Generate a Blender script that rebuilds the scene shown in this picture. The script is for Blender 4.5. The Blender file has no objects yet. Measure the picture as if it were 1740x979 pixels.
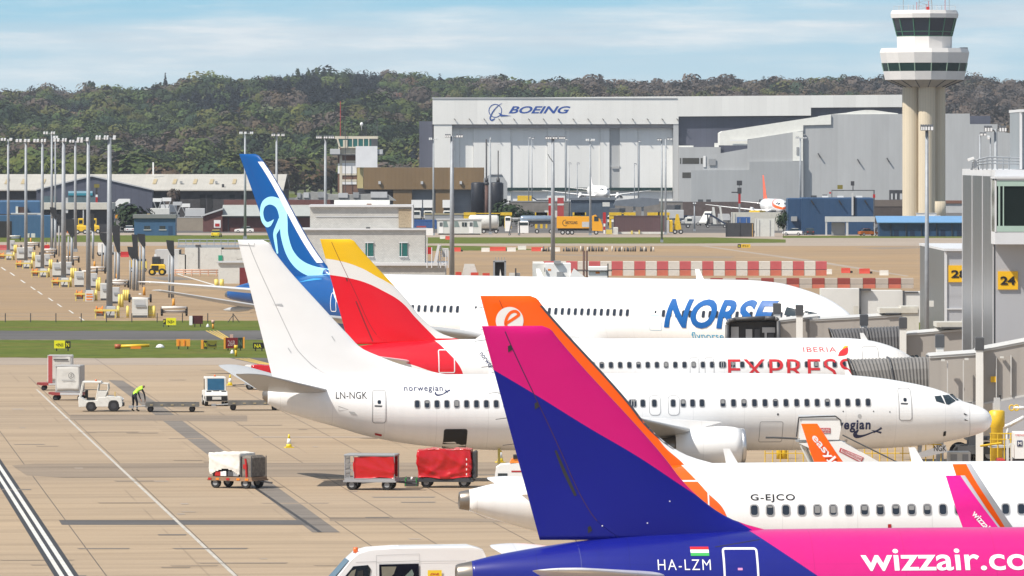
import bpy,bmesh,math,random
import numpy as np
from mathutils import Vector,Matrix
R=math.radians
random.seed(7)
scene=bpy.context.scene
COL=scene.collection
FPX,HOR,CX,H=11500.0,265.0,870.0,16.7
cam_d=bpy.data.cameras.new('camera');cam=bpy.data.objects.new('camera',cam_d);COL.objects.link(cam)
cam.location=(0,0,H);cam.rotation_euler=(R(90),0,0)
cam_d.sensor_width=36;cam_d.lens=36*FPX/1740;cam_d.shift_y=-(489.5-HOR)/1740
cam_d.clip_start=1;cam_d.clip_end=60000
scene.camera=cam
SUN_AZ,SUN_EL=56,50
sd=Vector((-math.sin(R(SUN_AZ))*math.cos(R(SUN_EL)),-math.cos(R(SUN_AZ))*math.cos(R(SUN_EL)),math.sin(R(SUN_EL))))
sun_d=bpy.data.lights.new('sun','SUN');sun=bpy.data.objects.new('sun',sun_d);COL.objects.link(sun)
sun_d.energy=4.6;sun_d.angle=R(0.5);sun_d.color=(1.0,0.93,0.83)
sun.rotation_euler=sd.to_track_quat('Z','Y').to_euler()
scene.view_settings.view_transform='Standard';scene.view_settings.look='None'
scene.view_settings.exposure=0.36;scene.view_settings.gamma=1
scene.cycles.max_bounces=6;scene.cycles.transparent_max_bounces=8
scene.cycles.use_denoising=True
class NT:
 def __init__(s,tree):s.t=tree;tree.nodes.clear()
 def n(s,typ,**kw):
  nd=s.t.nodes.new(typ)
  for k,v in kw.items():setattr(nd,k,v)
  return nd
 def put(s,sock,v):
  if isinstance(v,bpy.types.NodeSocket):s.t.links.new(v,sock)
  elif isinstance(v,(tuple,list))and len(v)==3 and sock.type=='RGBA':sock.default_value=(*v,1)
  else:sock.default_value=v
 def m(s,op,a,b=0.0,c=0.0,clamp=False):
  nd=s.n('ShaderNodeMath',operation=op,use_clamp=clamp)
  for i,v in enumerate((a,b,c)):s.put(nd.inputs[i],v)
  return nd.outputs[0]
 def mix(s,f,a,b,blend='MIX'):
  nd=s.n('ShaderNodeMix',data_type='RGBA',blend_type=blend)
  s.put(nd.inputs['Factor'],f);s.put(nd.inputs[6],a);s.put(nd.inputs[7],b)
  return nd.outputs[2]
 def noise(s,vec,scale,detail=3,rough=0.55):
  nd=s.n('ShaderNodeTexNoise');s.put(nd.inputs['Vector'],vec)
  nd.inputs['Scale'].default_value=scale;nd.inputs['Detail'].default_value=detail;nd.inputs['Roughness'].default_value=rough
  return nd.outputs['Fac']
 def mapr(s,v,a,b,c=0.0,d=1.0):
  nd=s.n('ShaderNodeMapRange');s.put(nd.inputs[0],v)
  for i,q in enumerate((a,b,c,d)):nd.inputs[i+1].default_value=q
  return nd.outputs[0]
 def mapping(s,vec,loc=(0,0,0),rot=(0,0,0),sca=(1,1,1)):
  nd=s.n('ShaderNodeMapping');s.put(nd.inputs[0],vec)
  nd.inputs[1].default_value=loc;nd.inputs[2].default_value=rot;nd.inputs[3].default_value=sca
  return nd.outputs[0]
 def xyz(s,vec):
  nd=s.n('ShaderNodeSeparateXYZ');s.put(nd.inputs[0],vec);return nd.outputs
 def comb(s,x,y,z):
  nd=s.n('ShaderNodeCombineXYZ')
  for i,v in enumerate((x,y,z)):s.put(nd.inputs[i],v)
  return nd.outputs[0]
 def obj(s):return s.n('ShaderNodeTexCoord').outputs['Object']
def C(r,g,b):
 f=lambda c:(c/255/12.92)if c<=10.3 else((c/255+0.055)/1.055)**2.4
 return(f(r),f(g),f(b))
world=bpy.data.worlds.new('World');scene.world=world;world.use_nodes=True
w=NT(world.node_tree)
dirv=w.n('ShaderNodeTexCoord').outputs['Generated']
dx,dy,dz=w.xyz(dirv)
lift=w.comb(dx,dy,w.m('ADD',w.m('MULTIPLY',dz,0.9),0.16))
nrm=w.n('ShaderNodeVectorMath',operation='NORMALIZE');w.put(nrm.inputs[0],lift)
sky=w.n('ShaderNodeTexSky',sky_type='NISHITA',sun_disc=False,sun_elevation=R(SUN_EL),sun_rotation=math.atan2(sd.x,sd.y))
sky.air_density=1.0;sky.dust_density=0.5;sky.ozone_density=1.6
w.put(sky.inputs[0],nrm.outputs[0])
low=w.mapr(dz,0.0,0.12,0.85,0.0)
air=w.mix(w.mapr(dz,0.011,0.026,0.0,1.0),(5.6,7.5,8.2),(2.5,6.7,8.6))
skyc=w.mix(low,sky.outputs[0],air)
c1=w.noise(w.mapping(dirv,loc=(3.1,0,0.2),rot=(0,R(-1.6),0),sca=(9,9,130)),1.0,6,0.55)
c2=w.noise(w.mapping(dirv,loc=(0.4,0,1.9),rot=(0,R(1.4),0),sca=(30,30,260)),1.0,6,0.6)
cl=w.m('ADD',w.mapr(c1,0.44,0.64,0,0.85),w.mapr(c2,0.48,0.70,0,0.5),clamp=True)
shade=w.mapr(c2,0.35,0.62,1.0,0.0)
skyc=w.mix(cl,skyc,w.mix(shade,(7.5,8.2,8.5),(5.7,6.7,7.4)))
bg=w.n('ShaderNodeBackground');w.put(bg.inputs[0],skyc);bg.inputs[1].default_value=0.085
w.t.links.new(bg.outputs[0],w.n('ShaderNodeOutputWorld').inputs[0])
def G(px,py):
 s=(py-HOR)/H
 return Vector(((px-CX)/s,FPX/s,0))
def P(px,py,D):
 return Vector(((px-CX)*D/FPX,D,H+(HOR-py)*D/FPX))
def DG(py):return FPX*H/(py-HOR)
MATS={}
def mat(name,col,rough=0.6,metal=0.0,var=0.08,vscale=0.7,bump=0.0,coat=0.0,emit=None,stretch=None,dirt=None,spec=None):
 if name in MATS:return MATS[name]
 m=bpy.data.materials.new(name);m.use_nodes=True;t=NT(m.node_tree)
 p=t.n('ShaderNodeBsdfPrincipled');o=t.n('ShaderNodeOutputMaterial');t.t.links.new(p.outputs[0],o.inputs[0])
 c=col
 if var or bump or dirt:
  v=t.obj()
  if stretch:v=t.mapping(v,sca=stretch)
  nz=t.noise(v,vscale,5,0.6)
 if var:
  k=t.mapr(nz,0.3,0.7,1-var,1+var)
  c=t.mix(1.0,col,t.comb(k,k,k),'MULTIPLY')
 if dirt:
  d=t.mapr(t.noise(v,vscale*2.3,6,0.7),0.52,0.72,0,dirt)
  c=t.mix(d,c,(0.10,0.085,0.07))
 t.put(p.inputs['Base Color'],c)
 p.inputs['Roughness'].default_value=rough;p.inputs['Metallic'].default_value=metal
 p.inputs['Coat Weight'].default_value=coat;p.inputs['Coat Roughness'].default_value=0.06
 if spec is not None:p.inputs['Specular IOR Level'].default_value=spec
 if bump:
  b=t.n('ShaderNodeBump');b.inputs['Strength'].default_value=bump;b.inputs['Distance'].default_value=0.05
  t.put(b.inputs['Height'],nz);t.t.links.new(b.outputs[0],p.inputs['Normal'])
 if emit:
  p.inputs['Emission Color'].default_value=(*emit[0],1);p.inputs['Emission Strength'].default_value=emit[1]
 MATS[name]=m
 return m
def ribmat(name,col,pitch=0.9,axis=0,amt=0.10,rough=0.6,var=0.07,metal=0.0,bumpd=0.04):
 if name in MATS:return MATS[name]
 m=bpy.data.materials.new(name);m.use_nodes=True;t=NT(m.node_tree)
 p=t.n('ShaderNodeBsdfPrincipled');o=t.n('ShaderNodeOutputMaterial');t.t.links.new(p.outputs[0],o.inputs[0])
 v=t.obj();ax=t.xyz(v)[axis]
 tri=t.m('PINGPONG',ax,pitch/2)
 seam=t.mapr(tri,0,pitch*0.09,1-amt,1.0)
 nz=t.noise(t.mapping(v,sca=(0.25,0.25,0.06)),1.0,5,0.6)
 k=t.m('MULTIPLY',seam,t.mapr(nz,0.3,0.7,1-var,1+var))
 pan=t.n('ShaderNodeTexWhiteNoise',noise_dimensions='1D');t.put(pan.inputs['W'],t.m('FLOOR',t.m('DIVIDE',ax,pitch*3)))
 k=t.m('MULTIPLY',k,t.mapr(pan.outputs[0],0,1,0.96,1.04))
 t.put(p.inputs['Base Color'],t.mix(1.0,col,t.comb(k,k,k),'MULTIPLY'))
 p.inputs['Roughness'].default_value=rough;p.inputs['Metallic'].default_value=metal
 b=t.n('ShaderNodeBump');b.inputs['Strength'].default_value=0.5;b.inputs['Distance'].default_value=bumpd
 t.put(b.inputs['Height'],t.m('DIVIDE',tri,pitch));t.t.links.new(b.outputs[0],p.inputs['Normal'])
 MATS[name]=m
 return m
WHITE=mat('white_paint',(0.80,0.80,0.79),0.35,var=0.03)
OFFW=mat('off_white_paint',(0.62,0.62,0.59),0.5,var=0.06,dirt=0.25)
CREAM=mat('cream_paint',(0.55,0.53,0.47),0.5,var=0.06,dirt=0.2)
BLACK=mat('black_rubber',(0.018,0.018,0.019),0.75,var=0.15)
DARK=mat('dark_steel',(0.045,0.045,0.05),0.55,var=0.12)
CHAR=mat('charcoal_paint',(0.075,0.078,0.085),0.5,var=0.1)
GREY=mat('grey_paint',(0.30,0.31,0.32),0.5,var=0.07)
LGREY=mat('light_grey_paint',(0.50,0.51,0.52),0.45,var=0.06)
GALV=mat('galvanised_steel',(0.29,0.315,0.345),0.5,metal=0.1,var=0.12,vscale=2.0)
ALU=mat('bare_aluminium',(0.62,0.62,0.63),0.3,metal=0.85,var=0.06)
YELLOW=mat('yellow_paint',(0.72,0.47,0.025),0.45,var=0.08,dirt=0.3,vscale=1.5)
SYEL=mat('sign_yellow',(0.80,0.74,0.02),0.45,var=0.03)
PYEL=mat('pale_yellow_paint',(0.70,0.56,0.14),0.5,var=0.08,dirt=0.25)
ORANGE=mat('orange_paint',(0.75,0.22,0.02),0.5,var=0.08,dirt=0.2)
RED=mat('red_paint',(0.42,0.015,0.014),0.45,var=0.08)
MAROON=mat('maroon_paint',(0.16,0.02,0.025),0.5,var=0.1)
BLUE=mat('blue_sheet',(0.035,0.10,0.24),0.5,var=0.08)
GLASS=mat('dark_glass',(0.02,0.035,0.045),0.06,var=0.0,spec=0.9)
TEAL=mat('teal_glass',(0.01,0.11,0.10),0.1,var=0.0,spec=0.8)
WOOD=mat('yellow_wood',(0.50,0.30,0.10),0.7,var=0.15)
LIME=mat('hi_vis_lime',(0.42,0.85,0.04),0.6,var=0.05)
HVO=mat('hi_vis_orange',(0.90,0.16,0.05),0.6,var=0.05)
NAVY=mat('navy_cloth',(0.012,0.014,0.022),0.85,var=0.1)
SKIN=mat('skin',(0.42,0.24,0.17),0.55,var=0.05)
HAIR=mat('dark_hair',(0.02,0.014,0.01),0.6,var=0.1)
WMARK=mat('white_marking',(0.62,0.61,0.57),0.7,var=0.15,vscale=1.2,dirt=0.5)
BEACON=mat('amber_lens',(0.70,0.13,0.02),0.25,var=0.0)
LENS=mat('lamp_glass',(0.75,0.76,0.78),0.15,var=0.0)
class MB:
 def __init__(s):s.v=[];s.f=[];s.mi=[];s.sm=[];s.cur=0;s.smooth=False
 def use(s,i,smooth=None):
  s.cur=i
  if smooth is not None:s.smooth=smooth
  return s
 def face(s,idx):s.f.append(tuple(idx));s.mi.append(s.cur);s.sm.append(s.smooth)
 def add(s,vs,fs):
  o=len(s.v);s.v+=[tuple(v)for v in vs]
  for f in fs:s.face([i+o for i in f])
  return s
 def box(s,x0,x1,y0,y1,z0,z1,b=0.0):
  vs=[(x,y,z)for z in(z0,z1)for x,y in((x0,y0),(x1,y0),(x1,y1),(x0,y1))]
  if b:
   vs[4:]=[(x0+b,y0+b,z1),(x1-b,y0+b,z1),(x1-b,y1-b,z1),(x0+b,y1-b,z1)]
   vs+=[(x0,y0,z1-b),(x1,y0,z1-b),(x1,y1,z1-b),(x0,y1,z1-b)]
   return s.add(vs,[(3,2,1,0),(4,5,6,7)]+[(i,(i+1)%4,8+(i+1)%4,8+i)for i in range(4)]+[(8+i,8+(i+1)%4,4+(i+1)%4,4+i)for i in range(4)])
  return s.add(vs,[(3,2,1,0),(4,5,6,7),(0,1,5,4),(1,2,6,5),(2,3,7,6),(3,0,4,7)])
 def cyl(s,p0,p1,r0,r1=None,n=12,caps=True):
  r1=r0 if r1 is None else r1
  p0,p1=Vector(p0),Vector(p1);d=(p1-p0).normalized()
  a=d.orthogonal().normalized();b=d.cross(a)
  ring=lambda p,r:[p+a*r*math.cos(2*math.pi*i/n)+b*r*math.sin(2*math.pi*i/n)for i in range(n)]
  fs=[(i,(i+1)%n,n+(i+1)%n,n+i)for i in range(n)]
  o=len(s.v);sm=s.smooth
  s.smooth=n>6;s.add(ring(p0,r0)+ring(p1,r1),fs);s.smooth=sm
  if caps:
   s.face([o+i for i in reversed(range(n))]);s.face([o+n+i for i in range(n)])
  return s
 def tube(s,pts,r,n=8):
  for a,b in zip(pts,pts[1:]):s.cyl(a,b,r,r,n)
  return s
 def loft(s,rings,closed=True,cap0=True,cap1=True):
  n=len(rings[0]);o=len(s.v)
  for r in rings:s.v+=[tuple(p)for p in r]
  for k in range(len(rings)-1):
   for i in range(n if closed else n-1):
    j=(i+1)%n
    s.face((o+k*n+i,o+k*n+j,o+(k+1)*n+j,o+(k+1)*n+i))
  if cap0:s.face([o+i for i in reversed(range(n))])
  if cap1:s.face([o+(len(rings)-1)*n+i for i in range(n)])
  return s
 def lathe(s,p0,axis,prof,n=24):
  d=Vector(axis).normalized();a=d.orthogonal().normalized();b=d.cross(a);p0=Vector(p0)
  rs=[[p0+d*t+(a*math.cos(2*math.pi*i/n)+b*math.sin(2*math.pi*i/n))*r for i in range(n)]for t,r in prof]
  return s.loft(rs)
 def prism(s,poly,y0,y1):
  n=len(poly)
  ar=sum(poly[i][0]*poly[(i+1)%n][1]-poly[(i+1)%n][0]*poly[i][1]for i in range(n))
  if ar<0:poly=poly[::-1]
  vs=[(x,y0,z)for x,z in poly]+[(x,y1,z)for x,z in poly]
  return s.add(vs,[tuple(range(n)),tuple(reversed(range(n,2*n)))]+[(i,n+i,n+(i+1)%n,(i+1)%n)for i in range(n)])
 def prismx(s,poly,x0,x1):
  n=len(poly)
  ar=sum(poly[i][0]*poly[(i+1)%n][1]-poly[(i+1)%n][0]*poly[i][1]for i in range(n))
  if ar<0:poly=poly[::-1]
  vs=[(x0,y,z)for y,z in poly]+[(x1,y,z)for y,z in poly]
  return s.add(vs,[tuple(reversed(range(n))),tuple(range(n,2*n))]+[((i+1)%n,n+(i+1)%n,n+i,i)for i in range(n)])
 def wheel(s,c,r,wd,axis=(0,1,0),tyre=0,rim=1,n=20):
  c=Vector(c);ax=Vector(axis).normalized()
  s.use(tyre);s.lathe(c-ax*wd/2,ax,[(0,r*.55),(0.0,r*.9),(wd*.15,r),(wd*.85,r),(wd,r*.9),(wd,r*.55)],n)
  s.use(rim);s.lathe(c-ax*(wd/2+.006),ax,[(0,r*.12),(0.0,r*.5),(wd+.012,r*.5),(wd+.012,r*.12)],n)
  return s
 def build(s,name,mats,parent=None,loc=None,rotz=0.0):
  me=bpy.data.meshes.new(name);me.from_pydata(s.v,[],s.f)
  if not isinstance(mats,(list,tuple)):mats=[mats]
  for m in mats:me.materials.append(m)
  me.polygons.foreach_set('material_index',s.mi);me.polygons.foreach_set('use_smooth',s.sm);me.update()
  o=bpy.data.objects.new(name,me);COL.objects.link(o)
  if parent:o.parent=parent
  if loc is not None:o.location=loc
  o.rotation_euler=(0,0,rotz)
  return o
def tag(o,label,cat,group=None,kind=None):
 if label:o['label']=label
 if cat:o['category']=cat
 if group:o['group']=group
 if kind:o['kind']=kind
 return o
def thing(name,label,cat,loc=(0,0,0),rotz=0.0,group=None):
 o=bpy.data.objects.new(name,None);COL.objects.link(o);o.empty_display_size=0.5
 o.location=loc;o.rotation_euler=(0,0,rotz)
 return tag(o,label,cat,group)
def structure(o):o['kind']='structure';return o
def copy_thing(o,loc,rotz=None,label=None,parent=None,scale=None):
 c=o.copy();COL.objects.link(c)
 if parent:c.parent=parent
 else:
  c.location=loc
  if rotz is not None:c.rotation_euler=(0,0,rotz)
  if label:c['label']=label
  if scale:c.scale=(scale,)*3 if not isinstance(scale,tuple)else scale
 for ch in list(o.children):copy_thing(ch,None,parent=c)
 return c
def text2d(s,bold=0.0,shear=0.0,space=1.0):
 cu=bpy.data.curves.new('t','FONT');cu.body=s;cu.offset=bold;cu.shear=shear;cu.space_character=space
 cu.resolution_u=4
 ob=bpy.data.objects.new('t',cu);me=bpy.data.meshes.new_from_object(ob)
 vs=[(v.co.x,v.co.y)for v in me.vertices];fs=[tuple(p.vertices)for p in me.polygons]
 bpy.data.objects.remove(ob);bpy.data.curves.remove(cu);bpy.data.meshes.remove(me)
 return vs,fs
def fit(shape,x0,x1,y0,y1):
 vs,fs=shape;a=np.array(vs);mn,mx=a.min(0),a.max(0)
 return[(x0+(x-mn[0])/(mx[0]-mn[0])*(x1-x0),y0+(y-mn[1])/(mx[1]-mn[1])*(y1-y0))for x,y in vs],fs
def poly2d(pts):return list(pts),[tuple(range(len(pts)))]
def stroke2d(pts,ws):
 pts=[Vector(p)for p in pts];L=[];Rr=[]
 if not isinstance(ws,(list,tuple)):ws=[ws]*len(pts)
 for i,p in enumerate(pts):
  d=(pts[min(i+1,len(pts)-1)]-pts[max(i-1,0)]).normalized();nn=Vector((-d.y,d.x))
  L.append(tuple(p+nn*ws[i]/2));Rr.append(tuple(p-nn*ws[i]/2))
 n=len(pts)
 return L+Rr,[(n+i,n+i+1,i+1,i)for i in range(n-1)]
def smooth2d(pts,k=6):
 out=[]
 for i in range(len(pts)-1):
  p0=pts[max(i-1,0)];p1=pts[i];p2=pts[i+1];p3=pts[min(i+2,len(pts)-1)]
  for j in range(k):
   t=j/k
   out.append(tuple(0.5*((2*b)+(-a+c)*t+(2*a-5*b+4*c-d)*t*t+(-a+3*b-3*c+d)*t**3)for a,b,c,d in zip(p0,p1,p2,p3)))
 out.append(tuple(pts[-1]));return out
def ring2d(pts,wd):
 P2=[Vector(p)for p in pts];n=len(P2);c=sum(P2,Vector((0,0)))/n;ins=[]
 for i in range(n):
  d=(P2[(i+1)%n]-P2[i-1]).normalized();nn=Vector((-d.y,d.x))
  if nn.dot(c-P2[i])<0:nn=-nn
  ins.append(tuple(P2[i]+nn*wd))
 return[tuple(p)for p in P2]+ins,[(i,(i+1)%n,n+(i+1)%n,n+i)for i in range(n)]
def rrect(x0,x1,y0,y1,r,k=3):
 pts=[]
 for cx,cy,a0 in((x1-r,y0+r,-90),(x1-r,y1-r,0),(x0+r,y1-r,90),(x0+r,y0+r,180)):
  for j in range(k+1):
   a=R(a0+90*j/k);pts.append((cx+r*math.cos(a),cy+r*math.sin(a)))
 return pts
def plate(name,shape,m,parent,y,t=0.01):
 vs,fs=shape
 mb=MB();mb.add([(x,y-t,z)for x,z in vs],fs)
 o=mb.build(name,m,parent)
 fixn(o)
 return o
def fixn(o,toward=(0,-1,0)):
 me=o.data;d=Vector(toward);fl=[p.index for p in me.polygons if p.normal.dot(d)<0]
 if fl:
  bm=bmesh.new();bm.from_mesh(me);bm.faces.ensure_lookup_table()
  bmesh.ops.reverse_faces(bm,faces=[bm.faces[i]for i in fl]);bm.to_mesh(me);bm.free()
def pchip(xs,ys):
 xs=np.array(xs,float);ys=np.array(ys,float);h=np.diff(xs);dl=np.diff(ys)/h
 d=np.zeros_like(xs)
 for i in range(1,len(xs)-1):
  if dl[i-1]*dl[i]>0:
   w1=2*h[i]+h[i-1];w2=h[i]+2*h[i-1];d[i]=(w1+w2)/(w1/dl[i-1]+w2/dl[i])
 d[0]=dl[0];d[-1]=dl[-1]
 def f(x):
  x=min(max(x,xs[0]),xs[-1]);i=min(int(np.searchsorted(xs,x,'right'))-1,len(xs)-2);i=max(i,0)
  t=(x-xs[i])/h[i]
  return float((2*t**3-3*t**2+1)*ys[i]+(t**3-2*t**2+t)*h[i]*d[i]+(-2*t**3+3*t**2)*ys[i+1]+(t**3-t**2)*h[i]*d[i+1])
 return f
TH=R(6.03)
UV=Vector((math.cos(TH),math.sin(TH),0));VV=Vector((-math.sin(TH),math.cos(TH),0))
def concrete(name,base,base2,joints=True,streak=0.35,warm=None):
 m=bpy.data.materials.new(name);m.use_nodes=True;t=NT(m.node_tree)
 p=t.n('ShaderNodeBsdfPrincipled');o=t.n('ShaderNodeOutputMaterial');t.t.links.new(p.outputs[0],o.inputs[0])
 v=t.mapping(t.obj(),rot=(0,0,-TH));u,q,_=t.xyz(v)
 c=t.mix(t.mapr(t.noise(v,0.018,4),0.35,0.65),base,base2)
 wn=t.n('ShaderNodeTexWhiteNoise',noise_dimensions='2D')
 t.put(wn.inputs['Vector'],t.comb(t.m('FLOOR',t.m('DIVIDE',u,22.0)),t.m('FLOOR',t.m('DIVIDE',q,6.1)),0.0))
 k=t.mapr(wn.outputs[0],0,1,0.955,1.045)
 s1=t.noise(t.mapping(v,sca=(0.035,0.42,1)),1.0,6,0.65)
 s2=t.noise(t.mapping(v,loc=(9,4,0),sca=(0.12,1.5,1)),1.0,5,0.7)
 k=t.m('MULTIPLY',k,t.mapr(s1,0.46,0.72,1.05,1.05-streak))
 k=t.m('MULTIPLY',k,t.mapr(s2,0.56,0.76,1.0,1.0-streak*0.9))
 spots=t.noise(v,0.35,5,0.75)
 k=t.m('MULTIPLY',k,t.mapr(spots,0.62,0.75,1.0,0.88))
 k=t.m('MULTIPLY',k,t.mapr(t.noise(v,6.0,3,0.7),0.3,0.7,0.95,1.05))
 c=t.mix(1.0,c,t.comb(k,k,k),'MULTIPLY')
 pale=t.noise(t.mapping(v,loc=(3,7,0),sca=(0.09,1.1,1)),1.0,4,0.6)
 c=t.mix(t.mapr(pale,0.66,0.78,0.0,0.35),c,(0.42,0.38,0.33))
 if joints:
  j1=t.m('PINGPONG',t.m('ADD',u,2.0),3.05);j2=t.m('PINGPONG',q,3.05)
  a1=t.noise(t.mapping(v,sca=(0.05,0.05,1)),1.0,3)
  l1=t.m('MULTIPLY',t.mapr(j1,0.02,0.06,1,0),t.mapr(a1,0.48,0.58,0.0,0.3))
  l2=t.m('MULTIPLY',t.mapr(j2,0.03,0.10,1,0),t.mapr(s1,0.48,0.66,0.02,0.42))
  c=t.mix(t.m('MAXIMUM',l1,l2),c,(0.085,0.068,0.055))
 t.put(p.inputs['Base Color'],c);p.inputs['Roughness'].default_value=0.85;p.inputs['Specular IOR Level'].default_value=0.25
 b=t.n('ShaderNodeBump');b.inputs['Strength'].default_value=0.15;b.inputs['Distance'].default_value=0.02
 t.put(b.inputs['Height'],t.noise(v,9.0,4));t.t.links.new(b.outputs[0],p.inputs['Normal'])
 MATS[name]=m;return m
APRON=concrete('apron_concrete',(0.370,0.280,0.188),(0.332,0.256,0.180),streak=0.27)
FARAP=concrete('far_apron',(0.33,0.225,0.125),(0.29,0.205,0.125),joints=False,streak=0.3)
PALEC=concrete('pale_concrete',(0.35,0.29,0.235),(0.31,0.255,0.205),joints=False,streak=0.25)
ASPH=concrete('asphalt',(0.095,0.09,0.088),(0.125,0.118,0.113),joints=False,streak=0.3)
PATCH=concrete('asphalt_patch',(0.165,0.145,0.128),(0.20,0.175,0.15),joints=False,streak=0.45)
STAIN=concrete('stained_concrete',(0.275,0.213,0.152),(0.25,0.20,0.152),joints=False,streak=0.5)
def grassmat():
 m=bpy.data.materials.new('mown_grass');m.use_nodes=True;t=NT(m.node_tree)
 p=t.n('ShaderNodeBsdfPrincipled');o=t.n('ShaderNodeOutputMaterial');t.t.links.new(p.outputs[0],o.inputs[0])
 v=t.obj()
 n1=t.noise(t.mapping(v,sca=(0.06,0.16,1)),1.0,6,0.65);n2=t.noise(t.mapping(v,sca=(0.5,0.9,1)),1.0,5,0.7)
 c=t.mix(t.mapr(n1,0.35,0.65),(0.080,0.118,0.018),(0.130,0.142,0.030))
 c=t.mix(t.mapr(n1,0.56,0.70,0,0.7),c,(0.125,0.085,0.035))
 k=t.mapr(n2,0.3,0.7,0.62,1.38);c=t.mix(1.0,c,t.comb(k,k,k),'MULTIPLY')
 t.put(p.inputs['Base Color'],c);p.inputs['Roughness'].default_value=0.9;p.inputs['Specular IOR Level'].default_value=0.1
 b=t.n('ShaderNodeBump');b.inputs['Strength'].default_value=0.8;b.inputs['Distance'].default_value=0.12
 t.put(b.inputs['Height'],t.noise(v,3.0,5,0.7));t.t.links.new(b.outputs[0],p.inputs['Normal'])
 return m
GRASS=grassmat()
def flat(name,pts,m,z,kind='structure'):
 mb=MB();mb.add([(p[0],p[1],z)for p in pts],[tuple(range(len(pts)))])
 o=mb.build(name,m);fixn(o,(0,0,1));o['kind']=kind;return o
def sheet(name,px,m,z=0.004,kind='structure'):
 return flat(name,[G(*q)for q in px],m,z,kind)
def band(name,x0,x1,ya,yb,m,z,jit=0.0,kind='structure',taper=None,n=160):
 mb=MB();A=[];B=[]
 rnd=random.Random(name+str(ya))
 wa=wb=0.0
 for i in range(n+1):
  x=x0+(x1-x0)*i/n
  ra,rb=(ya,yb)if taper is None else taper(i/n)
  wa=wa*.8+rnd.uniform(-jit,jit)*.5;wb=wb*.8+rnd.uniform(-jit,jit)*.5
  a=G(x,ra);b=G(x,rb);A.append((a.x,a.y+wa,z));B.append((b.x,b.y+wb,z))
 mb.add(A+B,[(n+1+i,n+2+i,i+1,i)for i in range(n)])
 o=mb.build(name,m);fixn(o,(0,0,1));o['kind']=kind;return o
flat('ground',[(-16000,-300),(16000,-300),(16000,45000),(-16000,45000)],APRON,0.0)
band('far_apron',-1500,3300,545,417,FARAP,0.004,0.2)
band('pale_shoulder',-1500,3300,620,605,PALEC,0.004,0.3)
band('taxiway',-1500,3300,577.5,561,ASPH,0.008,0.05)
for(x0,x1,ya,yb,lab)in((-1500,3300,608.5,578,'mown grass strip between the pale apron edge and the dark taxiway'),(-1500,3300,562,545,'mown grass strip between the dark taxiway and the wire fence')):
 tag(band('grass',x0,x1,ya,yb,GRASS,0.012,1.1,'stuff',n=420),lab,'grass')
band('service_road',-1500,3300,418,396,PALEC,0.008,0.3)
tag(band('grass',-1500,700,411.5,400,GRASS,0.016,1.5,'stuff'),'grass verge in front of the low blue sheds behind the stand lights','grass')
tag(band('grass',700,1335,414,403.5,GRASS,0.016,1.5,'stuff',taper=lambda f:(414-max(0,f-.75)*6,403.5+max(0,f-.8)*18)),'long grass verge in front of the yellow lorry','grass')
tag(band('grass',700,905,427,417.5,GRASS,0.016,1.0,'stuff',taper=lambda f:(427-2*f,417.5+6.5*f**3)),'short wedge of grass behind the red and white barrier blocks','grass')
tag(band('grass',1330,2600,404.5,401,GRASS,0.02,1.0,'stuff'),'thin grass verge in front of the blue sheds and control tower','grass')
band('yard',-1500,3300,398,336,ASPH,0.006,0.3)
band('fields',-6000,8000,336,270.5,GRASS,0.004,0.5)
sheet('asphalt_strip',[(184,646),(209,647),(285,697),(373,761),(466,824),(578,905),(531,905),(451,843),(352,772),(262,704)],PATCH,0.005)
sheet('asphalt_seam',[(392,803),(398,803),(548,905),(541,905)],mat('tar',(0.03,0.028,0.027),0.6),0.009)
sheet('repair_strip',[(20,791),(60,788),(340,787),(1000,786),(1000,808),(400,811),(110,812),(45,808)],STAIN,0.0055)
sheet('repair_strip',[(100,884),(520,884),(525,892),(105,892)],ASPH,0.0055)
sheet('repair_strip',[(560,879),(870,882),(870,888),(560,886)],STAIN,0.0055)
sheet('concrete_patch',[(120,705),(420,706),(420,716),(118,714)],STAIN,0.0052)
sheet('stand_line',[(60.5,662),(64,662),(403.5,979),(396.5,979)],mat('worn_marking',(.47,.44,.39),.8,var=.25,vscale=1.5,dirt=.7),0.0085)
BMARK=mat('black_marking',(0.03,0.03,0.032),0.7,var=0.15)
def vpl(px,y0,y1):
 return[(-345+(px+345)*(y-HOR)/(979-HOR),y)for y in(y0,y1)]
def vstripe(name,pa,pb,y0,y1,m,z):
 a=vpl(pa,y0,y1);b=vpl(pb,y0,y1);sheet(name,[a[0],b[0],b[1],a[1]],m,z)
vstripe('lead_in_line_border',92,134,700,1150,BMARK,0.0085)
vstripe('lead_in_line',101,109,700,1150,WMARK,0.0125)
vstripe('lead_in_line',116.5,125,700,1150,WMARK,0.0125)
tar=MATS['tar']
for pa,y0,y1 in((180,600,979),(403,640,979),(705,600,979),(1010,640,979),(-40,640,979),(830,700,979)):
 vstripe('joint_line',pa,pa+2.0,y0,y1,mat('joint_seal',(0.10,0.08,0.065),0.8,var=.2),0.0045)
rnd=random.Random(5)
for i in range(46):
 y=rnd.uniform(622,979);x=rnd.uniform(-30,860);L=rnd.uniform(18,120)*(y-400)/400;h=rnd.uniform(0.6,1.6)*(y-300)/500
 sheet('skid_mark',[(x,y),(x+L,y-.3),(x+L*.97,y+h),(x+L*.05,y+h)],rnd.choice([STAIN,STAIN,PATCH]),0.006+0.0001*i)
for i in range(16):
 y=rnd.uniform(650,960);x=rnd.uniform(0,800);L=rnd.uniform(8,26);h=rnd.uniform(1,2.5)
 sheet('paint_trace',[(x,y),(x+L,y),(x+L*1.1,y+h),(x+3,y+h)],PALEC,0.0105)
sheet('stand_number_line',[(430,742),(860,742),(860,744),(430,744)],PALEC,0.0105)
YM=mat('yellow_marking',(0.62,0.42,0.08),0.7,var=0.12)
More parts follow.
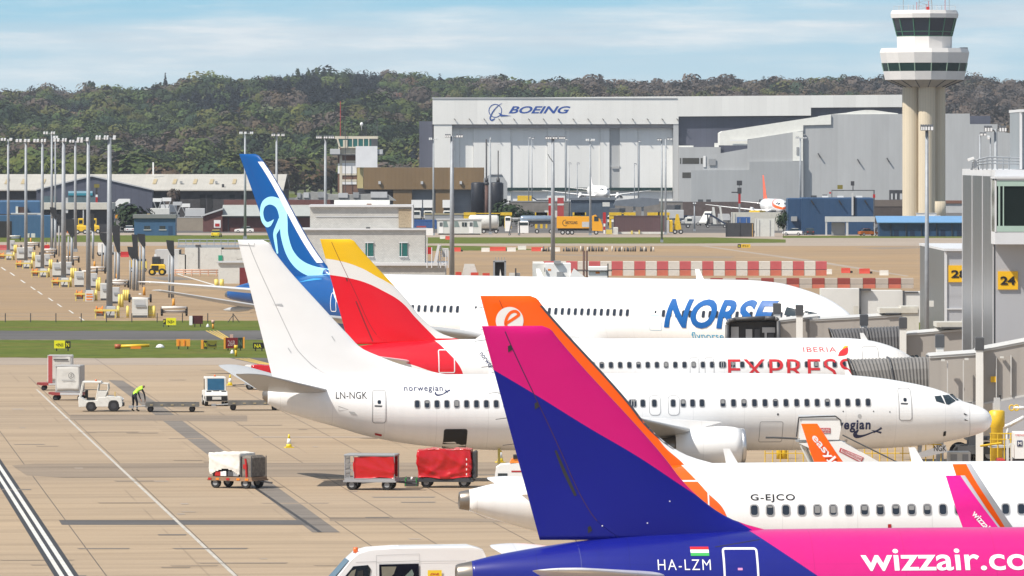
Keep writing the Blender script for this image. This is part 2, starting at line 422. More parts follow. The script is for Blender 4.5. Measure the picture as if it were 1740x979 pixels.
for k in range(4):
 sheet('holding_line',[(349+6*k,562),(351.5+6*k,562),(382+4*k,577),(378.5+4*k,577)],YM,0.0125)
 sheet('holding_line',[(398+7*k,609),(401+7*k,609),(455+5*k,621),(450+5*k,621)],YM,0.0125)
sheet('taxiway_mouth',[(388,608),(520,608),(620,626),(470,626)],ASPH,0.0088)
for k,(x,y)in enumerate(((5,457),(20,466),(38,478.5),(55,490),(67,498),(85,509),(100,519),(120,530),(138,542))):
 sheet('dashed_line',[(x-4,y-2.6),(x-1.5,y-2.6),(x+6,y+2.6),(x+3,y+2.6)],WMARK,0.0085)
sheet('apron_line',[(1180,417),(1190,416.6),(1400,445),(1545,469),(1540,470),(1385,446)],PALEC,0.0085)
sheet('apron_line',[(300,466),(304,466),(400,494),(396,495)],WMARK,0.0085)
sheet('apron_stain',[(250,471),(300,470),(330,475),(280,477)],PATCH,0.0085)
sheet('apron_stain',[(930,432),(1250,436),(1240,439),(960,435)],STAIN,0.0085)
sheet('apron_stain',[(1450,421),(1640,417),(1640,420),(1500,424)],STAIN,0.0085)
ridge=pchip([-1500,-400,0,60,110,165,215,270,300,400,450,520,600,700,790,870,1000,1100,1250,1350,1450,1540,1650,1740,2300,3400],[170,158,150,147,151,140,150,137,131,129,126,126,122,124,130,132,134,134,129,127,132,130,129,131,136,150])
D0,D1=3000.0,5300.0
def hz_(px,D):
 zr=H+(HOR-(ridge(px)+29))*D1/FPX
 t=min(max((D-D0)/(D1-D0),0),1)
 b=4.0*math.sin(px*.011+D*.0021)*t*(1-t)*3+3.0*math.sin(px*.027-D*.0037)*t*(1-t)*3
 return zr*(t*t*(3-2*t)*.45+t*.55)+b-0.5*(t==0)-max(0,D-D1)*.006
mb=MB();mb.smooth=True
NXh,NDh=130,60;Ds=[D0-60+(7600-D0)*(j/NDh)for j in range(NDh+1)]
for D in Ds:
 for i in range(NXh+1):
  px=-1500+4900*i/NXh
  mb.v.append(((px-CX)*D/FPX,D,hz_(px,D)))
for j in range(NDh):
 for i in range(NXh):
  a=j*(NXh+1)+i;mb.face((a,a+1,a+NXh+2,a+NXh+1))
HILLM=mat('hill_meadow',(0.085,0.10,0.035),0.9,var=0.35,vscale=0.02)
structure(mb.build('hills',HILLM))
def tintmat(name):
 m=bpy.data.materials.new(name);m.use_nodes=True;t=NT(m.node_tree)
 p=t.n('ShaderNodeBsdfPrincipled');o=t.n('ShaderNodeOutputMaterial');t.t.links.new(p.outputs[0],o.inputs[0])
 at=t.n('ShaderNodeAttribute',attribute_name='tint')
 t.put(p.inputs['Base Color'],at.outputs['Color']);p.inputs['Roughness'].default_value=0.85;p.inputs['Specular IOR Level'].default_value=0.15
 return m
LEAF=tintmat('foliage')
def crown_clumps(rs,n,kind):
 out=[]
 if kind=='conifer':
  for _ in range(n):
   z=rs.random()**1.2;r=(1-z)*.30+.02;a=rs.uniform(0,2*math.pi);q=r*rs.random()**.4
   out.append((q*math.cos(a),q*math.sin(a),.06+z*.94,.035+.05*(1-z)))
  return out
 lobes=[(rs.uniform(-.3,.3),rs.uniform(-.3,.3),rs.uniform(.42,.78),rs.uniform(.16,.27))for _ in range(7)]+[(0,0,.55,.34)]
 for _ in range(n):
  lx,ly,lz,lr=rs.choice(lobes);a=rs.uniform(0,2*math.pi);cz=rs.uniform(-.75,1);q=lr*rs.uniform(.90,1.04)
  sq=math.sqrt(max(0,1-cz*cz));x,y,z=lx+q*sq*math.cos(a),ly+q*sq*math.sin(a),lz+q*cz
  if kind=='poplar':x*=.38;y*=.38;z=.08+.95*z
  out.append((x,y,max(z,.1),rs.uniform(.034,.056)))
 return out
def leaf_quads(clumps,rs,jag=1.0):
 V=[];F=[]
 for x,y,z,r in clumps:
  n=Vector((rs.gauss(x*2.2,.13),rs.gauss(y*2.2,.13),rs.gauss((z-.5)*2.0+.2,.13)))
  if n.length<1e-3:n=Vector((0,0,1))
  n.normalize();a=n.orthogonal().normalized();b=n.cross(a);ph=rs.uniform(0,6.28);o=len(V)
  for k in range(5):
   q=r*rs.uniform(.75,1.35)*jag;t=ph+k*1.2566
   V.append((x+q*(a.x*math.cos(t)+b.x*math.sin(t)),y+q*(a.y*math.cos(t)+b.y*math.sin(t)),z+q*(a.z*math.cos(t)+b.z*math.sin(t))+.2*r*rs.uniform(-1,1)))
  F.append((o,o+1,o+2,o+3,o+4))
 return V,F
rs=random.Random(11)
PROT={k:[np.array(leaf_quads(crown_clumps(rs,n,k),rs,1.1)[0])for _ in range(6)]for k,n in(('broad',270),('conifer',150),('poplar',120))}
PAL={'green':(.052,.076,.022),'olive':(.078,.086,.026),'bright':(.088,.108,.028),'brown':(.084,.066,.046),'bare':(.086,.070,.060),'dark':(.028,.046,.023),'rust':(.088,.060,.036),'fir':(.012,.018,.022)}
def ell(px,py,c):return((px-c[0])/c[2])**2+((py-c[1])/c[3])**2<1
FIRS=[(368,182,62,15),(500,163,50,17),(570,172,55,18),(622,160,32,22),(130,200,30,10)]
CLEAR=[(452,192,42,7),(705,183,80,3.5),(677,170,12,8),(275,156,24,4),(432,186,14,5),(1668,203,40,5)]
def noise2(a,b):
 return(math.sin(a*1.3+2.1*math.sin(b*.9))+math.sin(b*1.7+1.3*math.sin(a*.7+4))+math.sin(a*.41-b*.57))/3
V=[];T=[];nrow=46
for j in range(nrow):
 D=D0+40+(D1+250-D0)*j/(nrow-1)
 px=-330.0+rs.uniform(0,20)
 while px<2080:
  Dj=D+rs.uniform(-26,26);z=hz_(px,Dj);sD=FPX/Dj;yb=HOR-(z-H)*sD
  step=rs.uniform(6,10.5)*sD;px+=step
  ym=yb-8*sD*.5
  if any(ell(px,yb-8,c)for c in CLEAR):continue
  q=noise2(px*.016,Dj*.006);q2=noise2(px*.05+7,Dj*.02+3)
  fir=any(ell(px,ym,c)for c in FIRS)and rs.random()<.9
  if fir:kind,base=('conifer' if rs.random()<.75 else 'broad'),PAL['fir'];h=rs.uniform(11,17);wd=h*.85
  else:
   kind='conifer' if rs.random()<.02 else 'broad';h=rs.uniform(8.5,15.5)*(1+.3*noise2(px*.03,Dj*.01));wd=h*rs.uniform(.95,1.3)
   right=px>1000
   r_=rs.random()
   if right:base=PAL['bare']if q+.5*r_>.05 else PAL['brown']if r_<.6 else PAL['olive']if r_<.8 else PAL['dark']
   elif q>.34:base=PAL['bare']if r_<.5 else PAL['brown']if r_<.8 else PAL['olive']
   elif q>.02:base=PAL['olive']if r_<.45 else PAL['green']if r_<.85 else PAL['brown']
   elif q>-.3:base=PAL['green']if r_<.55 else PAL['dark']if r_<.8 else PAL['bright']
   else:base=PAL['dark']if r_<.6 else PAL['green']if r_<.93 else PAL['rust']
   if kind=='conifer':base=PAL['fir']
  if j>=nrow-4:step*=.8
  if j>=nrow-6:h*=1+.25*noise2(px*.07,3)+(.18 if rs.random()<.08 else 0)
  pr=PROT[kind][rs.randrange(6)];a=rs.uniform(0,6.28);ca,sa=math.cos(a),math.sin(a)
  A=np.empty_like(pr)
  A[:,0]=(pr[:,0]*ca-pr[:,1]*sa)*wd+(px-CX)/sD;A[:,1]=(pr[:,0]*sa+pr[:,1]*ca)*wd+Dj;A[:,2]=pr[:,2]*h+z-h*.06
  V.append(A);k=rs.uniform(.78,1.22);hue=rs.uniform(.9,1.1)
  nl=len(pr)//5
  tv=np.repeat(np.array([rs.uniform(.93,1.07)for _ in range(nl)]),5)[:,None]*np.array([base[0]*k*hue,base[1]*k,base[2]*k/hue])[None,:]
  T.append(tv)
A=np.concatenate(V).astype(np.float32);T=np.concatenate(T).astype(np.float32);nv=len(A)
me=bpy.data.meshes.new('woodland');me.vertices.add(nv);me.vertices.foreach_set('co',A.ravel())
me.loops.add(nv);me.loops.foreach_set('vertex_index',np.arange(nv,dtype=np.int32))
me.polygons.add(nv//5);me.polygons.foreach_set('loop_start',np.arange(0,nv,5,dtype=np.int32))
at=me.attributes.new('tint','FLOAT_COLOR','POINT');at.data.foreach_set('color',np.concatenate([T,np.ones((nv,1),np.float32)],1).ravel())
me.materials.append(LEAF);me.update(calc_edges=True);me.validate()
wood=bpy.data.objects.new('woodland',me);COL.objects.link(wood)
tag(wood,'mixed woodland of green, brown and dark trees covering the long hill','woodland',kind='stuff')
BARK=mat('bark',(0.07,0.055,0.042),0.9,var=0.2)
def tree_proto(kind,n,seed,col,name,var=.2):
 r_=random.Random(seed);cl=crown_clumps(r_,n,kind)
 V,F=leaf_quads(cl,r_,1.0 if kind!='conifer' else 1.2);mb=MB();mb.add(V,F)
 me=bpy.data.meshes.new('crown');me.from_pydata(V,[],F);me.materials.append(LEAF)
 at=me.attributes.new('tint','FLOAT_COLOR','POINT');cc=[]
 for _ in F:
  k=r_.uniform(1-var,1+var);cc+=[col[0]*k*r_.uniform(.92,1.08),col[1]*k,col[2]*k,1.0]*1+[]
  last=cc[-4:];cc+=last*4
 at.data.foreach_set('color',cc)
 root=bpy.data.objects.new(name,None);COL.objects.link(root)
 o=bpy.data.objects.new('crown',me);COL.objects.link(o);o.parent=root
 tb=MB();tb.cyl((0,0,0),(0,0,.45),.022,.014,8)
 for k in range(5):
  a=r_.uniform(0,6.28);tb.cyl((0,0,r_.uniform(.2,.42)),(.25*math.cos(a)*(.4 if kind!='broad' else 1),.25*math.sin(a)*(.4 if kind!='broad' else 1),r_.uniform(.5,.75)),.012,.004,6)
 tb.build('trunk',BARK,root)
 return root
TREES={}
def tree(kind,colname,seed,loc,h,wd,label,group=None,name=None):
 key=(kind,colname,seed)
 nm=name or{'broad':'broadleaf_tree','conifer':'fir_tree','poplar':'poplar_tree','bush':'bush'}[kind]
 if key not in TREES:TREES[key]=tree_proto('broad' if kind=='bush' else kind,520 if kind!='conifer' else 300,seed,PAL[colname],nm);o=TREES[key]
 else:o=copy_thing(TREES[key],loc)
 o.name=nm;o.location=loc;o.scale=(wd,wd,h);o.rotation_euler=(0,0,random.uniform(0,6.28))
 if kind=='bush':o.location.z-=h*.25
 tag(o,label,'bush' if kind=='bush' else 'tree',group);return o
r2=random.Random(21)
NAMEC={'green':'mid green','olive':'olive green','bright':'fresh yellow green','brown':'brown budding','rust':'rusty brown','dark':'dark green','bare':'grey brown bare'}
px=-60.0
cols=['olive','bright','olive','green','rust','brown','bright','dark','olive']
while px<760:
 c=cols[r2.randrange(len(cols))];D=r2.uniform(2700,2960)
 if 640<px:c=r2.choice(['olive','brown','bare','olive'])
 if 440<px<600:c=r2.choice(['brown','rust','dark','brown','olive'])
 h=r2.uniform(15,22)if px<640 else r2.uniform(13,20);p=P(px,300,D);p.z=-h*.18
 where='behind the white corrugated shed roof' if px<420 else 'behind the old brick control tower' if px<610 else 'beside the left end of the white hangar'
 tree('broad',c,r2.randrange(2),p,h,h*r2.uniform(1.0,1.35),f'{NAMEC[c]} broadleaf tree in the row {where}',f'{NAMEC[c]} trees in the row {where}')
 px+=r2.uniform(15,27)
def hillD(px,py):
 best=D0
 for k in range(400):
  D=D1-(D1-D0)*k/400
  if HOR-(hz_(px,D)-H)*FPX/D>py:return D
 return best
for(px,ytop,hh,wd,kind,c,lab)in((281,124,22,10,'conifer','fir','tall dark column-shaped tree on the ridge between white houses'),(507,116,15,10,'poplar','green','shorter pointed poplar on the skyline, first of the three'),(524,114,17,10,'poplar','green','tall pointed poplar on the skyline, middle of the three'),(537,115,17,9,'poplar','green','tall pointed poplar on the skyline, right of the three'),(660,117,14,15,'broad','bare','bare grey tree standing alone on the skyline'),(608,122,22,14,'conifer','fir','dark pointed fir breaking the skyline above the old tower'),(632,128,20,14,'conifer','fir','dark fir on the skyline right of the tallest fir'),(156,136,12,10,'broad','dark','dark round tree on the skyline near the left edge'),(850,124,12,14,'broad','olive','olive round tree on the skyline above the hangar roof')):
 D=5250.0;p=P(px,ytop,D);hh=p.z-hz_(px,D)+1.5;p.z-=hh
 tree(kind,c,1 if kind!='poplar' else px%3,p,hh,wd if kind=='conifer' else wd,lab)
def cottage(px,py,wpx,hpx,roofc,label,gable=False):
 D=hillD(px,py);s=FPX/D;wd,hh=wpx/s,hpx/s;p=P(px,py,D)
 o=thing('house',label,'house',p)
 mb=MB();mb.box(-wd/2,wd/2,0,7,-2,hh*.6);mb.build('wall',mat('house_render',(.72,.70,.66),.7),o)
 mb=MB();mb.prismx([(-.5,hh*.6),(7.5,hh*.6),(3.5,hh)],-wd/2-.4,wd/2+.4);mb.build('roof',roofc,o)
 mb=MB();mb.box(wd*.2,wd*.2+.9,2.6,3.4,hh*.7,hh*1.15);mb.build('chimney',mat('brick_red',(.22,.09,.06),.8),o)
 for k in(-.3,.05,.3):
  mb=MB();mb.box(wd*k-.5,wd*k+.5,-.05,.02,hh*.2,hh*.42);mb.build('window',GLASS,o)
TILE=mat('clay_tiles',(.26,.09,.05),.8,var=.15);SLATE=mat('pale_roof',(.55,.55,.53),.7)
cottage(253,157,15,6,SLATE,'long low white house on the ridge left of the tall dark tree')
cottage(300,157,12,7,SLATE,'white house on the ridge right of the tall dark tree')
cottage(676,171,13,12,TILE,'white house with red tiled roof in a hillside clearing')
cottage(431,183,9,5,SLATE,'small white house beside the bright hillside meadow')
cottage(1678,203,10,5,SLATE,'pale house on the hillside right of the control tower')
def paint(name,base,bands=None,coat=0.35,rough=0.32,var=0.025,panels=True):
 m=bpy.data.materials.new(name);m.use_nodes=True;t=NT(m.node_tree)
 p=t.n('ShaderNodeBsdfPrincipled');o=t.n('ShaderNodeOutputMaterial');t.t.links.new(p.outputs[0],o.inputs[0])
 v=t.obj();x,y,z=t.xyz(v)
 c=base
 if not isinstance(c,tuple):c=tuple(c)
 first=True
 for pts,col in(bands or[]):
  xs=[q[0]for q in pts];zs=[q[1]for q in pts];x0,x1=min(xs),max(xs);z0,z1=min(zs)-.01,max(zs)+.01
  fc=t.n('ShaderNodeFloatCurve');cu=fc.mapping.curves[0];fc.mapping.extend='HORIZONTAL'
  while len(cu.points)<len(pts):cu.points.new(0.5,0.5)
  for k,q in enumerate(sorted(pts)):
   cu.points[k].location=((q[0]-x0)/(x1-x0),(q[1]-z0)/(z1-z0));cu.points[k].handle_type='AUTO_CLAMPED' if len(pts)>2 else 'VECTOR'
  fc.mapping.update();fc.inputs[0].default_value=1.0
  t.put(fc.inputs[1],t.mapr(x,x0,x1));zc=t.m('MULTIPLY_ADD',fc.outputs[0],z1-z0,z0)
  c=t.mix(t.m('LESS_THAN',z,zc),c,col)
 nz=t.noise(t.mapping(v,sca=(.35,.35,.9)),1.0,5,.6);k=t.mapr(nz,.3,.7,1-var,1+var)
 if panels:
  a=t.m('PINGPONG',x,1.32);k=t.m('MULTIPLY',k,t.mapr(a,.008,.022,.88,1.0));k=t.m('MULTIPLY',k,t.mapr(t.m('PINGPONG',z,.83),.006,.016,.92,1.0))
  rain=t.noise(t.mapping(v,sca=(1.6,.2,.12)),1.0,5,.7);k=t.m('MULTIPLY',k,t.mapr(rain,.5,.8,1.0,.93))
 t.put(p.inputs['Base Color'],t.mix(1.0,c,t.comb(k,k,k),'MULTIPLY'))
 p.inputs['Roughness'].default_value=rough;p.inputs['Coat Weight'].default_value=coat;p.inputs['Coat Roughness'].default_value=.08;p.inputs['Specular IOR Level'].default_value=.5 if panels else.2
 return m
AWHITE=paint('aircraft_white',(.87,.87,.87))
AGREY=paint('wing_grey',(.42,.43,.44),coat=.1,rough=.4)
SEAM=mat('panel_seam',(.36,.36,.37),.5,var=0)
SEALW=mat('white_outline',(.78,.78,.80),.4,var=0)
TITAN=mat('titanium',(.27,.24,.21),.35,metal=.8,var=.15)
PORT=mat('cabin_window',(.016,.022,.034),.08,var=0.0,spec=.8)
BLIND=mat('window_blind',(.26,.26,.26),.4,var=0.05)
class Craft:
 def __init__(s,name,label,theta,nose):
  s.th=theta;s.u=Vector((math.cos(theta),math.sin(theta),0));s.n=Vector((-math.sin(theta),math.cos(theta),0))
  s.O=Vector((nose.x,nose.y,0));s.root=thing(name,label,'airliner',s.O,theta)
 def S(s,px,py,off=0.0):
  d=Vector(((px-CX)/FPX,1,(HOR-py)/FPX));c=Vector((0,0,H))-s.O
  t=(off-c.dot(s.n))/d.dot(s.n);q=c+d*t
  return(q.dot(s.u),q.z)
 def SS(s,pts,off=0.0):return[s.S(px,py,off)for px,py in pts]
 def fuselage(s,top,bot,hw,mats,L,cap=0.0,N=56):
  top=sorted(top,key=lambda q:-q[0]);bot=sorted(bot,key=lambda q:-q[0])
  s.top=pchip([-q[0]for q in top],[q[1]for q in top]);s.bot=pchip([-q[0]for q in bot],[q[1]for q in bot]);s.L=L
  s.hwm=hw;mid=L*.45;s.hhm=(s.top(mid)-s.bot(mid))/2
  a=[((i/16)**2)*4 for i in range(17)]+list(np.arange(4.5,L-cap-.01,.5))+[L-cap]
  rings=[]
  for xa in a:
   zc,hh,w_=s.sec(xa)
   rings.append([(-xa,w_*math.cos(2*math.pi*i/N),zc+hh*math.sin(2*math.pi*i/N))for i in range(N)])
  mb=MB();mb.smooth=True;mb.loft([r[::-1]for r in rings])
  o=mb.build('fuselage',mats,s.root)
  if cap:
   rings=[]
   for xa,k in((L-cap,1.0),(L-.05,.97),(L,.9),(L,.62),(L-.35,.55)):
    zc,hh,w_=s.sec(min(xa,L));rings.append([(-xa,k*w_*math.cos(2*math.pi*i/24),zc+k*hh*math.sin(2*math.pi*i/24))for i in range(24)])
   mb=MB();mb.smooth=True;mb.loft([r[::-1]for r in rings],cap0=False);mb.build('exhaust_ring',TITAN,s.root)
   zc,hh,w_=s.sec(L);mb=MB();mb.lathe((-L+.3,0,zc),(-1,0,0),[(0,.01),(0,hh*.5),(.02,hh*.5),(.02,.01)],16);mb.build('exhaust_opening',BLACK,s.root)
  return o
 def sec(s,xa):
  t,b=s.top(xa),s.bot(xa);hh=max((t-b)/2,.004);return(t+b)/2,hh,s.hwm*min(1,hh/s.hhm)
 def sy(s,X,z):
  zc,hh,w_=s.sec(-X);k=1-((z-zc)/hh)**2
  return w_*math.sqrt(max(k,0.0))
 def decal(s,name,shape,m,eps=.008,dz=.16,dx=None,yf=None,parent=None,side=-1):
  vs,fs=shape;bm=bmesh.new();bv=[bm.verts.new((x,0,z))for x,z in vs]
  for f in fs:
   try:bm.faces.new([bv[i]for i in f])
   except ValueError:pass
  zs=[v[1]for v in vs];xs=[v[0]for v in vs]
  big=[f for f in bm.faces if len(f.verts)>4]
  if big:bmesh.ops.triangulate(bm,faces=big)
  k=math.ceil(min(zs)/dz)*dz
  while k<max(zs):
   bmesh.ops.bisect_plane(bm,geom=bm.verts[:]+bm.edges[:]+bm.faces[:],plane_co=(0,0,k),plane_no=(0,0,1));k+=dz
  if dx:
   k=math.ceil(min(xs)/dx)*dx
   while k<max(xs):
    bmesh.ops.bisect_plane(bm,geom=bm.verts[:]+bm.edges[:]+bm.faces[:],plane_co=(k,0,0),plane_no=(1,0,0));k+=dx
  yf=yf or s.sy
  for v in bm.verts:v.co.y=side*(yf(v.co.x,v.co.z)+eps)
  me=bpy.data.meshes.new(name);bm.to_mesh(me);bm.free();me.materials.append(m)
  o=bpy.data.objects.new(name,me);COL.objects.link(o);o.parent=parent or s.root
  fixn(o,(0,side,0));return o
 def windows(s,pts,w_,h_,off,slope=False,blinds=()):
  yy=[s.sy(s.S(px,py,off)[0],s.S(px,py,off)[1])for px,py in pts];ref=max(range(len(pts)),key=lambda k:yy[k])
  zz=np.mean([s.S(px,py,off)[1]for px,py in pts]);proto=None
  for k in sorted(range(len(pts)),key=lambda k:k!=ref):
   px,py=pts[k];X=s.S(px,py,off)[0];z=zz if not slope else s.S(px,py,off)[1]
   if proto is None or abs(yy[k]-yy[ref])>.003 or slope:
    o=s.decal('window',poly2d(rrect(X-w_/2,X+w_/2,z-h_/2,z+h_/2,w_*.42,4)),PORT,.010,.2)
    r_=s.decal('window_rim',ring2d(rrect(X-w_/2-.035,X+w_/2+.035,z-h_/2-.035,z+h_/2+.035,w_*.45,4),.04),SEAM,.014,.2,parent=o)
    if proto is None:proto,rim,X0=o,r_,X
   else:
    o=proto.copy();COL.objects.link(o);o.parent=s.root;o.location=(X-X0,0,0)
    r_=rim.copy();COL.objects.link(r_);r_.parent=o
   if k in blinds:
    bl=s.decal('window_blind',poly2d(rrect(X-w_/2+.03,X+w_/2-.03,z+h_*random.choice((-.30,-.05,-.05,.12,.25)),z+h_/2-.03,min(w_*.3,h_*.10),3)),BLIND,.016,.2,parent=o)
    bl.location=(-o.location.x,0,0)
 def door(s,x0,y0,x1,y1,off,m=SEAM,wd=.035,r=.16,handle=True,panel=AWHITE,win=False):
  (X0,z1),(X1,z0)=s.S(x0,y0,off),s.S(x1,y1,off)
  X0,X1=min(X0,X1),max(X0,X1)
  d=s.decal('door',poly2d(rrect(X0,X1,z0,z1,r,4)),panel,.006,.15)
  s.decal('door_outline',ring2d(rrect(X0,X1,z0,z1,r,4),wd),m,.010,.15,parent=d)
  if handle:
   zc=z0+(z1-z0)*.52
   s.decal('handle',poly2d([(X0+.12,zc-.03),(X1-.25,zc-.05),(X1-.2,zc+.03),(X0+.12,zc+.05)]),CHAR if m==SEAM else m,.013,.2,parent=d)
  if win:
   zc=z0+(z1-z0)*.64;xc=(X0+X1)/2
   s.decal('door_window',poly2d(rrect(xc-.09,xc+.09,zc-.1,zc+.1,.07)),PORT,.013,.2,parent=d)
  return d
 def fin(s,le,te,tr,tt,mats,rud=.30,hinge_m=None):
  le=sorted(le,key=lambda q:q[1]);te=sorted(te,key=lambda q:q[1])
  s.fle=pchip([q[1]for q in le],[q[0]for q in le]);s.fte=pchip([q[1]for q in te],[q[0]for q in te])
  z0,z1=te[0][1],te[-1][1];s.fz0,s.fz1=z0,z1;s.ftr,s.ftt=tr,tt
  NS=18;pr=[(1-math.cos(math.pi*i/NS))/2 for i in range(NS+1)]
  zs=list(np.linspace(z0,z1-.25,44))+[z1-.16,z1-.08,z1-.03,z1]
  def rings(a,b,kf=1):
   out=[]
   for z in zs:
    l,t=s.fle(z),s.fte(z);tk=1.0 if z<z1-.2 else math.sqrt(max(0.02,(z1-z)/.2))
    up=[];dn=[]
    for q in pr:
     f=a+(b-a)*q;X=l+(t-l)*f;y=s.fy(X,z)*tk
     up.append((X,y,z));dn.append((X,-y,z))
    out.append(up+dn[::-1][(0 if b<.999 else 1):(-1 if a<.001 else None)])
   return out
  mb=MB();mb.smooth=True;mb.loft([r[::-1]for r in rings(0,1-rud)]);o=mb.build('fin',mats,s.root)
  mb=MB();mb.smooth=True;mb.loft([r[::-1]for r in rings(1-rud+.0015,1)]);o2=mb.build('rudder',mats,s.root)
  q=1-rud;zz=list(np.linspace(zs[4],zs[-4],30));pts=[(s.fle(z)+(s.fte(z)-s.fle(z))*q,z)for z in zz]
  s.decal('hinge',stroke2d(pts,.028),hinge_m or SEAM,.006,.5,yf=s.fy)
  return o,o2
 def fy(s,X,z):
  l,t=s.fle(z),s.fte(z);f=min(max((l-X)/(l-t),0),1)
  T=s.ftr+(s.ftt-s.ftr)*(z-s.fz0)/(s.fz1-s.fz0)
  return max(T*5*(.2969*math.sqrt(f)-.126*f-.3516*f**2+.2843*f**3-.1015*f**4),.012)
 def surf(s,name,secs,mats,side,mi=0,N=14,winglet=None):
  def ring(y,X,z,c,tc,ca):
   ca=R(ca);out=[]
   ny,nz=-math.sin(ca),math.cos(ca)
   for i in range(N+1):
    f=(1-math.cos(math.pi*i/N))/2;h=c*tc*5*(.2969*math.sqrt(f)-.126*f-.3516*f**2+.2843*f**3-.1036*f**4)
    out.append((f,h))
   up=[(X-c*f,side*(y+h*ny),z+h*nz)for f,h in out];dn=[(X-c*f,side*(y-h*.8*ny),z-h*.8*nz)for f,h in out]
   r_=up+dn[::-1][1:-1]
   return r_ if side>0 else r_[::-1]
  mb=MB();mb.smooth=True;mb.loft([ring(*q)for q in secs]);return mb.build(name,mats,s.root)
 def wings(s,X0,z0,span,root_c,kink_y,kink_c,tip_c,sweep,dihed,mats,wl=None,wl_mats=None,flex=.4,sides=(-1,1)):
  yr=s.hwm*.9
  for sd_ in sides:
   def at(y,c,k=0):return(y,X0-(y-yr)*math.tan(R(sweep)),z0+(y-yr)*math.tan(R(dihed))+flex*((y-yr)/span)**2,c,.0)
   secs=[]
   for y in(yr-1.2,yr,kink_y*.7,kink_y,(kink_y+span)/2,span):
    c=root_c+(kink_c-root_c)*(y-yr)/(kink_y-yr)if y<=kink_y else kink_c+(tip_c-kink_c)*(y-kink_y)/(span-kink_y)
    q=at(y,c);secs.append((q[0],q[1],q[2],c,.13-.035*min(1,max(0,y-yr)/span),dihed))
   wo=s.surf('wing',secs,mats,sd_)
   q=secs[-1]
   if wl:
    h_,lean,sw,tc=wl;Y,X,Z=q[0],q[1],q[2];ws=[(Y,X,Z,q[3],.09,dihed)]
    for f,ca in((.06,25),(.14,50),(.26,68),(.6,80),(1.0,82)):
     ws.append((Y+lean*(1-(1-f)**2.2),X-sw*f,Z+h_*f**1.12,q[3]+(tc-q[3])*f,.08,ca))
    o=s.surf('winglet',ws,wl_mats[0 if sd_<0 else 1],sd_);s.wlsec=ws
    if sd_<0:s.wl_r=o
    else:s.wl_l=o
   for k,y in enumerate((span*.42,span*.62,span*.8)):
    q=at(y,0);c=kink_c+(tip_c-kink_c)*max(0,y-kink_y)/(span-kink_y);xt=q[1]-c
    mb=MB();mb.smooth=True;mb.lathe((xt+2.0,sd_*y,q[2]-.12),(-1,0,-.05),[(0,.02),(.5,.16),(1.4,.22),(2.4,.15),(3.0,.02)],10);mb.build('flap_fairing',mats,s.root)
 def wly(s,z):
  ws=s.wlsec;zs_=[q[2]for q in ws];return float(np.interp(z,zs_,[q[0]for q in ws]))
 def tailplane(s,X0,z0,y0,span,root_c,tip_c,sweep,dihed,mats,sides=(-1,1)):
  for sd_ in sides:
   secs=[]
   for f in(0,.02,.5,.9,.97,1.0):
    y=y0+(span-y0)*f;c=root_c+(tip_c-root_c)*f
    X=X0-(y-y0)*math.tan(R(sweep));
    if f>.95:X-=c*.35*(f-.95)/.05;c*=1-.45*(f-.95)/.05
    secs.append((y,X,z0+(y-y0)*math.tan(R(dihed)),c,.10,dihed))
   s.surf('tailplane',secs,mats,sd_)
 def engine(s,X,y,z,r,L,mats,pyl=True,sides=(-1,1),flat=0.0,chev=False):
  for sd_ in sides:
   c=Vector((X,sd_*y,z))
   e=None
   mb=MB();mb.smooth=True
   mb.lathe(c,(-1,0,0),[(.22,r*.93),(.6,r*1.0),(L*.35,r*1.06),(L*.6,r*1.03),(L*.85,r*.9),(L,r*.78),(L,r*.74),(L-.5,r*.70)],40)
   if flat:
    mb.v=[(x,yy,max(zz,z-r*(1.06-flat))if zz<z-r*.5 else zz)for x,yy,zz in mb.v]
   e=mb.build('engine',mats[0],s.root)
   mb=MB();mb.smooth=True;mb.lathe(c,(-1,0,0),[(.75,r*.80),(.35,r*.80),(.1,r*.82),(.0,r*.87),(.03,r*.91),(.22,r*.935)],40);mb.build('inlet_lip',ALU,e)
   mb=MB();mb.lathe(c,(-1,0,0),[(.74,.02),(.74,r*.80),(.8,r*.80),(.8,.02)],32);mb.use(1,True);mb.lathe(c,(-1,0,0),[(.3,.01),(.5,r*.14),(.74,r*.24)],20);mb.build('fan',[CHAR,DARK],e)
   mb=MB();mb.smooth=True;mb.lathe(c,(-1,0,0),[(L-.6,r*.55),(L+.2,r*.5),(L+.9,r*.38),(L+.9,r*.30),(L+1.6,.03)],28);mb.build('exhaust_cone',TITAN,e)
   if pyl:
    mb=MB();mb.smooth=True;w_=.22
    rr=[[(X-.9,0,.93),(X-L*.7,0,1.0),(X-L*.7,0,.6),(X-1.4,0,.6)],[(X-1.2,0,1.25),(X-L-2.2,0,1.55),(X-L-2.0,0,.9),(X-L*.9,0,.7)]]
    for p4 in rr[1:]:
     vs=[(x,sd_*y+k,z+r*q)for k in(-w_,w_)for x,_,q in p4]
     mb.smooth=False;mb.add(vs,[(0,1,2,3),(7,6,5,4)]+[(i,4+i,4+(i+1)%4,(i+1)%4)for i in range(4)])
    mb.build('pylon',mats[0],e)
